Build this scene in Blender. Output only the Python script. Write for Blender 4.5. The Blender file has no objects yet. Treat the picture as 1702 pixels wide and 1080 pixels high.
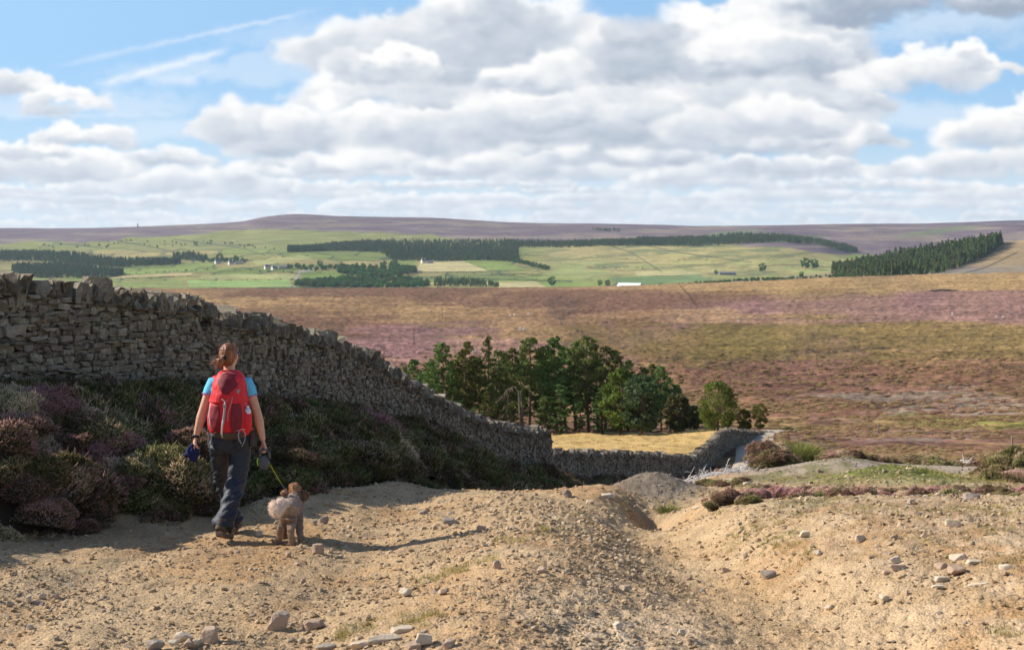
import bpy, bmesh, math, random
import numpy as np
from mathutils import Vector, Matrix, Euler, noise as mnoise

random.seed(7); rng = np.random.default_rng(11)
scene = bpy.context.scene
COL = scene.collection
F = 1702 * 50 / 36.0; CX = 851.0; HY = 390.0
PI = math.pi

def P(px, py, d):
    """world point seen from the photographer's eye at depth d"""
    return Vector(((px - CX) / F * d, d, -(py - HY) / F * d))

def lin(r, g, b, k=1.0):
    f = lambda c: ((c / 255 + .055) / 1.055) ** 2.4 if c > 10.3 else c / 255 / 12.92
    return (f(r) * k, f(g) * k, f(b) * k)

# ------------------------------------------------------------------ object helpers
def tag(o, label=None, cat=None, group=None, kind=None):
    if label: o['label'] = label
    if cat: o['category'] = cat
    if group: o['group'] = group
    if kind: o['kind'] = kind
    return o

def empty(name, loc, rz=0, scale=1.0):
    o = bpy.data.objects.new(name, None)
    o.empty_display_size = .2
    COL.objects.link(o); o.location = loc; o.rotation_euler = (0, 0, rz); o.scale = (scale,) * 3
    return o

def mesh_np(name, V, Fq, smooth=False, mats=None, tris=None, attrs=None):
    """V (n,3); Fq (m,4) quads and/or tris (k,3)"""
    me = bpy.data.meshes.new(name)
    V = np.ascontiguousarray(V, np.float32)
    nq = 0 if Fq is None else len(Fq); nt = 0 if tris is None else len(tris)
    me.vertices.add(len(V)); me.vertices.foreach_set('co', V.ravel())
    loops = []; starts = []; totals = []
    s = 0
    if nq:
        loops.append(np.asarray(Fq, np.int32).ravel()); starts.append(np.arange(nq) * 4); totals.append(np.full(nq, 4)); s = nq * 4
    if nt:
        loops.append(np.asarray(tris, np.int32).ravel()); starts.append(s + np.arange(nt) * 3); totals.append(np.full(nt, 3))
    L = np.concatenate(loops); me.loops.add(len(L)); me.loops.foreach_set('vertex_index', L)
    me.polygons.add(nq + nt)
    me.polygons.foreach_set('loop_start', np.concatenate(starts).astype(np.int32))
    me.polygons.foreach_set('loop_total', np.concatenate(totals).astype(np.int32))
    me.polygons.foreach_set('use_smooth', np.full(nq + nt, bool(smooth)))
    for an, arr in (attrs or {}).items():
        if arr.ndim == 2:
            a = me.attributes.new(an, 'FLOAT_COLOR', 'POINT')
            if arr.shape[1] == 3: arr = np.hstack([arr, np.ones((len(arr), 1))])
            a.data.foreach_set('color', np.ascontiguousarray(arr, np.float32).ravel())
        else:
            a = me.attributes.new(an, 'FLOAT', 'POINT'); a.data.foreach_set('value', np.ascontiguousarray(arr, np.float32))
    me.update(calc_edges=True); me.validate()
    for m in (mats or []): me.materials.append(m)
    return me

def link(name, me, parent=None, loc=None):
    o = bpy.data.objects.new(name, me); COL.objects.link(o)
    if parent is not None: o.parent = parent
    if loc is not None: o.location = loc
    return o

class MB:
    """collects vertices and faces for one mesh"""
    def __init__(s): s.v = []; s.f = []; s.t = []; s.n = 0
    def add(s, V, quads=None, tris=None):
        V = np.asarray(V, float)
        s.v.append(V)
        if quads is not None and len(quads): s.f.append(np.asarray(quads, int) + s.n)
        if tris is not None and len(tris): s.t.append(np.asarray(tris, int) + s.n)
        s.n += len(V)
    def tube(s, pts, rad, n=8, cap=True, flat=1.0):
        pts = [Vector(p) for p in pts]; rad = list(rad) if hasattr(rad, '__len__') else [rad] * len(pts)
        V = []; up = Vector((0.03, 0.02, 1)); a = None
        for i, p in enumerate(pts):
            t = (pts[min(i + 1, len(pts) - 1)] - pts[max(i - 1, 0)])
            t = t.normalized() if t.length > 1e-9 else Vector((0, 0, 1))
            if a is None: a = t.cross(up if abs(t.dot(up.normalized())) < .95 else Vector((0, 1, 0.1))).normalized()
            else: a = (a - t * a.dot(t)).normalized()
            b = t.cross(a).normalized()
            for k in range(n):
                an = 2 * PI * k / n
                V.append(p + (a * math.cos(an) + b * math.sin(an) * flat) * rad[i])
        Q = []
        for i in range(len(pts) - 1):
            for k in range(n):
                Q.append((i * n + k, i * n + (k + 1) % n, (i + 1) * n + (k + 1) % n, (i + 1) * n + k))
        T = []
        if cap:
            V.append(pts[0]); V.append(pts[-1]); c0 = len(V) - 2; c1 = len(V) - 1; e = (len(pts) - 1) * n
            for k in range(n):
                T.append((c0, (k + 1) % n, k)); T.append((c1, e + k, e + (k + 1) % n))
        s.add([tuple(v) for v in V], Q, T)
    def ball(s, c, r, nu=14, nv=9, rot=None):
        r = (r, r, r) if not hasattr(r, '__len__') else r
        V = []; 
        for j in range(1, nv):
            th = PI * j / nv
            for i in range(nu):
                ph = 2 * PI * i / nu
                v = Vector((r[0] * math.sin(th) * math.cos(ph), r[1] * math.sin(th) * math.sin(ph), r[2] * math.cos(th)))
                V.append(v)
        V.append(Vector((0, 0, r[2]))); V.append(Vector((0, 0, -r[2])))
        if rot: V = [Euler(rot).to_matrix() @ v for v in V]
        V = [v + Vector(c) for v in V]
        Q = []; T = []
        for j in range(nv - 2):
            for i in range(nu):
                Q.append((j * nu + i, (j + 1) * nu + i, (j + 1) * nu + (i + 1) % nu, j * nu + (i + 1) % nu))
        a = len(V) - 2; b = len(V) - 1; e = (nv - 2) * nu
        for i in range(nu):
            T.append((a, i, (i + 1) % nu)); T.append((b, e + (i + 1) % nu, e + i))
        s.add([tuple(v) for v in V], Q, T)
    def box(s, c, size, rot=None):
        V = [Vector((x * size[0] / 2, y * size[1] / 2, z * size[2] / 2)) for x in (-1, 1) for y in (-1, 1) for z in (-1, 1)]
        if rot: V = [Euler(rot).to_matrix() @ v for v in V]
        V = [tuple(v + Vector(c)) for v in V]
        s.add(V, [(0, 1, 3, 2), (4, 6, 7, 5), (0, 4, 5, 1), (2, 3, 7, 6), (0, 2, 6, 4), (1, 5, 7, 3)])
    def mesh(s, name, mats, smooth=True, attrs=None):
        V = np.vstack(s.v); Q = np.vstack(s.f) if s.f else None; T = np.vstack(s.t) if s.t else None
        return mesh_np(name, V, Q, smooth, mats if isinstance(mats, list) else [mats], T, attrs)
    def build(s, name, mats, parent=None, smooth=True, loc=None):
        return link(name, s.mesh(name, mats, smooth), parent, loc)

# ------------------------------------------------------------------ numpy noise
def _hash(ix, iy, seed):
    h = (ix.astype(np.int64) * 374761393 + iy.astype(np.int64) * 668265263 + seed * 1442695041) & 0xffffffff
    h = ((h ^ (h >> 13)) * 1274126177) & 0xffffffff
    h = h ^ (h >> 16)
    return (h & 0xffffff) / float(0xffffff)
def vnoise(x, y, seed=0):
    ix = np.floor(x); iy = np.floor(y); fx = x - ix; fy = y - iy
    fx = fx * fx * fx * (fx * (fx * 6 - 15) + 10); fy = fy * fy * fy * (fy * (fy * 6 - 15) + 10)
    a = _hash(ix, iy, seed); b = _hash(ix + 1, iy, seed); c = _hash(ix, iy + 1, seed); d = _hash(ix + 1, iy + 1, seed)
    return (a * (1 - fx) + b * fx) * (1 - fy) + (c * (1 - fx) + d * fx) * fy
def fbm(x, y, seed=0, oct=4, g=.5):
    r = 0; a = 1; t = 0
    for o in range(oct):
        c, s_ = math.cos(.6 * o), math.sin(.6 * o)
        r = r + a * vnoise((x * c - y * s_) * 2 ** o + 17.3 * o, (x * s_ + y * c) * 2 ** o - 9.1 * o, seed + o); t += a; a *= g
    return r / t            # 0..1
def sstep(a, b, x):
    t = np.clip((x - a) / (b - a), 0, 1); return t * t * (3 - 2 * t)
def pchip(xk, yk, x):
    xk = np.asarray(xk, float); yk = np.asarray(yk, float); h = np.diff(xk)
    dl = np.diff(yk, axis=0) / h.reshape((-1,) + (1,) * (yk.ndim - 1))
    m = np.zeros_like(yk); m[0] = dl[0]; m[-1] = dl[-1]
    w = dl[:-1] * dl[1:]
    with np.errstate(divide='ignore', invalid='ignore'):
        hm = 2 * dl[:-1] * dl[1:] / (dl[:-1] + dl[1:])
    m[1:-1] = np.where(w > 0, hm, 0)
    x = np.clip(x, xk[0], xk[-1]); i = np.clip(np.searchsorted(xk, x) - 1, 0, len(xk) - 2)
    hh = h[i]; t = (x - xk[i]) / hh
    if yk.ndim > 1: hh = hh.reshape((-1,) + (1,) * (yk.ndim - 1)); t = t.reshape(hh.shape)
    return (2 * t**3 - 3 * t**2 + 1) * yk[i] + (t**3 - 2 * t**2 + t) * hh * m[i] + (-2 * t**3 + 3 * t**2) * yk[i + 1] + (t**3 - t**2) * hh * m[i + 1]

# ------------------------------------------------------------------ terrain
def base_track(y):
    return np.interp(y, [-40, 0], [1.6, -1.6]) * (y < 0) + (y >= 0) * pchip([0, 7.7, 12.3, 16, 19, 22, 26], [-1.6, -2.26, -2.64, -3.05, -3.42, -3.98, -4.9], np.maximum(y, 0))
ROWS = {  # depth: [(px, py of the ground seen there)]
    22: [(-800, 818), (900, 818), (1130, 808), (1200, 793), (1290, 781), (1400, 764), (1500, 779), (1702, 783), (2600, 760)],
    24: [(-800, 828), (900, 830), (1100, 812), (1190, 789), (1290, 776), (1400, 762), (1500, 771), (1702, 776), (2600, 760)],
    30: [(-800, 860), (850, 863), (1050, 850), (1200, 806), (1300, 790), (1500, 790), (1702, 788), (2600, 770)],
    41: [(-800, 890), (850, 886), (1050, 868), (1200, 835), (1300, 815), (1500, 815), (1702, 810), (2600, 790)],
    57: [(-800, 850), (850, 845), (1000, 822), (1150, 812), (1270, 782), (1400, 795), (1702, 795), (2600, 780)],
    70: [(-800, 820), (850, 800), (1000, 806), (1100, 808), (1180, 795), (1327, 762), (1500, 776), (1702, 778), (2600, 760)],
    85: [(-800, 770), (850, 768), (1050, 768), (1150, 785), (1235, 773), (1330, 760), (1500, 765), (1702, 762), (2600, 740)],
    100: [(-800, 755), (850, 753), (1100, 750), (1190, 756), (1237, 752), (1400, 756), (1702, 752), (2600, 730)],
    125: [(-800, 738), (850, 735), (1100, 732), (1238, 723), (1262, 719), (1290, 719), (1400, 732), (1702, 732), (2600, 715)],
    180: [(-800, 718), (850, 716), (1100, 714), (1200, 708), (1290, 706), (1500, 706), (1702, 700), (2600, 690)],
    300: [(-800, 640), (0, 640), (900, 645), (1702, 636), (2600, 630)],
    720: [(-800, 540), (0, 540), (900, 541), (1702, 530), (2600, 525)],
    1200: [(-800, 492), (500, 489), (900, 489), (1200, 482), (1500, 474), (1702, 468), (2600, 455)],
    1500: [(-800, 482), (270, 480), (900, 478), (1200, 470), (1400, 461), (1702, 453), (2600, 440)],
    1650: [(-800, 483), (270, 481), (900, 480), (1200, 472), (1400, 463), (1702, 455), (2600, 445)],
    2000: [(-800, 497), (270, 495), (900, 493), (1150, 480), (1300, 465), (1400, 458), (1550, 449), (1702, 438), (2600, 410)],
    2350: [(-800, 489), (270, 487), (900, 487), (1130, 474), (1250, 464), (1390, 452), (1480, 434), (1600, 415), (1702, 402), (2600, 370)],
    2650: [(-800, 478), (0, 476), (270, 477), (900, 477), (1130, 470), (1300, 470), (1400, 462), (1550, 430), (1702, 412), (2600, 380)],
    3100: [(-800, 452), (0, 452), (300, 450), (500, 446), (700, 452), (900, 452), (1100, 458), (1300, 455), (1450, 450), (1702, 430), (2600, 400)],
    3500: [(-800, 430), (0, 432), (300, 436), (500, 422), (700, 432), (850, 432), (1000, 430), (1150, 425), (1280, 415), (1400, 430), (1550, 425), (1702, 425), (2600, 400)],
    3900: [(-800, 418), (0, 418), (300, 418), (500, 412), (700, 414), (850, 414), (1000, 410), (1150, 407), (1280, 400), (1360, 409), (1420, 425), (1550, 420), (1702, 410), (2600, 395)],
    4400: [(-800, 402), (0, 402), (300, 400), (500, 398), (700, 402), (900, 404), (1100, 398), (1250, 392), (1400, 407), (1550, 408), (1702, 400), (2600, 380)],
    5500: [(-800, 384), (0, 380), (140, 379), (280, 374), (400, 368), (440, 361), (495, 357), (560, 360), (700, 362), (850, 369), (940, 372), (1100, 374), (1180, 376), (1400, 372), (1520, 371), (1702, 366), (2600, 360)],
    5900: [(-800, 386), (0, 383), (280, 378), (440, 365), (495, 361), (560, 363), (700, 366), (940, 376), (1180, 379), (1520, 375), (1702, 370), (2600, 365)],
    8000: [(-800, 400), (2600, 400)],
}
_px = np.linspace(-800, 2600, 681); _dk = sorted(ROWS)
_Z = []
for d_ in _dk:
    r_ = ROWS[d_]; py_ = pchip([a for a, b in r_], [b for a, b in r_], _px)
    _Z.append(-(py_ - HY) / F * d_)
_lg = np.linspace(math.log(22), math.log(8000), 1600)
_T = pchip(np.log(_dk), np.array(_Z), _lg)        # (1600, 681)
def table(px, d):
    u = np.clip((px + 800) / 5.0, 0, 679.999); v = np.clip((np.log(np.maximum(d, 22)) - _lg[0]) / (_lg[1] - _lg[0]), 0, 1598.999)
    iu = u.astype(int); iv = v.astype(int); fu = u - iu; fv = v - iv
    return (_T[iv, iu] * (1 - fu) + _T[iv, iu + 1] * fu) * (1 - fv) + (_T[iv + 1, iu] * (1 - fu) + _T[iv + 1, iu + 1] * fu) * fv

WALL = [(-10.2, -6), (-9.6, 4), (-8.6, 9), (-7.3, 13), (-5.8, 16), (-4.75, 18.3), (-3.85, 20.5), (-3.2, 23.2), (-2.7, 26), (-2.3, 29), (-1.7, 32.5), (-.95, 36), (.05, 39.5), (.95, 42)]
LOWER = [(1.45, 53), (2.6, 57), (4.2, 62), (7.2, 70), (9.6, 77), (12.0, 87), (14.3, 98), (16.2, 106), (19.2, 115), (24.0, 129)]
_wl = WALL + LOWER
def xW(y): return np.interp(y, [p[1] for p in _wl], [p[0] for p in _wl])
def xF(y): return np.interp(y, [-6, 6, 10, 12.3, 13.3, 13.6, 14.6, 15.5, 18, 21, 27, 35, 41, 50, 57, 70, 77, 130], [-7.8, -7.2, -6.3, -5.3, -4.75, -4.1, -3.5, -2.95, -2.15, -1.5, -.5, 1.0, 2.2, 3.4, 4.2, 8.6, 11, 25.2])
def offW(y): return np.interp(y, [-6, 13, 16, 20.5, 23.5, 28.5, 34.5, 41, 47, 57, 80, 90], [1.3, 1.3, 1.36, 1.45, 1.5, 1.75, 1.85, 1.85, 1.2, .6, .25, 0])
def H(x, y, detail=True):
    x = np.asarray(x, float); y = np.asarray(y, float)
    yy = np.maximum(y, 1.0); px = CX + F * x / yy
    b = base_track(np.clip(y, -40, 26)); t = table(px, yy)
    w = sstep(18.5, 23, y); z = b * (1 - w) + t * w
    # heather bank up to the wall
    f = xF(y) + .35 * (fbm(x * .7, y * .7, 5, 3) - .5); ww = xW(y)
    tt = np.clip((f - x) / np.maximum(f - ww, .3), 0, 1)
    z = z + offW(y) * (1 - (1 - tt) ** 1.7) * (y < 90)
    # low kerb of dirt at the foot of the bank
    z = z + .12 * np.exp(-((x - f - .5) / .45) ** 2) * sstep(26, 18, y)
    near = sstep(25, 20, y)
    bx = np.interp(y, [4, 6, 8, 10, 13, 15.5, 18], [-.5, -.3, .0, .2, .27, .05, -.3]); ba = np.interp(y, [2, 6, 8, 10, 13, 15.5, 18.5], [.04, .11, .15, .19, .18, .11, 0])
    s = x - bx; z = z + ba * np.exp(-(s / np.where(s < 0, .8, .55)) ** 2)
    gx = np.interp(y, [2, 4, 8.5, 10, 13, 15, 17, 19], [2.3, 2.1, 1.75, 1.6, 1.42, 1.45, 1.75, 2.1]); ga = np.interp(y, [0, 4, 8.5, 10, 13, 15, 17, 18.6, 20.5], [.03, .08, .13, .18, .22, .30, .32, .2, 0])
    s = x - gx; z = z - ga * np.exp(-(np.abs(s) / np.where(s < 0, .55, .62)) ** 2.4)
    s = np.clip(s, 0, 9); z = z + (.15 * np.minimum(s, 2.0) + .03 * np.clip(s - 2.0, 0, 6)) * (.25 + .75 * sstep(17.5, 11, y)) * sstep(-2, 6, y) * sstep(24, 20, y) * sstep(0, .9, s)
    def g(cx, cy, sx, sy, a): return a * np.exp(-((x - cx) / sx) ** 2 - ((y - cy) / sy) ** 2)
    z = z + g(2.05, 20.6, .62, .9, .36) + g(1.2, 19.5, .6, 1.2, .1)       # spoil mounds
    z = z + g(5.2, 19.2, .85, 1.0, .27) + g(8.6, 20.5, 1.6, 1.5, .15)
    z = z - g(1.72, 17.5, .28, .9, .22) + g(2.6, 17.2, .5, .8, .12)
    z = z - g(2.85, 13.3, .13, .16, .13)
    z = z - .05 * near * (np.exp(-((x + 1.2) / .3) ** 2) + np.exp(-((x + 3.0) / .3) ** 2))
    if detail:
        z = z + near * ((fbm(x * 1.1, y * .8, 21, 4) - .5) * .11 + (fbm(x * 5, y * 4, 22, 4, .6) - .5) * .05)
        rough = near * (.25 + .75 * sstep(-.5, .4, x - bx)) 
        r2 = fbm(x * 14, y * 11, 24, 3, .6); z = z + rough * (r2 - .5) * .035
        z = z + near * .012 * np.maximum(0, fbm(x * 30, y * 24, 25, 2) - .45)
        mid = sstep(20, 40, y) * sstep(1700, 1500, y)
        z = z + mid * ((fbm(x * .25, y * .25, 31, 4, .55) - .5) * np.clip(y * .006, .2, 2.2))
        far = sstep(1600, 2200, y) * sstep(5400, 4800, y)
        z = z + far * (fbm(x / 260, y / 260, 41, 4) - .5) * 12
        z = z + sstep(4500, 5200, y) * (fbm(x / 400, y / 400, 42, 5) - .5) * 9
    return z
def Hs(x, y, detail=True): return float(H(np.array([x]), np.array([y]), detail)[0])
def ground(px, d, dz=0.0):
    x = (px - CX) / F * d; return Vector((x, d, Hs(x, d) + dz))
def ground_at(px, py, d0=7.0, d1=26.0):
    """first point of the ground on the line of sight through px, py"""
    d = np.exp(np.linspace(math.log(d0), math.log(d1), 900)); x = (px - CX) / F * d
    z = H(x, d); s = z + (py - HY) / F * d
    i = np.argmax(s > 0) if (s > 0).any() else len(d) - 1
    return Vector((x[i], d[i], z[i]))
# ------------------------------------------------------------------ materials
class NT:
    def __init__(s, tree): s.t = tree; s.n = tree.nodes; s.l = tree.links
    def new(s, typ, **kw):
        n = s.n.new(typ)
        for k, v in kw.items(): setattr(n, k, v)
        return n
    def put(s, sock, v):
        if isinstance(v, bpy.types.NodeSocket): s.l.new(v, sock)
        elif v is not None:
            if hasattr(v, '__len__') and len(v) == 3 and sock.type == 'RGBA': v = (*v, 1)
            sock.default_value = v
    def math(s, op, a, b=None, c=None, clamp=False):
        n = s.new('ShaderNodeMath', operation=op, use_clamp=clamp); s.put(n.inputs[0], a)
        if b is not None: s.put(n.inputs[1], b)
        if c is not None: s.put(n.inputs[2], c)
        return n.outputs[0]
    def mix(s, f, a, b, mode='MIX'):
        n = s.new('ShaderNodeMix', data_type='RGBA', blend_type=mode); s.put(n.inputs[0], f); s.put(n.inputs[6], a); s.put(n.inputs[7], b)
        return n.outputs[2]
    def mixf(s, f, a, b):
        n = s.new('ShaderNodeMix', data_type='FLOAT'); s.put(n.inputs[0], f); s.put(n.inputs[2], a); s.put(n.inputs[3], b); return n.outputs[0]
    def noise(s, vec, scale, detail=4, rough=.55, dim='3D', out=0, dist=0):
        n = s.new('ShaderNodeTexNoise', noise_dimensions=dim); s.put(n.inputs['Vector'], vec)
        n.inputs['Scale'].default_value = scale; n.inputs['Detail'].default_value = detail; n.inputs['Roughness'].default_value = rough; n.inputs['Distortion'].default_value = dist
        return n.outputs[out]
    def ramp(s, f, a, b, c=0.0, d=1.0):
        n = s.new('ShaderNodeMapRange', interpolation_type='SMOOTHSTEP'); s.put(n.inputs[0], f)
        for i, v in zip((1, 2, 3, 4), (a, b, c, d)): s.put(n.inputs[i], v)
        return n.outputs[0]
    def cr(s, f, stops):
        n = s.new('ShaderNodeValToRGB'); e = n.color_ramp.elements
        while len(e) < len(stops): e.new(.5)
        for k, (p, c) in zip(e, stops): k.position = p; k.color = (*c[:3], 1)
        s.put(n.inputs[0], f); return n.outputs[0]
    def bump(s, h, strength=.5, dist=.02, nrm=None):
        n = s.new('ShaderNodeBump'); n.inputs['Strength'].default_value = strength; n.inputs['Distance'].default_value = dist; s.put(n.inputs['Height'], h)
        if nrm is not None: s.put(n.inputs['Normal'], nrm)
        return n.outputs[0]
    def pos(s): return s.new('ShaderNodeNewGeometry').outputs['Position']
    def obj(s): return s.new('ShaderNodeTexCoord').outputs['Object']
    def attr(s, name, fac=False): 
        n = s.new('ShaderNodeAttribute', attribute_name=name); return n.outputs['Fac' if fac else 'Color']
    def scaled(s, v, sc):
        n = s.new('ShaderNodeMapping'); s.put(n.inputs[0], v); n.inputs['Scale'].default_value = sc; return n.outputs[0]

def material(name, fn=None, color=(.5, .5, .5), rough=.8, spec=.3, **kw):
    m = bpy.data.materials.new(name); m.use_nodes = True; nt = NT(m.node_tree)
    bs = m.node_tree.nodes['Principled BSDF']
    bs.inputs['Base Color'].default_value = (*color, 1); bs.inputs['Roughness'].default_value = rough; bs.inputs['Specular IOR Level'].default_value = spec
    for k, v in kw.items(): bs.inputs[k.replace('_', ' ')].default_value = v
    if fn:
        r = fn(nt) or {}
        for k, v in r.items(): nt.put(bs.inputs[k], v)
    return m

def speckle(color, var=.25, scale=20, bump=.3, dist=.005, rough=.85, spec=.25, name='paint', world=False):
    def fn(n):
        v = n.pos() if world else n.obj()
        a = n.noise(v, scale, 5, .6); b = n.noise(v, scale * 6, 3, .6)
        f = n.ramp(n.math('ADD', n.math('MULTIPLY', a, .6), n.math('MULTIPLY', b, .4)), .3, .7, 1 - var, 1 + var)
        c = n.new('ShaderNodeVectorMath', operation='SCALE'); c.inputs[0].default_value = color; n.put(c.inputs['Scale'], f)
        return {'Base Color': c.outputs[0], 'Normal': n.bump(n.math('ADD', a, n.math('MULTIPLY', b, .4)), bump, dist)}
    return material(name, fn, rough=rough, spec=spec)

def tinted(name, stops, scale=6, attr='tint', rough=.85, spec=.2, bump=.5, bdist=.02, bscale=30, trans=None, vary=.35):
    """colour from a per-piece tint attribute run through a ramp, broken up with noise"""
    def fn(n):
        v = n.pos(); t = n.attr(attr, True); a = n.noise(v, scale, 4, .6)
        f = n.math('ADD', n.math('MULTIPLY', t, 1 - vary), n.math('MULTIPLY', n.ramp(a, .3, .7), vary))
        r = {'Base Color': n.cr(f, stops)}
        if bump: r['Normal'] = n.bump(n.noise(v, bscale, 4, .65), bump, bdist)
        return r
    m = material(name, fn, rough=rough, spec=spec)
    if trans:
        nt = m.node_tree; bs = nt.nodes['Principled BSDF']; out = nt.nodes['Material Output']
        tr = nt.nodes.new('ShaderNodeBsdfTranslucent'); mx = nt.nodes.new('ShaderNodeMixShader'); mx.inputs[0].default_value = trans
        src = bs.inputs['Base Color'].links[0].from_socket
        nt.links.new(src, tr.inputs[0]); nt.links.new(bs.outputs[0], mx.inputs[1]); nt.links.new(tr.outputs[0], mx.inputs[2]); nt.links.new(mx.outputs[0], out.inputs[0])
    return m

# ------------------------------------------------------------------ camera
cam = bpy.data.cameras.new('camera'); cam.lens = 50; cam.sensor_width = 36; cam.sensor_fit = 'HORIZONTAL'
cam.shift_y = -(540 - HY) / 1702.0; cam.clip_start = .1; cam.clip_end = 60000
cam.dof.use_dof = True; cam.dof.focus_distance = 13.0; cam.dof.aperture_fstop = 5.6
co = bpy.data.objects.new('camera', cam); COL.objects.link(co); co.rotation_euler = (PI / 2, 0, 0); scene.camera = co

# ------------------------------------------------------------------ light
SUN_EL = math.radians(33.0); SUN_AZ = math.radians(-77.0)   # azimuth measured from +Y towards +X
sd = Vector((math.sin(SUN_AZ) * math.cos(SUN_EL), math.cos(SUN_AZ) * math.cos(SUN_EL), math.sin(SUN_EL)))
sl = bpy.data.lights.new('sun', 'SUN'); sl.energy = 5.0; sl.angle = math.radians(.5); sl.color = (1, .94, .84)
so = bpy.data.objects.new('sun', sl); COL.objects.link(so); so.rotation_euler = (-sd).to_track_quat('-Z', 'Y').to_euler(); so.location = (-30, 10, 30)

world = bpy.data.worlds.new('World'); scene.world = world; world.use_nodes = True
def build_world():
    nt = world.node_tree; nt.nodes.clear(); n = NT(nt)
    sky = n.new('ShaderNodeTexSky', sky_type='NISHITA'); sky.sun_disc = False; sky.sun_elevation = SUN_EL; sky.sun_rotation = SUN_AZ; sky.altitude = 300; sky.air_density = 1.0; sky.dust_density = .8; sky.ozone_density = 1.6
    b0 = n.new('ShaderNodeBackground'); n.put(b0.inputs[0], sky.outputs[0]); b0.inputs[1].default_value = .11
    o = n.new('ShaderNodeOutputWorld'); n.l.new(b0.outputs[0], o.inputs[0])
build_world()

def build_clouds():
    """cumulus fields on a far dome: every cloud is a heap of sunlit puffs over a flat grey foot"""
    xs = np.concatenate([np.linspace(-900, -40, 120)[:-1], np.linspace(-40, 1742, 1340), np.linspace(1742, 2600, 120)[1:]])
    ys = np.concatenate([np.linspace(-900, -30, 130)[:-1], np.linspace(-30, 400, 360)])
    PX, PY = np.meshgrid(xs, ys); shp = PX.shape; fx, fy = PX.ravel(), PY.ravel()
    k = np.clip((400 - fy) / 300, .28, 1.15)                    # features shrink towards the horizon
    w1 = fbm(fx / 70, fy / 46, 901, 6, .56) - .5; w2 = fbm(fx / 70 + 40, fy / 46 + 9, 902, 6, .56) - .5
    w3 = fbm(fx / 20, fy / 13, 903, 5, .6) - .5; w4 = fbm(fx / 20 + 7, fy / 13, 904, 5, .6) - .5
    WX = (fx + (w1 * 75 + w3 * 24) * k).reshape(shp); WY = (fy + (w2 * 52 + w4 * 17) * k).reshape(shp)
    n5 = fbm(fx / 34, fy / 15, 905, 6, .62).reshape(shp)
    C = np.zeros(shp + (3,)); A = np.zeros(shp)
    r = np.random.default_rng(23)
    def puff(cx, cy, rx, ry, hi, dark, op):
        x0, x1 = np.searchsorted(xs, [cx - rx * 1.25 - 60, cx + rx * 1.25 + 60]); y0, y1 = np.searchsorted(ys, [cy - ry * 1.25 - 42, cy + ry * 1.25 + 42])
        if x1 - x0 < 1 or y1 - y0 < 1: return
        u = (WX[y0:y1, x0:x1] - cx) / rx; v = (WY[y0:y1, x0:x1] - cy) / ry; q = u * u + v * v
        a = sstep(1.25, .10, q) * op
        nz = np.sqrt(np.clip(1 - q, 0, 1)); l = .64 + .30 * (-u * .62 - v * .85) + .10 * nz
        l = l * (.55 + .45 * hi) + .30 * hi - dark
        l = np.clip(l + (n5[y0:y1, x0:x1] - .5) * .40, 0, 1)
        t = l[..., None]
        col = np.where(t < .5, np.array((.36, .43, .54)) * (1 - t * 2) + np.array((.66, .71, .78)) * t * 2, np.array((.66, .71, .78)) * (2 - 2 * t) + np.array((1.02, 1.01, .99)) * (2 * t - 1))
        c = C[y0:y1, x0:x1]; al = A[y0:y1, x0:x1]; na = a + al * (1 - a)
        C[y0:y1, x0:x1] = np.where(na[..., None] > 1e-4, (col * a[..., None] + c * (al * (1 - a))[..., None]) / np.maximum(na, 1e-4)[..., None], c)
        A[y0:y1, x0:x1] = na
    def cloud(x0, x1, top, base, dark=0.0, op=.9, n=None):
        w = x1 - x0; h = base - top; m = n or int(max(10, min(70, w / h * 13)))
        prof = r.uniform(.55, 1.0, 9)
        L = []
        for i in range(m):
            t = r.uniform(0, 1); e = (1 - (2 * t - 1) ** 4) ** .5 * np.interp(t * 8, np.arange(9), prof)
            hh = h * e; f = r.uniform(0, 1) ** .8
            ry = h * r.uniform(.16, .34) * (1.15 - .4 * f); cy = base - ry * .7 - (hh - ry * 1.4) * f
            L.append((x0 + w * t, cy, ry * r.uniform(1.3, 2.3), ry, f))
        L.sort(key=lambda p: -p[4] + r.uniform(-.35, .35))
        for (cx, cy, rx, ry, f) in L: puff(cx, cy, rx, ry, min(1, f * 1.25 + .1), dark * (1.2 - f), op)
        for i in range(max(3, int(w / h * 2))):                # flat shaded foot
            ry = h * r.uniform(.09, .16); puff(x0 + w * r.uniform(.1, .9), base - ry * r.uniform(.4, 1.6), ry * r.uniform(3.5, 6), ry, .15, dark + .08, op * .55)
    vb = .35 + sstep(-200, 250, PY) * .45; A[:] = vb; C[:] = np.array((.27, .55, .93)) + (np.array((.56, .76, .95)) - np.array((.27, .55, .93))) * sstep(60, 380, PY)[..., None]
    # thin high veil
    puff(420, 120, 260, 26, 1, -.1, .28); puff(120, 175, 240, 26, 1, -.1, .3); puff(560, 60, 200, 40, 1, -.1, .2); puff(1500, 190, 160, 30, 1, -.1, .35); puff(290, 215, 200, 22, 1, -.1, .3); puff(1600, 45, 180, 30, .8, 0, .35)
    for j, (b, hgt, wd, cnt) in enumerate([(392, 12, 120, 30), (378, 15, 130, 30), (366, 18, 150, 30), (352, 22, 170, 27), (336, 26, 200, 24), (318, 30, 230, 21), (298, 34, 250, 17), (275, 36, 260, 14)]):
        for i in range(cnt):
            x = -900 + 3500 * (i + r.uniform(0, 1)) / cnt; w = wd * r.uniform(.7, 1.5)
            if b < 300 and (x % 400) > 330: continue
            w *= r.uniform(.5, 1.5); b2 = b + r.uniform(-9, 5); cloud(x - w / 2, x + w / 2, b2 - hgt * r.uniform(.5, 1.5), b2, r.uniform(-.04, .16), r.uniform(.45, .85))
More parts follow.
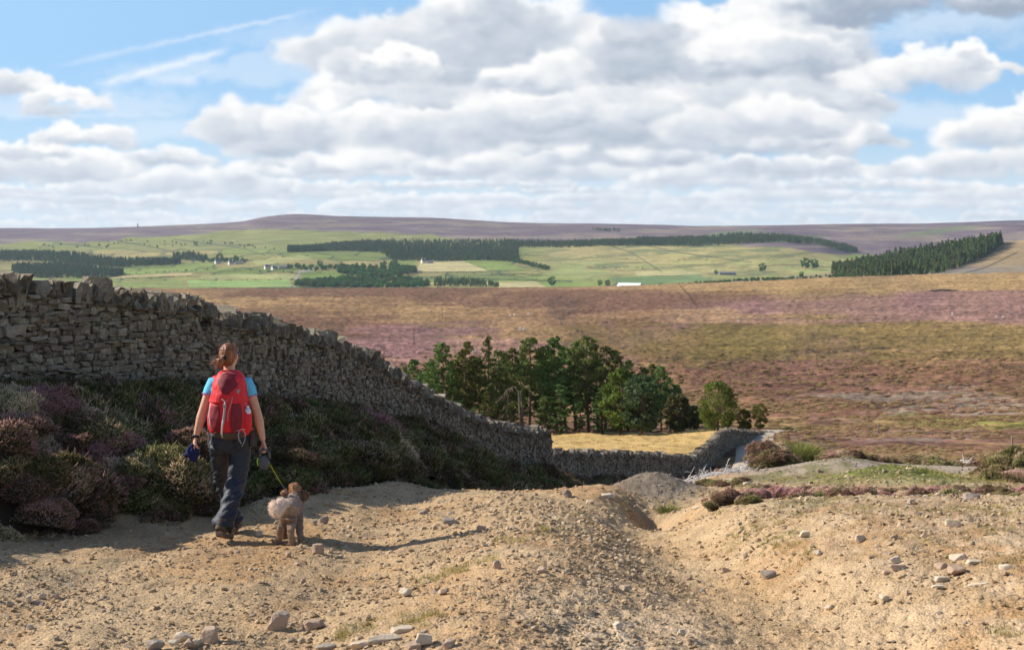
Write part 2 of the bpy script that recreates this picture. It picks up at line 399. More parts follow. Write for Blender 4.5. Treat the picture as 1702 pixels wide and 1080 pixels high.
    for a_ in [(500, 1100, 60, 196, .10, .8), (980, 1440, 80, 200, .12, .8), (360, 900, 165, 262, .08, .8), (850, 1400, 175, 262, .12, .8), (-60, 230, 232, 300, .05), (-40, 110, 222, 270, 0), (200, 430, 268, 316, .1), (480, 700, 232, 285, .1), (690, 920, 240, 292, .14), (880, 1180, 232, 275, .14), (1180, 1430, 250, 290, .12), (1540, 1800, 232, 285, .05), (1250, 1500, 205, 245, .1),
               (60, 205, 192, 240, -.05), (1425, 1485, 200, 240, 0), (1565, 1790, 158, 246, 0), (335, 490, 148, 240, .02), (455, 640, 140, 246, .04), (600, 850, 128, 246, .04), (780, 1160, 112, 240, .12), (1110, 1420, 136, 226, .10), (1440, 1480, 150, 186, .1),
               (500, 780, -10, 112, .02), (620, 1020, -60, 130, .14), (960, 1240, 20, 128, .20), (1000, 1430, -50, 142, .20), (1180, 1410, 10, 122, .02), (560, 700, 60, 132, .0), (800, 960, 80, 150, .05), (1455, 1645, 42, 152, .0), (1600, 1690, 72, 120, 0), (1330, 1760, -70, 26, .42),
               (-60, 62, 90, 156, 0), (52, 162, 128, 192, 0),
               (-800, -120, 40, 200, .1), (-700, -200, -300, -120, .1), (100, 700, -420, -220, .2), (900, 1500, -520, -260, .15), (1900, 2500, 60, 240, .1), (1850, 2400, -250, -60, .1), (1500, 1800, -330, -200, .1)]:  # this row: clouds out of view, added for ambient light
        cloud(*a_)
    # grey undersides of the two big ones
    for (cx, cy, rx, ry, d) in [(870, 60, 110, 50, .22), (1060, 50, 60, 40, .3), (1290, 122, 130, 20, .34), (960, 214, 150, 20, .22), (700, 118, 90, 16, .1), (1180, 120, 60, 22, .2), (800, 20, 90, 30, .16), (1290, 215, 90, 12, .16), (400, 300, 40, 14, .2), (1560, 4, 190, 16, .4), (90, 332, 120, 8, .2)]:
        for i in range(7): puff(cx + r.uniform(-.7, .7) * rx, cy + r.uniform(-.6, .6) * ry, rx * r.uniform(.35, .6), ry * r.uniform(.35, .75), .3, d + .04, .5)
    # vapour trails
    for (x0, y0, x1, y1, w, a) in [(60, 118, 560, 10, 3.2, .42), (140, 148, 392, 80, 6.5, .7), (-40, 193, 330, 192, 2.5, .2), (230, 132, 335, 138, 9, .35), (300, 135, 360, 116, 2, .3)]:
        L = math.hypot(x1 - x0, y1 - y0); tx, ty = (x1 - x0) / L, (y1 - y0) / L; s = (PX - x0) * tx + (PY - y0) * ty; t = (PY - y0) * tx - (PX - x0) * ty + (w3.reshape(shp)) * 10
        al = np.exp(-(t / w) ** 2) * sstep(0, L * .25, s) * sstep(L, L * .8, s) * a * (.5 + n5); na = al + A * (1 - al)
        C[:] = (np.array((.92, .95, 1.0)) * al[..., None] + C * (A * (1 - al))[..., None]) / np.maximum(na, 1e-4)[..., None]; A[:] = na
    # pale air low down
    hz = sstep(225, 392, PY) * .5; na = hz + A * (1 - hz); C = (np.array((.86, .91, .97)) * hz[..., None] + C * (A * (1 - hz))[..., None]) / np.maximum(na, 1e-4)[..., None]; A = na
    A = A * sstep(-880, -400, PY) * sstep(-880, -500, PX) * sstep(2580, 2200, PX)
    def blur(M, k):
        for ax in (0, 1):
            M = (np.roll(M, 1, ax) + np.roll(M, -1, ax) + 2 * M) / 4 if k == 1 else (np.roll(M, 2, ax) + np.roll(M, -2, ax) + 2 * np.roll(M, 1, ax) + 2 * np.roll(M, -1, ax) + 2 * M) / 8
        return M
    pm = C * A[..., None]; soft = sstep(.35, .65, fbm(fx / 130, fy / 80, 907, 3)).reshape(shp)
    p1, a1 = blur(blur(pm, 2), 1), blur(blur(A, 2), 1); p2, a2 = p1, a1
    for _ in range(3): p2, a2 = blur(p2, 2), blur(a2, 2)
    pm = p1 * (1 - soft[..., None] * .8) + p2 * soft[..., None] * .8; A = a1 * (1 - soft * .8) + a2 * soft * .8; C = pm / np.maximum(A, 1e-4)[..., None]
    R = 22000.0; V = np.stack([(fx - CX) / F * R, np.full(len(fx), R), -(fy - HY) / F * R], 1)
    V *= (R / np.linalg.norm(V, axis=1))[:, None] * 1.0
    nx = len(xs); i = (np.arange(len(ys) - 1)[:, None] * nx + np.arange(nx - 1)[None]).ravel(); Q = np.stack([i, i + nx, i + nx + 1, i + 1], 1)
    m = bpy.data.materials.new('cloud_light'); m.use_nodes = True; nt = m.node_tree; nt.nodes.clear(); n = NT(nt)
    em = n.new('ShaderNodeEmission'); n.put(em.inputs[0], n.attr('Col')); em.inputs[1].default_value = .76
    tr = n.new('ShaderNodeBsdfTransparent'); mx = n.new('ShaderNodeMixShader'); n.put(mx.inputs[0], n.attr('cover', True)); n.l.new(tr.outputs[0], mx.inputs[1]); n.l.new(em.outputs[0], mx.inputs[2])
    o = n.new('ShaderNodeOutputMaterial'); n.l.new(mx.outputs[0], o.inputs[0]); m.cycles.emission_sampling = 'NONE'
    o = link('sky', mesh_np('sky', V, Q, True, [m], None, {'Col': C.reshape(-1, 3), 'cover': A.ravel()})); o['kind'] = 'structure'
build_clouds()
scene.view_settings.view_transform = 'Standard'; scene.view_settings.look = 'None'; scene.view_settings.exposure = .45; scene.view_settings.gamma = 1
scene.cycles.use_denoising = True; scene.cycles.max_bounces = 6; scene.cycles.diffuse_bounces = 3; scene.cycles.transparent_max_bounces = 8
scene.cycles.volume_bounces = 0; scene.cycles.use_adaptive_sampling = True; scene.cycles.adaptive_threshold = .02

# ------------------------------------------------------------------ ground colours
def patch(c, w, col):
    return c * (1 - w[:, None]) + np.array(col)[None] * w[:, None]
def pxy(x, y, z):
    return CX + F * x / np.maximum(y, 1), HY - F * z / np.maximum(y, 1)

def near_colour(x, y, z):
    n1 = fbm(x * .9, y * .9, 51, 5, .6); n2 = fbm(x * 4, y * 3, 52, 5, .6); n3 = fbm(x * .35, y * .5, 53, 4)
    tan = np.array([.47, .325, .185]); c = np.tile(tan, (len(x), 1))
    c = patch(c, sstep(.42, .62, n1) * .7, (.42, .24, .105))          # orange clay
    pale = np.exp(-((x - .75) / .9) ** 2) * sstep(13, 7, y); c = patch(c, np.clip(pale * (.1 + n2), 0, .7), (.58, .45, .31))
    c = patch(c, sstep(1.2, 3.5, x) * sstep(.4, .6, n2) * .7, (.54, .40, .26))
    gul = np.exp(-((x - 1.5) / .5) ** 2) * sstep(20, 16, y); c = patch(c, gul * .5, (.52, .37, .21))
    rb = sstep(2.0, 2.8, x - .05 * y) * sstep(9, 13, y); c = patch(c, rb * sstep(.35, .6, n1) * .65, (.34, .24, .155))
    grey = np.exp(-((x - 2.05) / .62) ** 2 - ((y - 20.6) / 1.3) ** 2); c = patch(c, np.clip(grey * 1.7, 0, .9), (.21, .17, .13))
    g2 = sstep(20.3, 21.8, y) * sstep(3.0, 4.2, x) * sstep(30, 27, y); c = patch(c, g2 * .9, (.36, .29, .22))
    lft = sstep(-1.9, -3.2, x - (12 - y) * .12); c = patch(c, lft * .35, (.47, .35, .22))
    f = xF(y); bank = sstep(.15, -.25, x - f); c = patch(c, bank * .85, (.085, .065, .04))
    green = np.exp(-((x - 5.2) / 1.15) ** 2 - ((y - 19.6) / 1.5) ** 2); c = patch(c, np.clip(green * 2.2 - .35, 0, .95), (.20, .23, .05))
    mo = sstep(.60, .70, fbm(x * 1.6, y * 1.3, 57, 4)) * sstep(12, 14.5, y) * sstep(2, 3.2, x); c = patch(c, mo * .7, (.17, .16, .06))
    c = patch(c, sstep(25, 32, y) * (x > f), (.12, .085, .06))
    c = c * (.80 + .40 * n2[:, None]) * (.90 + .2 * n3[:, None])
    return c

def moor_colour(x, y, z):
    px, py = pxy(x, y, z)
    wx = (fbm(x / (y * .16), np.log(y) * 11, 61, 3) - .5) * 240; wy = (fbm(x / (y * .16), np.log(y) * 9, 62, 5, .62) - .5) * 44 * np.clip((py - 455) / 60, .12, 1) + (fbm(x / (y * .045), np.log(y) * 22, 162, 4, .6) - .5) * 26 * np.clip((py - 460) / 50, .1, 1)
    qx, qy = px + wx, py + wy
    OC = (.52, .33, .14); BR = (.24, .125, .065); PK = (.36, .19, .175); RB = (.25, .12, .075); OL = (.235, .165, .05); GY = (.34, .275, .20); GR = (.25, .24, .06); DK = (.085, .055, .045)
    c = np.tile(np.array((.235, .13, .075)), (len(x), 1))
    def blob(cx, cy, rx, ry, col, s=.85, soft=.35):
        nonlocal c
        q = ((qx - cx) / rx) ** 2 + ((qy - cy) / ry) ** 2
        c = patch(c, sstep(1 + soft, 1 - soft, q) * s, col)
    # broad belts
    blob(560, 500, 900, 26, BR, .5); blob(1450, 470, 620, 22, OC, .85); blob(800, 484, 420, 7, BR, .7); blob(420, 500, 260, 5, OC, .7); blob(640, 512, 300, 6, OC, .7)
    blob(1690, 508, 500, 26, PK, .7, .5); blob(1250, 530, 160, 10, PK, .7); blob(760, 570, 240, 36, PK, .85); blob(620, 590, 160, 34, PK, .75)
    blob(900, 525, 500, 9, OC, .55); blob(1000, 545, 340, 10, OL, .6); blob(1400, 565, 520, 34, OL, .85, .3); blob(1130, 580, 260, 40, OL, .6)
    blob(1500, 632, 620, 40, RB, .9, .3); blob(1260, 650, 200, 40, RB, .8); blob(1650, 600, 200, 10, OC, .4); blob(1420, 700, 400, 50, BR, .55)
    blob(1490, 655, 170, 11, GY, .8); blob(1640, 672, 110, 8, GY, .75); blob(1520, 678, 60, 8, GY, .7); blob(1450, 690, 120, 7, GR, .5); blob(1640, 702, 170, 9, GR, .8); blob(1340, 708, 120, 12, GR, .45)
    blob(1350, 690, 120, 12, PK, .5); blob(1560, 735, 300, 9, PK, .5); blob(1480, 727, 150, 6, GY, .6); blob(1650, 740, 100, 5, OC, .7); blob(1500, 757, 240, 10, RB, .8); blob(1320, 742, 60, 14, GR, .6); blob(1370, 760, 50, 8, GR, .5)
    blob(1230, 700, 90, 12, OC, .45)
    n1 = fbm(x / (3 + y * .05), y / (2 + y * .035), 63, 5, .62); n2 = fbm(x / (6 + y * .12), y / (5 + y * .07), 64, 5, .6)
    n0 = fbm(x / (8 + y * .3), y / (5 + y * .16), 68, 5, .6); c = patch(c, sstep(.56, .66, n0) * .45, OC); c = patch(c, sstep(.44, .36, n0) * .4, RB); c = patch(c, sstep(.60, .70, fbm(x / (8 + y * .22), y / (5 + y * .12), 69, 5, .6)) * .5, OL)
    c = patch(c, sstep(.57, .72, n1) * .5, DK); c = patch(c, sstep(.58, .7, n2) * .45, OC); c = patch(c, sstep(.44, .3, n2) * .4, BR)
    c = patch(c, sstep(.6, .72, fbm(x / (4 + y * .07), y / (3 + y * .05), 65, 5, .6)) * .4 * (py > 480), PK)
    blob(1700, 508, 470, 24, PK, .62, .6); blob(700, 575, 200, 26, PK, .4); blob(1500, 634, 560, 36, RB, .5); blob(1400, 566, 500, 26, OL, .45); blob(1450, 471, 600, 12, OC, .5); blob(1640, 703, 170, 8, GR, .7); blob(1490, 656, 170, 9, GY, .55); blob(1640, 674, 110, 7, GY, .5)
    # dark ditch line and faint track
    for pts, wd in (([(1290, 655), (1350, 652), (1420, 636), (1460, 633), (1560, 638), (1625, 640)], 2.2), ([(1130, 474), (1145, 490), (1160, 512)], 2.0), ([(1320, 588), (1400, 584), (1480, 578)], 1.6)):
        if abs(pts[0][0] - pts[-1][0]) > 60: dd = np.abs(py - np.interp(px, [p[0] for p in pts], [p[1] for p in pts]) - (fbm(px / 14, px * 0, 66, 3) - .5) * 5); m = (px > pts[0][0]) & (px < pts[-1][0])
        else: dd = np.abs(px - np.interp(py, [p[1] for p in pts], [p[0] for p in pts])); m = (py > pts[0][1]) & (py < pts[-1][1])
        c = patch(c, sstep(wd, wd * .3, dd) * m * .8, (.05, .035, .03))
    return c * (.72 + .56 * fbm(x / (1 + y * .012), y / (1 + y * .01), 67, 4, .7)[:, None])

def field_colour(x, y, z):
    px, py = pxy(x, y, z); N = len(x)
    HE = (.10, .075, .075); GRN = np.array((.17, .235, .06))
    c = np.tile(GRN, (N, 1)).astype(float)
    # parcels of pasture, meadow and stubble split by walls and hedges
    r = np.random.default_rng(5); sx = []; sy = []
    for j, yy in enumerate(np.concatenate([np.arange(388, 430, 7.5), np.arange(430, 486, 8.5)])):
        for xx in np.arange(-200, 1950, 95): sx.append(xx + r.uniform(-34, 34) + (j % 2) * 47); sy.append(yy + r.uniform(-2.2, 2.2))
    sx = np.array(sx); sy = np.array(sy)
    hue = r.random(len(sx))
    wpx = px + (py - 440) * 1.2 + (fbm(px / 60, py / 20, 71, 3) - .5) * 26; wpy = py + (fbm(px / 120, py / 40, 72, 2) - .5) * 6 + (px - 500) * .004
    best = np.full(N, 1e9); sec = np.full(N, 1e9); bi = np.zeros(N, int)
    for k in range(len(sx)):
        m = np.abs(wpx - sx[k]) < 190
        idx = np.nonzero(m & (np.abs(wpy - sy[k]) < 18))[0]
        if not len(idx): continue
        dd = np.maximum(np.abs(wpx[idx] - sx[k]) / 9.5, np.abs(wpy[idx] - sy[k])) + .12 * np.hypot((wpx[idx] - sx[k]) / 9.5, wpy[idx] - sy[k])
        b = best[idx]; lt = dd < b
        sec[idx] = np.where(lt, b, np.minimum(sec[idx], dd)); best[idx] = np.where(lt, dd, b); bi[idx] = np.where(lt, k, bi[idx])
    pal = np.array([(.24, .30, .09), (.33, .33, .12), (.46, .39, .18), (.30, .30, .12), (.22, .28, .09), (.38, .36, .15), (.27, .34, .10), (.34, .30, .14)])
    c = np.array((.82, .78, .62)) * pal[(hue[bi] * len(pal)).astype(int) % len(pal)] * (.9 + .25 * fbm(px / 30, py / 3, 73, 4, .6)[:, None])
    edge = sec - best
    c = patch(c, sstep(1.0, .3, edge) * (.5 + .35 * (fbm(px / 9, py, 74, 2) > .45)), (.045, .075, .04))
    # rough pasture higher up, right-hand hill straw coloured with dark bands
    rough = sstep(424, 408, wpy) * (.6 + .4 * fbm(px / 70, py / 8, 75, 4)); c = patch(c, np.clip(rough, 0, .85), (.27, .265, .085))
    hill = sstep(860, 960, px) * sstep(1420, 1370, px) * sstep(472, 450, py) * sstep(385, 398, py)
    c = patch(c, hill * .8, (.44, .355, .145)); nb = fbm(px / 60 + py * .05, (py + px * .03) / 5, 76, 5, .6)
    c = patch(c, hill * sstep(.52, .64, nb) * .75, (.13, .17, .07)); c = patch(c, hill * sstep(.46, .36, nb) * sstep(425, 440, py) * .6, (.27, .36, .11))
    ln = fbm(px / 110, (py + px * .05) / 4.0, 77, 5, .65); c = patch(c, rough * sstep(.56, .68, ln) * .6, (.10, .13, .07))
    # heather tops
    lo = np.interp(px, [-300, 0, 130, 300, 380, 480, 620, 760, 900, 1000, 1150, 1400, 1702, 2200], [402, 400, 400, 394, 383, 379, 388, 398, 398, 400, 404, 422, 425, 425]) + (fbm(px / 80, py * 0, 78, 5, .6) - .5) * 16
    top = sstep(lo + 1.5, lo - 1.5, py) * (y > 3600); c = patch(c, top, (.185, .135, .14))
    nt_ = fbm(px / 90, py / 5, 79, 5, .6); c = patch(c, top * sstep(.53, .66, nt_) * .7, (.15, .10, .11)); c = patch(c, top * sstep(.47, .38, nt_) * .55, (.32, .25, .17))
    for k in range(5):      # cleughs and green flushes
        gx, gy = [(1210, 388), (1330, 396), (1180, 395), (1290, 398), (1560, 384)][k]
        q = ((px - gx) / 60) ** 2 + ((py - gy + (px - gx) * .12) / 5) ** 2; c = patch(c, top * sstep(1.2, .3, q + (nt_ - .5) * 2) * .6, (.17, .22, .09))
    c = patch(c, (y > 4700) * sstep(374.5, 372.8, py + (px - 1100) * .004) * sstep(960, 1050, px) * .75, (.09, .075, .13))   # darker crest far off
    # right-hand slope: bracken, clear-fell brash
    rs = sstep(1110, 1150, px) * (y < 2500) * (y > 1640); c = patch(c, rs * 1.0, (.30, .22, .12))
    br = rs * (.5 + .5 * sstep(.45, .6, fbm(px / 40, py / 4, 81, 4))) * np.clip(sstep(1480, 1540, px) * sstep(438, 446, py) + sstep(1400, 1300, px), 0, 1); c = patch(c, br * .85, (.26, .225, .19))
    c = patch(c, rs * sstep(1560, 1600, px) * sstep(430, 415, py) * .5, (.38, .26, .14))
    # named fields
    def quad(poly, col, s=.95):
        nonlocal c
        x0 = np.array([p[0] for p in poly]); y0 = np.array([p[1] for p in poly]); ins = np.zeros(N, bool); j = len(poly) - 1
        for i in range(len(poly)):
            cond = ((y0[i] > py) != (y0[j] > py)) & (px < (x0[j] - x0[i]) * (py - y0[i]) / (y0[j] - y0[i] + 1e-9) + x0[i]); ins ^= cond; j = i
        ins &= y > 2400
        c = patch(c, ins * s, col)
    ST = (.52, .44, .21); G1 = (.23, .29, .07); G2 = (.18, .24, .055)
    quad([(700, 434), (770, 434), (812, 450), (690, 452)], ST); quad([(690, 434), (640, 433), (660, 440), (690, 440)], G2, .8); quad([(770, 434), (840, 436), (870, 446), (812, 449)], G1, .8)
    quad([(800, 469), (890, 468), (912, 479), (830, 479)], ST); quad([(890, 468), (960, 468), (985, 479), (912, 479)], G1); quad([(500, 452), (560, 450), (590, 464), (500, 468)], G2)
    quad([(200, 453), (330, 440), (322, 448), (200, 457)], G1); quad([(200, 458), (320, 453), (320, 457), (180, 463)], (.46, .36, .17)); quad([(190, 470), (300, 465), (310, 477), (200, 477)], G1, .8)
    quad([(335, 457), (490, 455), (490, 463), (330, 463)], (.36, .36, .14)); quad([(310, 466), (480, 464), (485, 477), (315, 477)], (.27, .37, .11)); quad([(940, 476), (940, 468), (1000, 468), (1010, 479)], G1, .7)
    quad([(1055, 452), (1130, 449), (1180, 456), (1060, 458)], ST, .8); quad([(1010, 462), (1160, 456), (1180, 466), (1030, 474)], (.15, .24, .09), .8)
    quad([(60, 434), (150, 436), (205, 446), (160, 450), (60, 438)], (.38, .37, .15), .9); quad([(420, 432), (500, 424), (520, 430), (425, 441)], (.36, .36, .13), .8)
    def line(pts, w, col, s=.85):
        nonlocal c
        dd = np.full(N, 1e9)
        for (ax, ay), (bx, by) in zip(pts[:-1], pts[1:]):
            vx, vy = bx - ax, by - ay; t = np.clip(((px - ax) * vx + (py - ay) * vy) / (vx * vx + vy * vy), 0, 1); dd = np.minimum(dd, np.hypot(px - ax - t * vx, (py - ay - t * vy) * 1.3))
        c = patch(c, sstep(w, w * .4, dd) * (y > 1640) * s, col)
    line([(490, 476), (494, 470), (492, 461), (498, 452), (520, 449)], 3.0, (.34, .33, .31))
    line([(430, 478), (700, 479.5), (900, 479.5), (1000, 479)], 1.6, (.05, .06, .03)); line([(1140, 477), (1300, 466), (1420, 461), (1702, 455)], 1.5, (.05, .045, .03)); line([(1600, 455), (1640, 444), (1690, 420)], 1.6, (.06, .05, .04))
    for pts in ([(195, 400), (260, 412), (290, 420)], [(290, 398), (400, 412), (440, 424)], [(90, 403), (170, 412)], [(980, 398), (1050, 420), (1100, 452)], [(1060, 405), (1130, 420), (1250, 436)], [(640, 452), (800, 452.5), (900, 457)], [(690, 461), (800, 463), (950, 468)]):
        line(pts, 1.5, (.07, .09, .05), .8)
    return c

def ground_material(name, kind):
    def fn(n):
        v = n.pos(); c = n.attr('Col')
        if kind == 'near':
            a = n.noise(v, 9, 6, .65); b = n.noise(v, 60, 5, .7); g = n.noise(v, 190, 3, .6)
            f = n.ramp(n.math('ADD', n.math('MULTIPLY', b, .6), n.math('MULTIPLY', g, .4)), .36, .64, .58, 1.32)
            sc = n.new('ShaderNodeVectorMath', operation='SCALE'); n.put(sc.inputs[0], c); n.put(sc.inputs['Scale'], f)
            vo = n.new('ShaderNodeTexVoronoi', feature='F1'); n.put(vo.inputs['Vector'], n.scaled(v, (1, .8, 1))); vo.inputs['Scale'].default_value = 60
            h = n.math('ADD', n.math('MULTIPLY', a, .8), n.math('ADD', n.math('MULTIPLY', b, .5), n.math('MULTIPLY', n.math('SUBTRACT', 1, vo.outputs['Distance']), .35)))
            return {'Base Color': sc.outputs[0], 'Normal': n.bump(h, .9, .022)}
        if kind == 'moor':
            a = n.noise(n.scaled(v, (.5, 1, 1)), .5, 6, .7); b = n.noise(n.scaled(v, (.4, 1, 1)), .06, 6, .7); t = n.noise(v, 2.5, 4, .7)
            f = n.ramp(n.math('ADD', n.math('MULTIPLY', a, .45), n.math('ADD', n.math('MULTIPLY', b, .25), n.math('MULTIPLY', t, .3))), .43, .57, .50, 1.5)
            sc = n.new('ShaderNodeVectorMath', operation='SCALE'); n.put(sc.inputs[0], c); n.put(sc.inputs['Scale'], f)
            sc2 = n.new('ShaderNodeVectorMath', operation='SCALE'); n.put(sc2.inputs[0], sc.outputs[0]); sc2.inputs['Scale'].default_value = .70
            return {'Base Color': sc2.outputs[0], 'Normal': n.bump(a, .7, .6)}
        if kind == 'hay':
            a = n.noise(n.scaled(v, (.3, 1, 1)), .35, 6, .7); b = n.noise(n.scaled(v, (.6, 1, 1)), 3, 3, .6)
            f = n.math('ADD', n.math('MULTIPLY', a, .6), n.math('MULTIPLY', b, .4))
            return {'Base Color': n.cr(f, [(.3, (.26, .17, .065)), (.45, (.47, .31, .115)), (.6, (.57, .38, .15)), (.75, (.52, .37, .14))]), 'Normal': n.bump(b, .6, .15)}
        a = n.noise(n.scaled(v, (.5, 1, 1)), .02, 6, .7); t = n.noise(v, .12, 4, .7)
        f = n.ramp(n.math('ADD', n.math('MULTIPLY', a, .5), n.math('MULTIPLY', t, .5)), .40, .60, .66, 1.12)
        sc = n.new('ShaderNodeVectorMath', operation='SCALE'); n.put(sc.inputs[0], c); n.put(sc.inputs['Scale'], f)
        return {'Base Color': sc.outputs[0], 'Normal': n.bump(n.noise(v, .01, 3, .5), .5, 10)}
    return material(name, fn, rough=.95, spec=.1)

def build_ground():
    s = np.concatenate([np.linspace(-1.1, -.40, 50)[:-1], np.linspace(-.40, .40, 1060), np.linspace(.40, 1.1, 50)[1:]])
    def sheet(name, ys, kind, colour, extra=None):
        S, Yg = np.meshgrid(s, ys); X = S * (Yg + 8.0); x = X.ravel(); y = Yg.ravel(); z = H(x, y)
        V = np.stack([x, y, z], 1); c = colour(x, y, z)
        nx = len(s); ny = len(ys); i = (np.arange(ny - 1)[:, None] * nx + np.arange(nx - 1)[None]).ravel()
        Q = np.stack([i, i + 1, i + 1 + nx, i + nx], 1)
        if extra is None:
            o = link(name, mesh_np(name, V, Q, True, [ground_material(name, kind)], None, {'Col': c})); o['kind'] = 'structure'; return o
        cx = x[Q].mean(1); cy = y[Q].mean(1); m = extra(cx, cy)
        for nm, kd, sel in ((name, kind, ~m), ('hay_field', 'hay', m)):
            q = Q[sel]; u, inv = np.unique(q.ravel(), return_inverse=True)
            o = link(nm, mesh_np(nm, V[u], inv.reshape(-1, 4), True, [ground_material(nm, kd)], None, {'Col': c[u]})); o['kind'] = 'structure'
    y0 = np.concatenate([np.linspace(-7, 5.5, 26)[:-1], np.exp(np.linspace(math.log(5.5), math.log(25.0), 520))])
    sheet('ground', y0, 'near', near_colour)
    y1 = np.exp(np.linspace(math.log(25.0), math.log(1620.0), 620))
    hay = lambda x, y: (x < np.interp(y, [50, 57, 62, 70, 77, 87, 98, 106, 115, 125, 160, 176], [1.6, 2.2, 3.8, 6.8, 9.2, 11.6, 13.9, 15.8, 18.6, 21.5, 25.5, 26])) & (y > 50) & (y < 172)
    sheet('moor', y1, 'moor', moor_colour, hay)
    y2 = np.exp(np.linspace(math.log(1620.0), math.log(8000.0), 560))
    sheet('hills', y2, 'hills', field_colour)
build_ground()

def build_haze():
    mb = MB(); x0, x1, y0, y1, z0, z1 = -5200, 5200, -60, 8150, -260, 150
    mb.box(((x0 + x1) / 2, (y0 + y1) / 2, (z0 + z1) / 2), (x1 - x0, y1 - y0, z1 - z0))
    m = bpy.data.materials.new('haze_air'); m.use_nodes = True; nt = m.node_tree; nt.nodes.clear()
    v = nt.nodes.new('ShaderNodeVolumePrincipled'); v.inputs['Color'].default_value = (.62, .78, 1.0, 1); v.inputs['Density'].default_value = HAZE; v.inputs['Anisotropy'].default_value = .2
    o = nt.nodes.new('ShaderNodeOutputMaterial'); nt.links.new(v.outputs[0], o.inputs['Volume'])
    o = mb.build('haze', m, smooth=False); o['kind'] = 'stuff'
HAZE = 3.4e-5
build_haze()
# ------------------------------------------------------------------ dry stone walls
_t = [(x, y, z) for x in (-1, 0, 1) for y in (-1, 0, 1) for z in (-1, 0, 1) if not (x == y == z == 0)]
_ti = {t: i for i, t in enumerate(_t)}; TV = np.array(_t, float); TQ = []
for ax in range(3):
    for sg in (-1, 1):
        for a in (-1, 0):
            for b in (-1, 0):
                q = []
                for (da, db) in ((0, 0), (1, 0), (1, 1), (0, 1)):
                    p = [0, 0, 0]; p[ax] = sg; p[(ax + 1) % 3] = a + da; p[(ax + 2) % 3] = b + db; q.append(_ti[tuple(p)])
                TQ.append(q if sg > 0 else q[::-1])
TQ = np.array(TQ)
_edge = np.abs(TV).sum(1)
def stone_verts(r, size, jit=.16, rnd=.82):
    V = TV.copy(); k = np.where(_edge == 3, rnd, np.where(_edge == 2, (1 + rnd) / 2, 1.0))
    V = V * k[:, None] + r.uniform(-jit, jit, V.shape)
    V[:, 0] += V[:, 2] * r.uniform(-.2, .2); V[:, 2] += V[:, 0] * r.uniform(-.12, .12)
    return V * np.array(size) / 2

def wall_stone_material(name, attr='tint'):
    def fn(n):
        v = n.pos(); t = n.attr(attr, True); a = n.noise(v, 9, 5, .6); b = n.noise(v, 45, 4, .65); l = n.noise(v, 5.5, 4, .6)
        base = n.cr(n.math('ADD', n.math('MULTIPLY', t, .65), n.math('MULTIPLY', n.ramp(a, .3, .7), .35)), [(0, (.10, .078, .058)), (.35, (.175, .138, .102)), (.65, (.245, .20, .15)), (.9, (.33, .285, .22)), (1, (.45, .40, .32))])
        nz = n.new('ShaderNodeSeparateXYZ'); n.put(nz.inputs[0], n.new('ShaderNodeNewGeometry').outputs['Normal'])
        moss = n.math('MULTIPLY', n.ramp(l, .52, .66), n.ramp(b, .38, .6)); c = n.mix(n.math('MULTIPLY', moss, .6), base, (.27, .28, .17))
        lich = n.math('MULTIPLY', n.ramp(n.noise(v, 22, 4, .6), .6, .68), .6); c = n.mix(lich, c, (.50, .49, .42))
        dk = n.ramp(b, .45, .3); c = n.mix(n.math('MULTIPLY', dk, .45), c, (.09, .075, .06))
        return {'Base Color': c, 'Normal': n.bump(n.math('ADD', a, n.math('MULTIPLY', b, .5)), .8, .025)}
    return material(name, fn, rough=.92, spec=.15)
M_WALL = wall_stone_material('gritstone'); M_CORE = material('wall_core', color=(.05, .042, .035), rough=1)

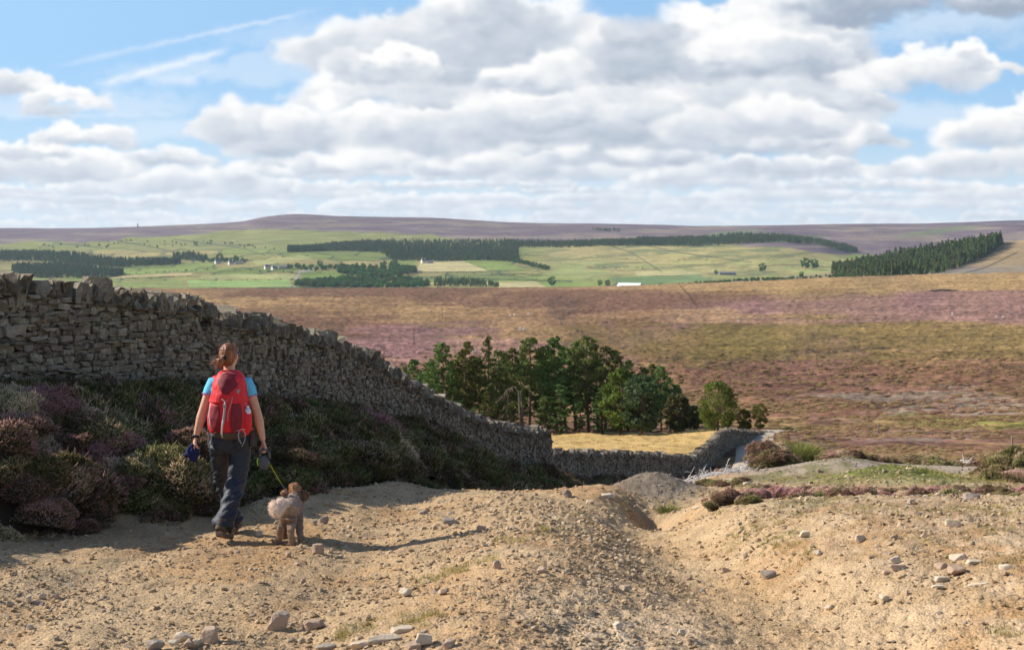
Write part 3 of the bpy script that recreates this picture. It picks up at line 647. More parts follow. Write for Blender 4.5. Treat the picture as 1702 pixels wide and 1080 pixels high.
def build_wall(pts, tops, name, label, hscale, lscale, cope_h, seed, thick=.5, ends=(True, True)):
    r = np.random.default_rng(seed); P2 = [Vector((x, y, 0)) for x, y in pts]
    seg = [0.0]
    for a, b in zip(P2[:-1], P2[1:]): seg.append(seg[-1] + (b - a).length)
    L = seg[-1]; xs = [p.x for p in P2]; ys = [p.y for p in P2]
    def at(s):
        x = np.interp(s, seg, xs); y = np.interp(s, seg, ys); e = .4
        tx = np.interp(s + e, seg, xs) - np.interp(s - e, seg, xs); ty = np.interp(s + e, seg, ys) - np.interp(s - e, seg, ys); q = math.hypot(tx, ty)
        return x, y, tx / q, ty / q
    ztop = lambda y: np.interp(y, [t[0] for t in tops], [t[1] for t in tops]) - cope_h
    mb = MB(); tint = []
    def put(s, h, size, off, lean=0, tn=None, twist=0, jit=.15, rnd=.82):
        x, y, tx, ty = at(s); nx, ny = ty, -tx
        V = stone_verts(r, size, jit, rnd)       # local: x along, y outward, z up
        if lean: c_, s_ = math.cos(lean), math.sin(lean); V = np.stack([V[:, 0] * c_ + V[:, 2] * s_, V[:, 1], -V[:, 0] * s_ + V[:, 2] * c_], 1)
        if twist: c_, s_ = math.cos(twist), math.sin(twist); V = np.stack([V[:, 0] * c_ - V[:, 1] * s_, V[:, 0] * s_ + V[:, 1] * c_, V[:, 2]], 1)
        dz = (ztop(y + ty * .3) - ztop(y - ty * .3)) / .6
        W = np.stack([x + tx * V[:, 0] + nx * (V[:, 1] + off), y + ty * V[:, 0] + ny * (V[:, 1] + off), h + V[:, 2] + dz * V[:, 0] * .55], 1)
        cur.add(W, TQ); tints.append(np.full(26, r.random() if tn is None else tn))
    # face stones
    cur = mb; tints = tint
    s0 = 0.0; k = 0
    while s0 < L:
        bay = r.uniform(.3, .85) * lscale; x, y, tx, ty = at(s0 + bay / 2); b = base_z(x, y); zt = float(ztop(y)); h = -.25 - r.uniform(0, .08); k += 1
        tall = r.uniform(.85, 1.25)
        while b + h < zt - .02:
            ch = r.uniform(.04, .115) * hscale * tall
            if r.random() < .1: ch *= 1.6
            thr = r.random() < .10
            if thr: ch = r.uniform(.04, .06) * hscale
            ch = min(ch, zt + .01 - b - h)
            if ch < .02: break
            s = s0 - r.uniform(0, .09) * lscale; e = s0 + bay + r.uniform(-.03, .07) * lscale
            while s < e:
                ln = (r.uniform(.08, .26) if not thr else r.uniform(.18, .4)) * lscale
                if e - s - ln < .05: ln = max(e - s, .06)
                z = b + h + ch / 2 + (vn1(s * 1.3, seed) - .5) * .06
                fr = (z - b) / max(zt - b, .2); bat = thick / 2 * (1.0 - .22 * np.clip(fr, 0, 1))
                put(s + ln / 2, z, (ln * 1.0, .22, ch * r.uniform(.84, 1.04)), bat - .11 + r.uniform(-.03, .03) + (.045 if thr else 0), lean=r.uniform(-.09, .09), jit=.16, twist=r.uniform(-.12, .12), rnd=.93)
                s += ln
            h += ch
        s0 += bay
    # end cheeks
    for s_e, on in ((0.0, ends[0]), (L, ends[1])):
        if not on: continue
        x, y, tx, ty = at(s_e); b = base_z(x, y); zt = float(ztop(y)); z = b - .2
        while z < zt:
            ch = r.uniform(.06, .12) * hscale; o = -thick / 2
            while o < thick / 2: 
                w = r.uniform(.12, .3); put(s_e + (.04 if s_e > 0 else -.04) + r.uniform(-.02, .02), z + ch / 2, (.24, w, ch), min(o + w / 2, thick / 2 - .1)); o += w
            z += ch
    # lap course under the copes
    s = 0
    while s < L:
        ln = r.uniform(.2, .5) * lscale; x, y, tx, ty = at(s + ln / 2); put(s + ln / 2, float(ztop(y)) + .015, (ln, thick * .86, .06 * hscale), .02 + r.uniform(-.02, .03), jit=.1); s += ln
    root = empty(name, (P2[0].x, P2[0].y, float(base_z(P2[0].x, P2[0].y))))
    tag(root, label, 'stone wall')
    def finish(nm, m_, tn, mats):
        me = m_.mesh(nm, mats, smooth=False, attrs={'tint': np.concatenate(tn)}); o = link(nm, me, root); o.location = -root.location; return o
    body = finish('wall_face', mb, tint, [M_WALL])
    # copes
    cur = MB(); tints = []; s = 0
    while s < L:
        th = r.uniform(.045, .125) * (.3 + .7 * lscale); x, y, tx, ty = at(s); hh = cope_h * (r.uniform(.8, 1.25) if r.random() > .08 else r.uniform(1.3, 1.65))
        if r.random() < .05: th *= 1.6
        put(s + th / 2, float(ztop(y)) + .03 + hh / 2 - .02, (th * 1.1, r.uniform(.34, .52) * thick / .5, hh), r.uniform(-.03, .07), lean=r.uniform(.05, .62), twist=r.uniform(-.55, .55), jit=.30, rnd=.88)
        s += th * .8
    finish('coping', cur, tints, [M_WALL])
    # hearting
    mc = MB(); V = []; ss = np.arange(0, L + .01, .3)
    for s_ in ss:
        x, y, tx, ty = at(min(s_, L)); nx, ny = ty, -tx; b = base_z(x, y) - .4; zt = float(ztop(y)) - .02
        for o_, z_ in ((thick / 2 - .14, b), (thick / 2 * .78 - .12, zt), (-thick / 2 * .8, zt), (-thick / 2, b)): V.append((x + nx * o_, y + ny * o_, z_))
    Q = [(i * 4 + j, i * 4 + (j + 1) % 4, i * 4 + 4 + (j + 1) % 4, i * 4 + 4 + j) for i in range(len(ss) - 1) for j in range(4)]
    Q += [(0, 1, 2, 3), tuple(np.array((3, 2, 1, 0)) + (len(ss) - 1) * 4)]
    mc.add(V, Q); o = mc.build('wall_core', M_CORE, root, smooth=False); o.location = -root.location
    return root
def vn1(x, seed): return float(vnoise(np.array([x]), np.array([.5]), seed)[0])
_yy = np.linspace(-8, 140, 600)
_bz = H(xW(_yy) + .3, _yy, False)
def base_z(x, y): return float(np.interp(y, _yy, _bz))
TOPS = [(-6, .6), (4, .5), (9, .16), (13, -.30), (15, -.44), (16, -.47), (18.3, -.78), (19.2, -.87), (19.45, -1.06), (20.5, -1.19), (23.2, -1.65), (26, -2.23), (29, -2.97), (32.5, -3.82), (36, -4.67), (39.5, -5.38), (42, -5.79)]
TOPL = [(47, -7.2), (53, -8.1), (57, -8.72), (62, -9.5), (70, -10.82), (77, -12.05), (87, -12.8), (98, -13.6), (106, -14.5), (115, -15.95), (129, -17.95)]
build_wall([p for p in WALL if p[1] > 2], TOPS, 'stone_wall', 'tall dry stone wall with leaning cope stones above the heather bank behind the hiker', .78, .80, .205, 3)
build_wall([(.75, 46.5)] + LOWER, TOPL, 'stone_wall', 'low shaded dry stone wall between the yellow field and the winding lane', 1.5, 1.6, .24, 4)
# ------------------------------------------------------------------ scattering by geometry nodes
def proto_collection(name, meshes):
    c = bpy.data.collections.new(name)
    for i, me in enumerate(meshes):
        o = bpy.data.objects.new('%s_%02d' % (name, i), me); c.objects.link(o)
    return c
def scatter(name, coll, pts, rot, scl, pick, label=None, extra_scale=None, parent=None, kind='stuff'):
    me = bpy.data.meshes.new(name); me.vertices.add(len(pts)); me.vertices.foreach_set('co', np.asarray(pts, np.float32).ravel())
    a = me.attributes.new('rot', 'FLOAT_VECTOR', 'POINT'); a.data.foreach_set('vector', np.asarray(rot, np.float32).ravel())
    scl = np.asarray(scl, np.float32); scl = np.repeat(scl[:, None], 3, 1) if scl.ndim == 1 else scl
    a = me.attributes.new('scl', 'FLOAT_VECTOR', 'POINT'); a.data.foreach_set('vector', scl.ravel())
    a = me.attributes.new('pick', 'INT', 'POINT'); a.data.foreach_set('value', np.asarray(pick, np.int32))
    o = link(name, me, parent); g = bpy.data.node_groups.new(name, 'GeometryNodeTree')
    g.interface.new_socket('Geometry', in_out='INPUT', socket_type='NodeSocketGeometry'); g.interface.new_socket('Geometry', in_out='OUTPUT', socket_type='NodeSocketGeometry')
    N = g.nodes; gi = N.new('NodeGroupInput'); go = N.new('NodeGroupOutput'); ip = N.new('GeometryNodeInstanceOnPoints'); ci = N.new('GeometryNodeCollectionInfo')
    ci.inputs['Collection'].default_value = coll; ci.inputs['Separate Children'].default_value = True; ci.inputs['Reset Children'].default_value = True
    def na(nm, t): n = N.new('GeometryNodeInputNamedAttribute'); n.data_type = t; n.inputs['Name'].default_value = nm; return n.outputs['Attribute']
    g.links.new(gi.outputs[0], ip.inputs['Points']); g.links.new(ci.outputs[0], ip.inputs['Instance']); ip.inputs['Pick Instance'].default_value = True
    g.links.new(na('pick', 'INT'), ip.inputs['Instance Index']); g.links.new(na('rot', 'FLOAT_VECTOR'), ip.inputs['Rotation']); g.links.new(na('scl', 'FLOAT_VECTOR'), ip.inputs['Scale'])
    g.links.new(ip.outputs[0], go.inputs[0]); m = o.modifiers.new('scatter', 'NODES'); m.node_group = g
    if kind: o['kind'] = kind
    return o

# ------------------------------------------------------------------ heather
def leafy(name, stops, trans=.18, hue=.04, vary=.2):
    def fn(n):
        t = n.attr('tint', True); oi = n.new('ShaderNodeObjectInfo'); a = n.noise(n.pos(), 3.0, 3, .6)
        f = n.math('ADD', n.math('MULTIPLY', t, .82), n.math('MULTIPLY', n.ramp(a, .3, .7), .18)); c = n.cr(f, stops)
        h = n.new('ShaderNodeHueSaturation'); n.put(h.inputs['Color'], c); n.put(h.inputs['Hue'], n.ramp(oi.outputs['Random'], 0, 1, .5 - hue, .5 + hue)); n.put(h.inputs['Value'], n.ramp(oi.outputs['Random'], 0, 1, 1 - vary, 1 + vary))
        return {'Base Color': h.outputs[0]}
    m = material(name, fn, rough=.75, spec=.15); nt = m.node_tree; bs = nt.nodes['Principled BSDF']; out = nt.nodes['Material Output']
    tr = nt.nodes.new('ShaderNodeBsdfTranslucent'); mx = nt.nodes.new('ShaderNodeMixShader'); mx.inputs[0].default_value = trans
    nt.links.new(bs.inputs['Base Color'].links[0].from_socket, tr.inputs[0]); nt.links.new(bs.outputs[0], mx.inputs[1]); nt.links.new(tr.outputs[0], mx.inputs[2]); nt.links.new(mx.outputs[0], out.inputs[0])
    return m
M_HEA = leafy('heather_sprigs', [(0, (.05, .058, .018)), (.25, (.105, .11, .032)), (.42, (.23, .20, .07)), (.5, (.36, .225, .13)), (.58, (.54, .34, .22)), (.70, (.72, .45, .36)), (1, (.92, .64, .57))], .25)
M_MOOR = leafy('moor_sprigs', [(0, (.15, .15, .045)), (.25, (.22, .19, .06)), (.42, (.26, .165, .075)), (.5, (.28, .155, .08)), (.62, (.36, .19, .13)), (.75, (.43, .23, .19)), (1, (.52, .30, .29))], .1, .02, .2)
M_GRASS = leafy('grass_blades', [(0, (.07, .11, .02)), (.35, (.16, .20, .045)), (.6, (.34, .31, .10)), (.8, (.56, .41, .18)), (1, (.70, .52, .27))], .3, .012, .15)
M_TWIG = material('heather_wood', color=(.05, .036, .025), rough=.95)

def sprig_mesh(name, seed, R, Hh, n, pink, green_mix=.5, slen=(.035, .10), width=.0044, mat=None):
    """a low dome of upright leafy sprigs with flower spikes, over a dark woody core"""
    r = np.random.default_rng(seed)
    a = r.uniform(0, 2 * PI, n); q = np.sqrt(r.uniform(0, 1, n)); rr = R * q * (1 + .18 * np.sin(3 * a + seed) + .1 * np.sin(7 * a))
    bx, by = rr * np.cos(a), rr * np.sin(a); lump = vnoise(bx * 5 / R * .7 + seed, by * 5 / R * .7, seed)
    bz = Hh * (1 - q ** 2.2) ** .6 * (.75 + .5 * lump) * r.uniform(.8, 1.0, n)
    sk = r.random(n) < .24; rr = np.where(sk, R * r.uniform(.86, 1.04, n), rr); bx = np.where(sk, rr * np.cos(a), bx); by = np.where(sk, rr * np.sin(a), by); bz = np.where(sk, r.uniform(-.20, .08, n), bz); q = np.where(sk, 1.0, q)
    ln = r.uniform(*slen, n) * np.where(r.random(n) < .06, 1.7, 1.0); out = np.where(sk, .9, .22 + .38 * q)
    d = np.stack([np.cos(a) * out * q + r.normal(0, .46, n), np.sin(a) * out * q + r.normal(0, .46, n), np.ones(n) * (1.05 - .35 * q)], 1); d /= np.linalg.norm(d, axis=1)[:, None]
    p0 = np.stack([bx, by, bz], 1) - d * .03; p1 = p0 + d * ln[:, None] * .55; bend = np.stack([r.normal(0, .12, n), r.normal(0, .12, n), r.uniform(0, .2, n)], 1); p2 = p1 + (d + bend) * ln[:, None] * .5
    side = np.cross(d, r.normal(0, 1, (n, 3))); side /= np.linalg.norm(side, axis=1)[:, None]; s2 = np.cross(d, side)
    w = width * r.uniform(.7, 1.4, n)[:, None]
    flower = r.uniform(0, 1, n) < pink * np.clip(.55 + lump, 0, 1.4)
    V = []; T = []; tint = []
    tri = [side, -.5 * side + .866 * s2, -.5 * side - .866 * s2]
    lay = [p0 + t * w * .9 for t in tri] + [p1 + t * w * 1.5 for t in tri] + [p2]
    V = np.stack(lay, 1).reshape(-1, 3); b = (np.arange(n) * 7)[:, None]
    tr = []
    for k in range(3):
        j = (k + 1) % 3; tr += [(k, j, 3 + j), (k, 3 + j, 3 + k), (3 + k, 3 + j, 6)]
    T = (b[:, None] + np.array(tr)[None]).reshape(-1, 3)
    g = np.clip(r.normal(.2 + .16 * green_mix, .09, n), 0, .5); br = r.uniform(0, 1, n) < .14; g = np.where(br, r.uniform(.45, .6, n), g)
    fl = np.where(flower, r.uniform(.6, 1.0, n), g + .06)
    tint = np.stack([g * .7] * 3 + [np.where(flower, (g + fl) / 2 + .05, g)] * 3 + [fl], 1).ravel()
    mb = MB(); mb.add(V, None, T)
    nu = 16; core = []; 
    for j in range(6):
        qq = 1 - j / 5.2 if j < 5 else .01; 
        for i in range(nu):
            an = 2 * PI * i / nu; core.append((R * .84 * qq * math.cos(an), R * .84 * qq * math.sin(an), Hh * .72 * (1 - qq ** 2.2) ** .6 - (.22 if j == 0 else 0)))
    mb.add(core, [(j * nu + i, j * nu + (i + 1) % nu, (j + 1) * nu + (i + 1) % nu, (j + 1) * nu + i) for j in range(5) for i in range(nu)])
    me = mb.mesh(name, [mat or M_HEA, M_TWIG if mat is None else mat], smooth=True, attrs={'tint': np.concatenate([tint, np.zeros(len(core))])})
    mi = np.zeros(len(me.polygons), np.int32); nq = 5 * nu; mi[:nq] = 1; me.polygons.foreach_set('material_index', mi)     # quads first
    return me
HM = {  # green, mixed, flowering, brown
    'green': [sprig_mesh('heather_green', 1, .42, .26, 3200, .05, .6), sprig_mesh('heather_green', 2, .38, .32, 3100, .06, .4)],
    'mixed': [sprig_mesh('heather_mixed', 3, .42, .28, 3200, .28, .35), sprig_mesh('heather_mixed', 4, .40, .34, 3200, .4, .3)],
    'pink': [sprig_mesh('heather_pink', 5, .42, .30, 3500, 1.1, .4), sprig_mesh('heather_pink', 6, .38, .34, 3400, .9, .4)]}
C_HEA = proto_collection('heather_kinds', HM['green'] + HM['mixed'] + HM['pink'])

def slope_rot(x, y, r, amount=.6):
    e = .15; zx = (H(x + e, y, False) - H(x - e, y, False)) / (2 * e); zy = (H(x, y + e, False) - H(x, y - e, False)) / (2 * e)
    # small tilt to lie with the slope
    return np.stack([np.arctan(zy) * amount, -np.arctan(zx) * amount, np.zeros(len(x))], 1)

def build_heather():
    r = np.random.default_rng(77); X = []; Y = []; S = []; K = []
    # bank under the wall: jittered lattice between foot and wall
    y = 7.0
    while y < 60:
        st = .26 if y < 26 else .40
        x = xF(y) - .05; w = xW(y) + .28
        while x > w - st:
            xx = x + r.uniform(-.12, .12); yy = y + r.uniform(-.14, .14)
            if yy < 11.6 and r.random() < .25: X.append(max(xx, xW(yy) + .3)); Y.append(yy); S.append(2.3); K.append(r.integers(2, 6))  # outsize clumps out of view, added to cast shade on the dirt
            if yy > 7.0 and (yy < 44 or r.random() < .8):
                X.append(max(xx, xW(yy) + .3)); Y.append(yy)
                t = (xF(yy) - xx) / (xF(yy) - xW(yy) + .01)
                f = float(fbm(np.array([xx * .7]), np.array([yy * .5]), 91, 3)[0])
                near = math.exp(-((t - .3) / .35) ** 2) * (yy < 15)
                u = r.random()
                K.append(r.integers(4, 6) if u < .015 + .4 * near * (f > .45) else (r.integers(2, 4) if u < .16 + .35 * near else r.integers(0, 2)))
                S.append(r.uniform(.55, 1.0) * (1 if y < 26 else 1.25) * (.75 if t < .15 else (.62 if t > .72 else 1)))
            x -= st
        y += st
    X = np.array(X); Y = np.array(Y); S = np.array(S); K = np.array(K)
    rot = slope_rot(X, Y, r); rot[:, 2] = r.uniform(0, 6.28, len(X)); Z = H(X, Y, False) - .06
    sc = np.stack([S * 1.15, S * 1.15, S * r.uniform(.65, 1.1, len(X))], 1)
    scatter('heather', C_HEA, np.stack([X, Y, Z], 1), rot, sc, K)
    # strip of heather along the top of the right-hand bank and scrub behind the mounds
    X = []; Y = []; S = []; K = []
    def belt(px0, px1, py0, py1, d0, n, smin, smax, kinds):
        for i in range(n):
            t = r.random(); px = px0 + (px1 - px0) * t; d = d0 + r.normal(0, .35); x = (px - CX) / F * d
            X.append(x); Y.append(d); S.append(r.uniform(smin, smax)); K.append(r.choice(kinds))
    belt(1245, 1600, 0, 0, 16.6, 110, .22, .42, [0, 2, 3, 4, 4, 5]); belt(1175, 1240, 0, 0, 16.9, 12, .12, .22, [0, 2, 4]); belt(1640, 1760, 0, 0, 19.8, 34, .4, .75, [0, 2, 1, 3, 4]); belt(1630, 1760, 0, 0, 16.8, 14, .25, .4, [4, 2, 5])
    belt(1440, 1640, 0, 0, 24.3, 26, .3, .6, [0, 2, 3]); belt(1150, 1245, 0, 0, 21.5, 12, .25, .4, [0, 2, 1]); belt(1180, 1215, 0, 0, 28.5, 8, .3, .45, [0, 4, 2]); belt(1130, 1180, 0, 0, 27.5, 12, .3, .5, [4, 2]); belt(1540, 1702, 0, 0, 15.3, 10, .16, .26, [0, 2])
    X = np.array(X); Y = np.array(Y); Z = H(X, Y, False) - .03; S = np.array(S); rot = slope_rot(X, Y, r); rot[:, 2] = r.uniform(0, 6.28, len(X))
    o = scatter('heather', C_HEA, np.stack([X, Y, Z], 1), rot, np.stack([S, S, S * .8], 1), K)
    # moor beyond: coarse tussocks that catch the light
    cm = proto_collection('moor_tussocks', [sprig_mesh('moor_green', 11, .5, .3, 260, .05, .6, (.1, .22), .03, M_MOOR), sprig_mesh('moor_mixed', 12, .5, .3, 260, .35, .3, (.1, .22), .03, M_MOOR), sprig_mesh('moor_pink', 13, .5, .3, 260, .9, .3, (.1, .2), .03, M_MOOR), straw_tuft('moor_straw', 14, .35, .45, 160, .02)])
    n = 120000; d = np.exp(r.uniform(math.log(48), math.log(560), n)); keep = r.random(n) < sstep(560, 330, d); px = r.uniform(-60, 1780, n); x = (px - CX) / F * d
    lane = np.abs(x - np.interp(d, [57, 70, 85, 100, 125, 140], [10, 11.8, 14.1, 16.6, 20.5, 25])) < 1.5
    hay = (x < np.interp(d, [50, 57, 62, 70, 77, 87, 98, 106, 115, 125, 160, 176], [2, 3.6, 5.2, 8.2, 10.6, 13, 15.3, 17.2, 20.2, 24.5, 28.0, 28.5])) & (d < 174)
    ok = keep & ~(lane & (d < 142)) & ~hay & ~((px < 880) & (d < 170)); x, d, px = x[ok], d[ok], px[ok]; n = len(x)
    z = H(x, d); c = moor_colour(x, d, z); u = r.random(n); gr, br_ = c[:, 1] / c[:, 0], c[:, 2] / c[:, 0]
    pk = np.where((br_ > .44) & (u < .75), 2, np.where((gr > .66) & (u < .6), 0, np.where((gr > .59) & (c[:, 0] > .3) & (u < .6), 3, np.where(u < .35, 0, 1))))
    pk = np.where((px > 1280) & (px < 1420) & (d < 100) & (u < .6), 3, pk)
    thin = fbm(x / 9, d / 9, 93, 4) > r.uniform(.42, .66, n); x, d, z, pk = x[thin], d[thin], z[thin], pk[thin]; n = len(x)
    s = r.uniform(.25, .75, n) * np.clip(d / 140, .8, 1.6); z = z - .06 * s
    rot = np.zeros((n, 3)); rot[:, 2] = r.uniform(0, 6.28, n)
    scatter('moor_vegetation', cm, np.stack([x, d, z], 1), rot, np.stack([s * 1.3, s * 1.1, s * .62], 1), pk)

def straw_tuft(name, seed, R, L, n, w=.004, tmin=.6, tmax=1.0, spread=.5):
    r = np.random.default_rng(seed); a = r.uniform(0, 6.283, n); q = r.uniform(0, 1, n) ** .7 * R * .5
    p0 = np.stack([q * np.cos(a), q * np.sin(a), np.full(n, -.02)], 1); ln = L * r.uniform(.5, 1, n)
    d = np.stack([np.cos(a) * r.uniform(0, spread, n) + r.normal(0, .12, n), np.sin(a) * r.uniform(0, spread, n) + r.normal(0, .12, n), np.ones(n)], 1); d /= np.linalg.norm(d, axis=1)[:, None]
    sd_ = np.stack([-np.sin(a + r.normal(0, .8, n)), np.cos(a + r.normal(0, .8, n)), np.zeros(n)], 1) * w
    p1 = p0 + d * ln[:, None] * .5; p2 = p0 + d * ln[:, None] + np.stack([np.cos(a), np.sin(a), -np.ones(n)], 1) * (ln * .18)[:, None]
    V = np.stack([p0 - sd_, p0 + sd_, p1 + sd_ * .8, p1 - sd_ * .8, p2], 1).reshape(-1, 3); b = np.arange(n)[:, None] * 5
    Q = (b + np.array([0, 1, 2, 3])[None]); T = (b + np.array([3, 2, 4])[None]); t = np.repeat(r.uniform(tmin, tmax, n), 5)
    return mesh_np(name, V, Q, False, [M_GRASS], T, {'tint': t})
build_heather()

# the bushes one can tell apart
def bush(px, d, R, top, kind, label, us=.62, name='heather_bush'):
    """a mound of many small heather crowns"""
    r = random.Random(label); d += R * .25 if d < 15 else 0; b = ground(px, d); root = empty(name, b); tag(root, label, 'heather bush')
    hm = max(.08, -(top - HY) / F * d - b.z - .16 * us); n = max(3, min(60, int((R / (.23 * us)) ** 2))); c = math.ceil(n)
    for i in range(n):
        q = math.sqrt((i + .5) / n) * 1.08; a = i * 2.39996 + r.uniform(-.2, .2); x, y = R * q * math.cos(a), R * q * math.sin(a) * .85
        lump = .82 + .3 * r.random(); k = r.random()
        me = HM[kind if k < .62 else ('mixed' if k < .9 else 'green')][i % 2]; o = link('branch', me, root)
        zg = Hs(b.x + x, b.y + y, False) - b.z; o.location = (x, y, max(zg, zg * .4 + hm * max(0, 1 - (q / 1.06) ** 2.6) * lump) - .03)
        s = us * r.uniform(.7, 1.3); o.scale = (s * r.uniform(.9, 1.3), s * r.uniform(.9, 1.2), s * r.uniform(.5, .95)); o.rotation_euler = (-y / R * .25 * q + r.uniform(-.15, .15), x / R * .25 * q + r.uniform(-.15, .15), r.uniform(0, 6.28))
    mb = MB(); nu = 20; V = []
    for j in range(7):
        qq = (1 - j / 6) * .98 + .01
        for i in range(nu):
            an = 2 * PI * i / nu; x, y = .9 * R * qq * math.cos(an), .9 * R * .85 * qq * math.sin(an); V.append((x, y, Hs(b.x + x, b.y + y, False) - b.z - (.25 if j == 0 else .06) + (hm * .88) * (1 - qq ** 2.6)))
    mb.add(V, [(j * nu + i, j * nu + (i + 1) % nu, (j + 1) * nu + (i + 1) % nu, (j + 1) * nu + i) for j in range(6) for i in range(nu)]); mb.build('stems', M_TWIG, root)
    return root
for a in [
    (40, 13.9, .95, 655, 'pink', 'tallest flowering heather mound at the left edge, sunlit pink on top'),
    (140, 14.2, .62, 705, 'pink', 'pink-topped heather mound sloping down to the right behind the big left mound'),
    (55, 12.95, .62, 745, 'mixed', 'pale grey-green heather mound bulging over the shaded dirt at lower left'),
    (-45, 12.5, .85, 712, 'pink', 'brown heather bush cut by the left edge beside the shaded dirt'),
    (122, 13.2, .34, 785, 'mixed', 'low heather bush with faded flowers at the foot of the pale left mound'),
    (186, 13.8, .42, 760, 'pink', 'pink heather bush at the right end of the sunlit left clump'),
    (243, 14.0, .5, 752, 'mixed', 'rounded olive heather bush with pink tips halfway between the left edge and the hiker'),
    (300, 14.7, .42, 724, 'mixed', 'heather bush with brown seed heads just left of the hiker behind the blue cloth'),
    (322, 14.5, .34, 765, 'green', 'dark green heather bush spilling onto the dirt left of the hiker legs'),
    (265, 14.0, .30, 795, 'green', 'low dark green heather bush at the foot of the bank below the olive one'),
    (470, 16.2, .36, 742, 'green', 'dark heather bush above the dirt bank straight behind the dog'),
    (600, 19.2, .36, 738, 'green', 'dark green heather bush overhanging the eroded dirt bank right of the dog'),
    (1290, 25.5, .36, 752, 'green', 'dark green heather bush with a few pink flowers on the lip of the gravel mound', .4),
    (1405, 23.6, .30, 756, 'pink', 'pink flowering heather on the crest of the gravel mound under pale stones', .3),
    (1530, 24.2, .34, 756, 'mixed', 'brown-green heather bush behind the right end of the grassy green mound', .35),
    (1700, 20.5, .6, 752, 'green', 'tall dark heather bush cut by the right edge of the picture', .5),
    (1655, 15.4, .17, 846, 'green', 'small isolated heather tuft on bare earth near the right edge', .25),
    (1243, 15.2, .10, 874, 'green', 'tiny green tuft beside the small hollow in the right-hand bank', .2),
    (1200, 16.2, .16, 812, 'green', 'small low heather patch on the lip of the bank just right of the gully head', .25)]:
    bush(*a)
bush(1282, 60, .85, 736, 'pink', 'purple heather bush beside the lane, right of the dry stone wall', 1.3)
bush(1345, 52, .45, 765, 'pink', 'small purple heather clump below the tall rushes', .9)

def rushes(px, d, label, h=1.5, R=1.2, seed=3, tmin=.1, tmax=.7, n=1400, w=.012):
    o = link('rush_clump', straw_tuft('rush_clump', seed, R, h, n, w, tmin, tmax, .55)); o.location = ground(px, d); tag(o, label, 'rushes'); return o
rushes(1327, 66, 'tall clump of yellow-green rushes standing alone right of the lane', 1.35, 1.7)

o = link('grass_tuft', straw_tuft('grass_tuft', 9, .34, .13, 420, .003, .0, .45, .7)); o.location = ground_at(1112, 850, 15, 19.5); tag(o, 'small green grass tuft at the head of the gully under the gravel mound', 'grass tuft')

# grass
def build_grass():
    r = np.random.default_rng(5)
    cg = proto_collection('grass_tufts', [straw_tuft('tuft_green', 1, .10, .05, 40, .0022, .0, .35), straw_tuft('tuft_dry', 2, .12, .11, 40, .0022, .4, .95), straw_tuft('tuft_olive', 3, .10, .06, 40, .0022, .15, .5)])
    X = []; Y = []; K = []; S = []
    def at_patch(px, py, rx, ry, n, kinds, smin=.5, smax=1.1):
        p = ground_at(px, py); k = p.y / F
        for i in range(n):
            X.append(p.x + r.normal(0, rx * k)); Y.append(p.y + r.normal(0, ry)); K.append(r.choice(kinds)); S.append(r.uniform(smin, smax))
    # mown-looking turf on the green mound
    n = 5200; ex = r.normal(0, .48, n); ey = r.normal(0, .55, n); X += list(5.2 + ex); Y += list(18.9 + ey); K += [0 if v < .9 else 2 for v in r.random(n)]; S += list(r.uniform(.3, .6, n))
    at_patch(1590, 790, 45, .5, 200, [1, 1, 2], .5, 1.1); at_patch(1330, 792, 40, .3, 60, [1, 2], .4, .9); at_patch(1290, 800, 60, .3, 80, [1, 2], .4, .8)
    for (px, py, rx, ry, n) in [(850, 895, 18, .2, 60), (905, 885, 14, .2, 40), (770, 945, 40, .2, 90), (700, 1030, 22, .12, 70), (600, 1045, 20, .1, 50), (575, 1055, 8, .06, 30), (730, 958, 20, .15, 40), (1245, 884, 30, .2, 110), (1290, 895, 20, .15, 70), (1340, 925, 14, .1, 30), (1300, 905, 20, .15, 40), (1115, 845, 18, .25, 80), (1180, 818, 40, .3, 110), (1440, 845, 22, .2, 60), (1545, 850, 30, .25, 80), (1660, 850, 30, .25, 90), (1680, 930, 20, .15, 40), (1670, 1050, 14, .08, 40), (1560, 900, 40, .3, 60), (1030, 833, 16, .3, 40), (945, 855, 20, .2, 30), (1400, 830, 60, .3, 90), (1350, 855, 50, .3, 60), (1240, 835, 40, .3, 60), (1640, 875, 30, .2, 40), (1610, 845, 30, .2, 40)]:
        at_patch(px, py, rx, ry, n, [0, 0, 2, 1], .35, .8)
    # thin fringe where the bank meets the dirt
    for y in np.arange(11.5, 23, .04):
        if r.random() < .55: X.append(float(xF(y)) + r.normal(-.05, .12)); Y.append(y); K.append(r.choice([0, 0, 2])); S.append(r.uniform(.6, 1.5))
    X = np.array(X); Y = np.array(Y); Z = H(X, Y) - .004; rot = np.zeros((len(X), 3)); rot[:, 2] = r.uniform(0, 6.28, len(X))
    scatter('grass', cg, np.stack([X, Y, Z], 1), rot, np.array(S), K)
    # standing hay
    ch = proto_collection('hay_tufts', [straw_tuft('hay_a', 4, .8, .3, 50, .015, .8, 1.0), straw_tuft('hay_b', 5, .8, .25, 50, .015, .72, .95)])
    n = 4200; d = np.exp(r.uniform(math.log(72), math.log(171), n)); x = r.uniform(-60, 27, n); ok = (x < np.interp(d, [50, 57, 62, 70, 77, 87, 98, 106, 115, 125, 160, 176], [1.0, 1.6, 3.2, 6.2, 8.6, 11, 13.3, 15.2, 18.0, 20.9, 25, 25.5]) - .3) & ((x / d) > -.06); x, d = x[ok], d[ok]; n = len(x)
    rot = np.zeros((n, 3)); rot[:, 2] = r.uniform(0, 6.28, n); scatter('hay_grass', ch, np.stack([x, d, H(x, d) - .05], 1), rot, r.uniform(.6, 1.2, n), r.integers(0, 2, n))
build_grass()
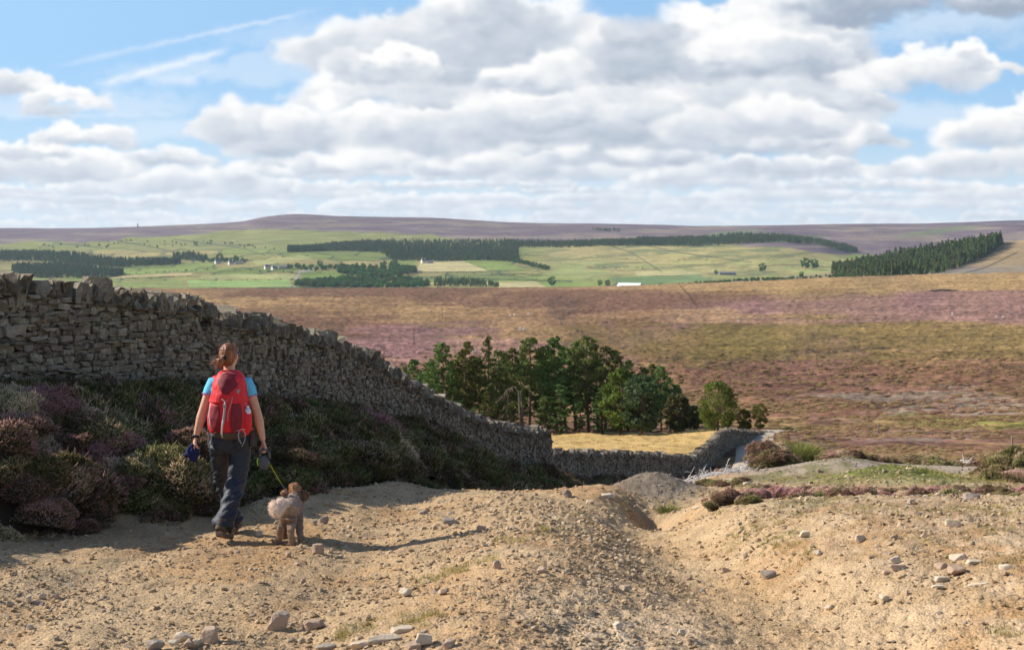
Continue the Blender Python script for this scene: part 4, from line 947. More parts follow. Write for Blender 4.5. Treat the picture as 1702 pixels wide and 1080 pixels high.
# ------------------------------------------------------------------ trees
def crown_leaves(name, centres, r, per, size, flat=1.0, mat=None, tint=(.2, .8), up=0.0):
    """leaf clumps: centres (n, 6) = position and radii"""
    C_ = np.repeat(np.asarray(centres, float), per, 0); n = len(C_)
    d = r.normal(0, 1, (n, 3)); d /= np.linalg.norm(d, axis=1)[:, None]; d *= (r.uniform(.35, 1, n) ** .5)[:, None]
    p = C_[:, :3] + d * C_[:, 3:6]; a = r.normal(0, 1, (n, 3)); a[:, 2] *= flat; a /= np.linalg.norm(a, axis=1)[:, None]; b = np.cross(a, r.normal(0, 1, (n, 3))); b /= np.linalg.norm(b, axis=1)[:, None]
    s = size * r.uniform(.6, 1.4, n)[:, None]
    V = np.stack([p - a * s, p - b * s * .6, p + a * s, p + b * s * .6], 1).reshape(-1, 3); Q = np.arange(n * 4).reshape(n, 4)
    ct = np.repeat(r.uniform(tint[0], tint[1], len(centres)), per); t = np.repeat(np.clip(ct + r.normal(0, .12, n), 0, 1), 4)
    return V, Q, t
M_PINE = leafy('pine_needles', [(0, (.05, .065, .02)), (.4, (.10, .135, .035)), (.75, (.16, .20, .05)), (1, (.22, .26, .07))], .2)
M_LEAF = leafy('broad_leaves', [(0, (.04, .085, .018)), (.4, (.09, .165, .03)), (.75, (.16, .25, .045)), (1, (.24, .33, .06))], .3)
M_LEAFY = leafy('yellowing_leaves', [(0, (.08, .12, .02)), (.5, (.16, .20, .035)), (1, (.30, .32, .06))], .3)
M_LEAFB = leafy('bronze_leaves', [(0, (.06, .065, .025)), (.5, (.11, .105, .04)), (1, (.17, .15, .06))], .3)
M_BARK = speckle((.16, .105, .07), .4, 3, .8, .05, name='bark', world=True); M_DEAD = speckle((.22, .18, .14), .3, 3, .6, .04, name='dead_wood', world=True)

def pine_meshes(seed, Hh=11.0, bare=.30, wide=1.0, per=46):
    r = np.random.default_rng(seed); rr = random.Random(seed); tr = MB(); bend = rr.uniform(-.5, .5); b2 = rr.uniform(-.5, .5)
    axis = lambda t: Vector((bend * math.sin(t * 2.2) * .8, b2 * math.sin(t * 2.6) * .8, Hh * t))
    tr.tube([axis(i / 9) for i in range(10)], [.20 * (1 - .86 * (i / 9)) + .02 for i in range(10)], 7)
    cen = []; nb = 34
    for i in range(nb):
        t = bare + (1 - bare) * (i / (nb - 1)) ** .92 * .97; k = (t - bare) / (1 - bare); L = wide * (.30 + 1.85 * (1 - k) ** .75 * min(1, .45 + k * 2.2)) * rr.uniform(.6, 1.2)
        if k > .93: L *= .4
        a = i * 2.4 + rr.uniform(-.5, .5); p0 = axis(t); up = rr.uniform(.05, .45) + k * .5
        pts = [p0 + Vector((math.cos(a) * L * q, math.sin(a) * L * q, L * q * up * (q * .8 + .2))) for q in (0, .4, .75, 1)]
        tr.tube(pts, [.055 * (1 - .5 * k), .04, .025, .012], 4)
        for q in ((.5, .8, 1.0) if L > 1.1 else (.9,)):
            p = p0 + Vector((math.cos(a) * L * q, math.sin(a) * L * q, L * q * up * (q * .8 + .2)))
            w = rr.uniform(.5, .85) * (1 - .3 * k); cen.append((p.x + rr.uniform(-.3, .3), p.y + rr.uniform(-.3, .3), p.z + .12, w, w, w * rr.uniform(.35, .55)))
    for i in range(9):        # dead lower snags
        t = rr.uniform(.15, bare); a = rr.uniform(0, 6.28); p = axis(t); L = rr.uniform(.4, 1.3); tr.tube([p, p + Vector((math.cos(a) * L, math.sin(a) * L, rr.uniform(-.3, .3)))], [.03, .008], 3)
    V, Q, t = crown_leaves('crown', cen, r, per, .17, mat=M_PINE); m = MB(); m.add(V, Q)
    return tr.mesh('trunk', M_BARK), m.mesh('crown', M_PINE, smooth=False, attrs={'tint': t})
def round_meshes(seed, Hh=8.0, W=3.0, mat=None, per=75, size=.17, skirt=.10, nlobes=85, conic=.0):
    r = np.random.default_rng(seed); rr = random.Random(seed); tr = MB(); tr.tube([(0, 0, -.2), (.05, 0, Hh * .3), (.12, .05, Hh * .6), (.1, 0, Hh * .85)], [.2, .16, .1, .03], 8)
    cen = []
    for i in range(nlobes):
        z = rr.uniform(-.95, 1); a = i * 2.4 + rr.uniform(-.4, .4); q = math.sqrt(max(0, 1 - z * z)) * (1 - conic * (z + 1) / 2) * rr.uniform(.7, 1.0); cz = Hh * (skirt + (1 - skirt) * .5 * (1 + z * .92))
        p = Vector((math.cos(a) * q * W, math.sin(a) * q * W, cz)); w = rr.uniform(.22, .36) * W * .9; cen.append((p.x, p.y, p.z, w, w, w * rr.uniform(.5, .8)))
        if i % 3 == 0: tr.tube([(0.05, 0, Hh * .3), (p.x * .5, p.y * .5, (Hh * .3 + p.z) * .5), p * .92], [.07, .045, .015], 4)
    V, Q, t = crown_leaves('crown', cen, r, per, size); m = MB(); m.add(V, Q)
    return tr.mesh('trunk', M_BARK), m.mesh('crown', mat or M_LEAF, smooth=False, attrs={'tint': t})
def plant_tree(name, meshes, loc, rz, s, label, cat='tree', group=None, tilt=(0, 0)):
    root = empty(name, loc, rz); root.scale = s if hasattr(s, '__len__') else (s, s, s); root.rotation_euler = (tilt[0], tilt[1], rz); tag(root, label, cat, group)
    link('trunk', meshes[0], root); link('crown', meshes[1], root); return root

PINES = [pine_meshes(101, 11, .26), pine_meshes(102, 11, .2, 1.15), pine_meshes(103, 11, .36, .95), pine_meshes(104, 11, .16, 1.1), pine_meshes(105, 11, .06, .75)]
_r = random.Random(9)
def tree_at(px, d, top): b = ground(px, d, -.1); return b, (-(top - HY) / F * d - b.z)
pine_spots = [(733, 170, 572, 1), (775, 172, 570, 0), (824, 171, 584, 3), (854, 176, 580, 0), (879, 172, 564, 1), (898, 178, 578, 2), (926, 173, 563, 3), (957, 177, 570, 0), (979, 172, 562, 1), (1006, 176, 578, 3), (1023, 182, 584, 1), (1044, 176, 600, 0), (1099, 172, 610, 1), (1114, 176, 628, 0),
    (672, 172, 612, 0), (686, 176, 600, 3), (712, 178, 604, 2), (755, 182, 600, 0), (800, 180, 596, 2), (838, 184, 592, 1), (912, 184, 584, 0), (940, 187, 578, 1), (994, 185, 586, 2), (1066, 182, 612, 3), (1085, 184, 606, 0), (866, 188, 596, 3), (1128, 181, 640, 2), (698, 173, 622, 3), (780, 188, 606, 3)]
for i, (px, d, top, k) in enumerate(pine_spots):
    b, h = tree_at(px, d, top); plant_tree('pine_tree', PINES[k], b, _r.uniform(0, 6.28), (h / 11 * _r.uniform(.95, 1.15), h / 11 * _r.uniform(.95, 1.15), h / 11), 'tall dark Scots pine in the dense clump beyond the yellow field', 'pine tree', 'Scots pines in the clump beyond the yellow field')
b, h = tree_at(809, 190, 561); plant_tree('pine_tree', PINES[4], b, 1, (.8, .8, h / 11), 'slim paler pine standing up behind the clump, taller than its neighbours', 'pine tree')
b, h = tree_at(700, 168, 596); plant_tree('pine_tree', PINES[4], b, 2, (.9, .9, h / 11 * 1.05), 'leaning pine at the left end of the clump, tilted to the left', 'pine tree', tilt=(0, -.33))
b, h = tree_at(762, 166, 668); plant_tree('pine_tree', PINES[4], b, 3, (h / 6.5, h / 6.5, h / 11), 'short young green pine under the tall pines, left part of the clump', 'pine tree')
b, h = tree_at(815, 167, 652); plant_tree('pine_tree', PINES[4], b, 3.6, (h / 6, h / 6, h / 11), 'bushy young pine in front of the dark trunks near the bent dead tree', 'pine tree')
b, h = tree_at(905, 167, 660); plant_tree('pine_tree', PINES[1], b, 4.4, (h / 8, h / 8, h / 11), 'low spreading pine at the front edge in the middle of the clump', 'pine tree')
b, h = tree_at(1031, 166, 610); plant_tree('broadleaf_tree', round_meshes(201, 8, 2.6, M_LEAF, conic=.35, skirt=.08), b, 0, (h / 8.2 * .92, h / 8.2, h / 8.2), 'bright green full-skirted broadleaf tree at the right front of the pine clump')
b, h = tree_at(1066, 164, 622); plant_tree('broadleaf_tree', round_meshes(202, 8, 2.8, leafy('blue_green_leaves', [(0, (.04, .07, .03)), (.5, (.085, .14, .055)), (1, (.17, .23, .10))], .3), conic=.15, skirt=.1), b, 1, (h / 8.2, h / 8.2, h / 8.2), 'blue-green broadleaf tree next to the bright green one, right front of the clump')
b, h = tree_at(1126, 168, 652); plant_tree('broadleaf_tree', round_meshes(203, 6, 1.8, M_LEAFB), b, 1, (h / 6.2, h / 6.2, h / 6.2), 'small bronze-tinged tree at the right end of the pine clump')
b, h = tree_at(1148, 172, 672); plant_tree('broadleaf_tree', round_meshes(204, 4, 1.8, M_LEAFB, 50), b, 2, (h / 4.2, h / 4.2, h / 4.2), 'lowest dark shrubby tree trailing off the right end of the clump')
b, h = tree_at(1193, 150, 632); plant_tree('broadleaf_tree', round_meshes(205, 6.2, 2.75, M_LEAF, 90, .11, .02, 110), b, 1, (h / 6.3 * .85, h / 6.3 * .85, h / 6.3), 'single round green tree standing alone between the clump and the lane wall')
b, h = tree_at(1237, 150, 679); plant_tree('broadleaf_tree', round_meshes(206, 3, 1.0, M_LEAFY, 70, .08, .02, 70), b, 1, (h / 3.1, h / 3.1, h / 3.1), 'smallest tree behind the lane wall, yellow-green and bushy')
b, h = tree_at(1263, 148, 668); plant_tree('broadleaf_tree', round_meshes(207, 3.8, 1.35, M_LEAFY, 70, .08, .02, 70), b, 1, (h / 3.9 * .85, h / 3.9 * .85, h / 3.9), 'young light green tree right of the smallest bushy one behind the lane wall')
for px, d_, top, lab in ((724, 167, 650, 'young pine at the far left front of the clump, half hidden by the wall copings'), (787, 167, 676, 'knee-high dark young pine between two bare trunks, left front of the clump'), (848, 168, 676, 'young pine filling the gap right beside the bent dead tree'), (934, 167, 640, 'slender young pine with low branches at the middle front of the clump'), (962, 168, 668, 'low bushy young pine on the edge of the yellow field, right of the middle'), (1002, 168, 646, 'young pine immediately left of the bright green broadleaf tree')):
    b, h = tree_at(px, d_, top); plant_tree('pine_tree', PINES[4], b, px, (h / 6.5, h / 6.5, h / 11), lab, 'pine tree')
def dead_tree():
    b, h = tree_at(862, 166, 642); root = empty('dead_tree', b); tag(root, 'pale dead tree with a bent-over drooping top in front of the pine trunks', 'dead tree'); m = MB()
    m.tube([(.2, 0, -.2), (.1, 0, h * .5), (0, 0, h * .9), (-.5, 0, h * 1.0), (-1.4, 0, h * .93), (-2.2, 0, h * .72)], [.09, .075, .06, .05, .035, .015], 6); m.build('trunk', M_DEAD, root); m = MB(); rr = random.Random(3)
    for i in range(26):
        q = rr.random(); p = Vector((-.2 - 2.0 * q, 0, h * (1 - .28 * q * q))); a = rr.uniform(0, 6.28); L = rr.uniform(.4, 1.1); m.tube([p, p + Vector((math.cos(a) * L * .5 - .2, math.sin(a) * L * .4, -L * rr.uniform(.2, .9)))], [.03, .008], 3)
    m.build('limbs', M_DEAD, root)
    for px, top, lean in ((838, 655, .1), (871, 650, -.08)):
        b2, h2 = tree_at(px, 169, top); root = empty('dead_tree', b2); tag(root, 'thin bare dead trunk just %s of the bent dead tree' % ('left' if px < 862 else 'right'), 'dead tree'); m = MB(); m.tube([(0, 0, -.2), (lean * h2 * .5, 0, h2 * .5), (lean * h2, 0, h2)], [.12, .09, .04], 6); m.build('trunk', M_DEAD, root)
        m = MB()
        for i in range(10): z = h2 * rr.uniform(.35, 1); a = rr.uniform(0, 6.28); L = rr.uniform(.3, .8); m.tube([(lean * z, 0, z), (lean * z + math.cos(a) * L, math.sin(a) * L, z + rr.uniform(-.2, .3))], [.025, .008], 3)
        m.build('limbs', M_DEAD, root)
dead_tree()

# ------------------------------------------------------------------ far woods
_dg = np.exp(np.linspace(math.log(1620), math.log(5400), 700))
def depth_of(px, py, lo=1640, hi=5300):
    """depth at which the far ground is seen at px, py"""
    z = table(np.full(700, float(px)), _dg); p = HY - F * z / _dg; vis = np.minimum.accumulate(p) >= p - 1e-6
    ok = vis & (_dg >= lo) & (_dg <= hi) & (p <= py)
    return float(_dg[np.argmax(ok)]) if ok.any() else None
def conifer_mesh(name, seed, n=10, Hh=14.0, W=2.6):
    r = np.random.default_rng(seed); m = MB(); m.tube([(0, 0, -1), (0, 0, Hh * .4)], [.25, .2], 5, cap=False)
    lv = 9
    for j in range(lv):
        z0 = Hh * (.16 + .78 * j / lv); z1 = z0 + Hh * .2; w = W * (1 - .86 * (j / lv) ** 1.2); V = [(0, 0, min(z1, Hh))]
        for i in range(n):
            a = 2 * PI * i / n + r.uniform(-.2, .2); q = w * (r.uniform(.7, 1.15) if i % 2 else r.uniform(.4, .6)); V.append((math.cos(a) * q, math.sin(a) * q, z0 + r.uniform(-.3, .3)))
        m.add(V, None, [(0, 1 + i, 1 + (i + 1) % n) for i in range(n)])
    return m
def far_pine(seed, bare=.45):
    r = np.random.default_rng(seed); m = MB(); m.tube([(0, 0, -1), (0, 0, 12)], [.3, .12], 5, cap=False); cen = []
    for i in range(9): k = i / 8; a = i * 2.4; L = 2.3 * (1 - k) ** .8; cen.append((math.cos(a) * L * .5, math.sin(a) * L * .5, 14 * (bare + (1 - bare) * k) - .4, 1.3 - .8 * k, 1.3 - .8 * k, .9))
    V, Q, t = crown_leaves('c', cen, r, 16, .75); return m, V, Q, t
def woods():
    r = np.random.default_rng(31); kinds = []
    for sd_ in range(3):
        m = conifer_mesh('c', sd_); me = m.mesh('conifer', [M_PINE], smooth=False, attrs={'tint': np.concatenate([r.uniform(.2, .6, len(v)) for v in m.v])}); kinds.append(me)
    for sd_ in range(2):
        m, V, Q, t = far_pine(sd_ + 7); n0 = m.n; m.add(V, Q); kinds.append(m.mesh('far_pine', [M_PINE], smooth=False, attrs={'tint': np.concatenate([np.full(n0, .1), t])}))
    broad = []
    for sd_ in range(3):
        cen = [(math.cos(i * 2.4) * 2.4 * (i % 3) / 2, math.sin(i * 2.4) * 2.4 * (i % 3) / 2, 3 + 1.1 * (i % 5), 1.9, 1.9, 1.5) for i in range(12)]
        V, Q, t = crown_leaves('c', cen, r, 22, .7, tint=(.0, .55)); m = MB(); m.add(V, Q); broad.append(m.mesh('far_broadleaf', [M_LEAF], smooth=False, attrs={'tint': t}))
    cc = proto_collection('conifer_kinds', kinds); cb = proto_collection('broadleaf_kinds', broad)
    def wood(name, coll, nk, fr, bk, n, hmin, hmax, lo=1640, hi=5300, wid=1.0, k0=0):
        P_ = []; S = []; K = []; fx0, fx1 = fr[0][0], fr[-1][0]
        for i in range(n):
            px = r.uniform(fx0, fx1); a = np.interp(px, *zip(*fr)); b_ = np.interp(px, *zip(*bk)); t = r.random() ** 1.1; py = a + (b_ - a) * t + r.normal(0, .4)
            d = depth_of(px, py, lo, hi)
            if d is None: continue
            x = (px - CX) / F * d; P_.append((x, d, Hs(x, d, False) - .5 + (fbm(np.array([x / 260]), np.array([d / 260]), 41, 4)[0] - .5) * 12 * float(sstep(1600, 2200, d)))); s = r.uniform(hmin, hmax); S.append((s * wid * r.uniform(.8, 1.2),) * 2 + (s,)); K.append(k0 + r.integers(0, nk))
        rot = np.zeros((len(P_), 3)); rot[:, 2] = r.uniform(0, 6.28, len(P_)); return scatter(name, coll, P_, rot, np.array(S), K)
    W = lambda nm, *a, **k: wood(nm, cc, 5, *a, **k)
    W('conifer_wood', [(478, 419), (560, 417), (630, 420), (650, 432), (740, 435), (862, 437)], [(478, 415), (560, 407), (640, 403), (740, 402), (862, 404)], 5600, .7, 1.1, wid=1.25)
    W('conifer_wood', [(835, 411), (960, 411), (1060, 409), (1100, 408)], [(835, 406), (960, 406), (1100, 402)], 1800, .8, 1.15)
    W('conifer_wood', [(1060, 409), (1160, 408), (1230, 404), (1300, 402), (1360, 408), (1400, 418), (1425, 421)], [(1060, 400), (1160, 399), (1230, 394), (1300, 395), (1360, 401), (1400, 410), (1425, 419)], 2600, .8, 1.2)
    W('conifer_wood', [(-60, 434), (60, 433), (120, 438), (190, 445), (300, 441)], [(-60, 420), (60, 421), (120, 426), (190, 434), (300, 438)], 2300, .8, 1.1)
    W('conifer_wood', [(20, 458), (80, 462), (180, 460), (205, 456)], [(20, 448), (80, 443), (150, 446), (205, 454)], 1300, .8, 1.1)
    W('conifer_wood', [(288, 432), (320, 435), (345, 436)], [(288, 426), (320, 424), (345, 430)], 220, .8, 1.0)
    W('conifer_wood', [(722, 478), (780, 478.5), (828, 479)], [(722, 468), (780, 470), (828, 477)], 260, .6, .9)
    W('conifer_wood', [(985, 384), (1030, 385)], [(985, 382), (1030, 382.5)], 60, .6, .9)
    B = lambda nm, *a, **k: wood(nm, cb, 3, *a, **k)
    B('broadleaf_wood', [(490, 478), (560, 478), (640, 479), (712, 479)], [(490, 472), (560, 468), (600, 464), (640, 462), (712, 474)], 420, 1.0, 1.6)
    B('broadleaf_wood', [(560, 454), (600, 458), (640, 462), (690, 452)], [(560, 446), (600, 444), (640, 442), (690, 448)], 300, .9, 1.5)
    B('broadleaf_wood', [(845, 437), (880, 443), (912, 449)], [(845, 432), (880, 440), (912, 446)], 90, .8, 1.2)
    B('broadleaf_wood', [(330, 440), (375, 438), (412, 438)], [(330, 437), (375, 434), (412, 435)], 34, .8, 1.3)
    B('broadleaf_wood', [(478, 449), (520, 452), (560, 448)], [(478, 446), (520, 446), (560, 444)], 50, .7, 1.2)
    B('hedgerow_shrubs', [(200, 456), (330, 449), (500, 455)], [(200, 455), (330, 448), (500, 454)], 50, .25, .5)
    B('hedgerow_shrubs', [(1080, 478), (1200, 470), (1300, 467)], [(1080, 476), (1200, 466), (1300, 463)], 110, .3, .65)
    B('hedgerow_shrubs', [(1150, 474), (1300, 467), (1480, 461)], [(1150, 471), (1300, 463), (1480, 458)], 160, .35, .7, lo=1700, hi=2400)
    B('hedgerow_shrubs', [(60, 414), (400, 412), (470, 418)], [(60, 400), (400, 404), (470, 412)], 60, .5, .9)
    for fr in ([(640, 452.5), (800, 453), (900, 457)], [(690, 461.5), (800, 463.5), (950, 468)], [(930, 440), (1020, 447), (1100, 446)], [(330, 465), (420, 464.5), (500, 464)], [(180, 464), (260, 461), (320, 458)], [(960, 425), (1060, 432), (1180, 433)], [(420, 433), (470, 427), (520, 424)]):
        B('hedgerow_shrubs', fr, [(a, b_ - .3) for a, b_ in fr], 34, .16, .38)
    # right-hand plantation: the mass behind, single trees along its near edge
    FR = [(1384, 457), (1440, 461), (1500, 461), (1560, 457), (1600, 444), (1640, 428), (1664, 414)]; BK = [(1384, 452), (1440, 440), (1500, 430), (1560, 420), (1620, 411), (1664, 406)]
    wood('conifer_plantation', cc, 5, [(a, b_ - 2.5) for a, b_ in FR], BK, 1800, 1.0, 1.5, 1640, 2500, wid=1.15)
    wood('conifer_plantation', cc, 5, [(1676, 401.5), (1710, 399)], [(1676, 400), (1710, 398)], 26, .9, 1.2, 1640, 2500)
    src = []
    for i in range(3):
        m = conifer_mesh('c', 20 + i, 12); tm = MB(); tm.tube([(0, 0, -1), (0, 0, 12)], [.3, .1], 6)
        src.append((tm.mesh('trunk', M_BARK), m.mesh('crown', [M_PINE], smooth=False, attrs={'tint': np.concatenate([r.uniform(.1, .6, len(v)) for v in m.v])})))
    for i in range(2):
        m, V, Q, t = far_pine(30 + i, .5); c = MB(); c.add(V, Q); src.append((m.mesh('trunk', M_BARK), c.mesh('crown', [M_PINE], smooth=False, attrs={'tint': t})))
    for i in range(64):
        px = 1386 + 278 * (i + r.uniform(-.3, .3)) / 64; py = np.interp(px, *zip(*FR)) + r.normal(0, .4) - .3; d = depth_of(px, py, 1640, 2500)
        if d is None: continue
        s = r.uniform(1.05, 1.5); plant_tree('conifer_tree', src[r.integers(0, 5)], ground(px, d, -.5), r.uniform(0, 6.28), (s, s, s), 'conifer with a visible bare trunk along the near edge of the right-hand hillside plantation', 'conifer tree', 'conifers along the near edge of the right-hand plantation')
    # single far trees
    br = [round_meshes(300 + i, 12, 5.0, M_LEAF, 26, .8, .12, 30) for i in range(2)]
    for (px, py, hpx, lab) in [(1339, 448, 19, 'taller of two dark round trees close together below the hill at upper right'), (1354, 447, 17, 'right-hand one of two dark round trees close together below the hill at upper right'), (1267, 453, 15, 'lone open-crowned tree in the valley above the grey barn hedge'), (1332, 459, 10, 'small dark tree just below the pair of round trees at upper right'),
                            (997, 475, 10, 'left dark tree of the pair beside the white-roofed barn'), (1010, 475, 11, 'right dark tree of the pair beside the white-roofed barn'), (1190, 458, 8, 'dark tree at the left end of the long grey barn'), (917, 477, 16, 'slender tree standing in the green field above the moor edge'),
                            (532, 446, 12, 'tall hedgerow tree right of the second farmstead'), (655, 443, 14, 'tall tree at the right end of the valley wood below the pink farmhouse'), (365, 438, 15, 'tall dark tree rising between the houses of the left farmstead'), (392, 437, 12, 'pointed tree by the gable of the left farmstead'), (130, 462, 13, 'rounded dark tree seen just above the coping stones at upper left'), (1468, 434, 0, None)]:
        if lab is None: continue
        d = depth_of(px, py) or 2500; b_ = ground(px, d, -.5); h = hpx / F * d; plant_tree('broadleaf_tree', br[px % 2], b_, px, (h / 12, h / 12, h / 12), lab)
woods()

# ------------------------------------------------------------------ farm buildings
M_HSTONE = material('farm_stone', color=(.40, .35, .29), rough=.9); M_SLATE = material('stone_slates', color=(.20, .19, .19), rough=.8); M_PALE = material('pale_render', color=(.72, .66, .58), rough=.9); M_GLASS = material('window_glass', color=(.03, .035, .045), rough=.15, spec=.6); M_WROOF = material('white_sheet_roof', color=(.85, .86, .87), rough=.6); M_BARNW = material('barn_boarding', color=(.22, .25, .24), rough=.9)
def house(name, px, py, L, W, eave, ridge, rz, wall_m, roof_m, label, cat='farmhouse', chim=(.9, -.9), rows=2, cols=3, lo=1640):
    d = depth_of(px, py, lo) or 2900; b = ground(px, d, -.6); root = empty(name, b, rz); tag(root, label, cat)
    m = MB(); V = [(-L / 2, -W / 2, 0), (L / 2, -W / 2, 0), (L / 2, W / 2, 0), (-L / 2, W / 2, 0), (-L / 2, -W / 2, eave), (L / 2, -W / 2, eave), (L / 2, W / 2, eave), (-L / 2, W / 2, eave), (-L / 2, 0, ridge), (L / 2, 0, ridge)]
    m.add(V, [(0, 1, 5, 4), (1, 2, 6, 5), (2, 3, 7, 6), (3, 0, 4, 7), (0, 3, 2, 1)], [(4, 7, 8), (5, 9, 6)]); m.build('wall', wall_m, root, smooth=False)
    m = MB(); o, t = .5, .3; sl = (ridge - eave) / (W / 2); e = eave - o * sl + .05; l2 = L / 2 + .35
    m.add([(-l2, -W / 2 - o, e), (l2, -W / 2 - o, e), (l2, 0, ridge + .05), (-l2, 0, ridge + .05), (l2, W / 2 + o, e), (-l2, W / 2 + o, e), (-l2, -W / 2 - o, e + t), (l2, -W / 2 - o, e + t), (l2, 0, ridge + t + .05), (-l2, 0, ridge + t + .05), (l2, W / 2 + o, e + t), (-l2, W / 2 + o, e + t)],
          [(0, 1, 2, 3), (3, 2, 4, 5), (6, 7, 8, 9), (9, 8, 10, 11), (0, 1, 7, 6), (5, 4, 10, 11), (1, 2, 8, 7), (2, 4, 10, 8), (0, 3, 9, 6), (3, 5, 11, 9)]); rf = m.build('roof', roof_m, root, smooth=False)
    for c in chim: m = MB(); m.box((c * (L / 2 - 1), 0, ridge + .8), (1.1, 1.3, 2.2)); m.box((c * (L / 2 - 1), 0, ridge + 1.98), (1.3, 1.5, .16)); m.build('chimney', wall_m, rf, smooth=False)
    for j in range(rows):
        for i in range(cols):
            m = MB(); m.box((-L / 2 + L * (i + .5) / cols, -W / 2 - .02, 1.6 + j * 2.6), (1.1, .14, 1.4)); m.build('window', M_GLASS, root, smooth=False)
    m = MB(); m.box((L * .12, -W / 2 - .03, 1.1), (1.2 if cat == 'farmhouse' else 3.4, .16, 2.2 if cat == 'farmhouse' else 3.2)); m.build('door', M_BARNW, root, smooth=False)
house('farmhouse', 362, 440, 13, 9, 6, 10.5, .5, M_PALE, M_SLATE, 'pale gable-fronted house at the left end of the left farmstead among dark trees')
house('farmhouse', 384, 441, 12, 8, 6, 10, .6, M_PALE, M_SLATE, 'pale house with a steep gable in the middle of the left farmstead')
house('farm_barn', 398, 440, 18, 8, 4, 7.5, .1, M_HSTONE, M_SLATE, 'low stone barn at the right end of the left farmstead', 'barn', (), 1, 3)
house('farmhouse', 444, 449, 11, 8, 5.5, 9.5, .5, M_PALE, M_SLATE, 'pale house at the left end of the second farmstead by the valley road')
house('farmhouse', 456, 450, 12, 8, 4.5, 8, .7, M_PALE, M_SLATE, 'small stone house in the middle of the second farmstead')
house('farm_barn', 474, 449, 24, 9, 4.5, 8, .05, M_HSTONE, M_SLATE, 'long stone farm range at the right end of the second farmstead', 'barn', (.9,), 1, 5)
house('farmhouse', 704, 437, 11, 8, 6, 11, .55, M_PALE, M_SLATE, 'pinkish farmhouse alone in front of the long dark conifer wood')
house('farm_barn', 715, 438, 15, 8, 3.5, 6.5, .1, M_HSTONE, M_SLATE, 'low outbuilding joined to the lone pinkish farmhouse', 'barn', (), 1, 2)
house('farm_barn', 1047, 476.5, 42, 18, 4, 9, -.45, M_BARNW, M_WROOF, 'large barn with a bright white roof at the far edge of the moor', 'barn', (), 1, 4)
house('farm_barn', 1209, 458, 36, 12, 5, 8, .02, M_BARNW, M_SLATE, 'long low grey-blue barn in the valley below the straw-coloured hill', 'barn', (), 1, 5)
def tower():
    b = ground(229, 5300, -1); root = empty('chimney_tower', b); tag(root, 'old chimney tower standing on the heather skyline at upper left', 'tower'); m = MB(); m.tube([(0, 0, 0), (0, 0, 10), (0, 0, 14)], [3.2, 2.2, 2.0], 10); m.build('shaft', M_HSTONE, root); m = MB(); m.tube([(0, 0, 13.6), (0, 0, 14.8)], [2.5, 2.5], 10); m.build('cap', M_HSTONE, root)
tower()

# ------------------------------------------------------------------ sheep, poles, posts, ruin
M_WOOL = speckle((.85, .80, .70), .12, 12, .6, .03, name='wool'); M_SFACE = material('sheep_face', color=(.05, .045, .04), rough=.9)
def sheep_meshes():
    m = MB(); m.ball((0, 0, .62), (.52, .27, .29)); m.ball((.3, 0, .66), (.26, .25, .27)); m.ball((-.3, 0, .64), (.26, .26, .27)); m.tube([(.42, 0, .72), (.62, 0, .86), (.68, 0, .88)], [.15, .12, .08], 8)
    for x in (-.32, .32):
        for y in (-.13, .13): m.tube([(x, y, .5), (x + (.04 if x < 0 else 0), y, .26), (x, y, 0)], [.09, .05, .035], 6)
    m.ball((-.58, 0, .6), (.07, .07, .14), 8, 6); a = m.mesh('body', M_WOOL); h = MB(); h.tube([(.62, 0, .9), (.74, 0, .84), (.86, 0, .72)], [.09, .085, .05], 8)
    for y in (-1, 1): h.tube([(.66, y * .06, .93), (.62, y * .19, .90)], [.035, .01], 5)
    return a, h.mesh('head', M_SFACE)
SH = sheep_meshes()
for (px, py, rz, lab) in [(848, 527, .3, 'sheep grazing left of its close neighbour on the ochre moor above the pines'), (855, 525, 2.8, 'sheep grazing right beside another on the ochre moor above the pines'), (879, 524, .2, 'sheep on its own a little right of the grazing pair above the pines'), (864, 549, 3.3, 'left sheep of the two on the pink heather directly above the pines'), (871, 550, .1, 'right sheep of the two on the pink heather directly above the pines'),
                          (788, 588, .4, 'nearest sheep, just above the tips of the left-hand pines'), (1228, 536, .2, 'large pale sheep at the left end of the upper pink heather belt'), (1583, 524, 1, 'sheep in the pink heather below the ruined stone fold'), (1657, 529, .3, 'left sheep of two near the right edge in the pink heather'), (1668, 529, 3, 'right sheep of two near the right edge in the pink heather')]:
    d = np.exp(np.linspace(math.log(200), math.log(1500), 500)); x = (px - CX) / F * d; z = H(x, d); s = z + (py - HY) / F * d; i = int(np.argmax(s > 0)) if (s > 0).any() else 400
    root = empty('sheep', (x[i], d[i], z[i]), rz, 1.25); tag(root, lab, 'sheep', 'sheep grazing on the moor'); link('body', SH[0], root); link('head', SH[1], root)
for (px, py, hpx, lab) in [(638, 612, 37, 'nearest thin wooden pole on the pink moor above the wall'), (688, 574, 28, 'middle thin wooden pole on the pink moor above the wall'), (735, 533, 22, 'farthest thin wooden pole on the moor left of the pine tips')]:
    d = np.exp(np.linspace(math.log(200), math.log(1500), 500)); x = (px - CX) / F * d; z = H(x, d); s = z + (py - HY) / F * d; i = int(np.argmax(s > 0)); h = hpx / F * d[i]; root = empty('utility_pole', (x[i], d[i], z[i])); tag(root, lab, 'pole', 'poles crossing the moor')
    m = MB(); m.tube([(0, 0, -.3), (0, 0, h)], [.15, .1], 8); m.build('pole', M_BARK, root); m = MB(); m.box((0, 0, h - .5), (1.5, .12, .12)); m.build('crossarm', M_BARK, root, smooth=False)
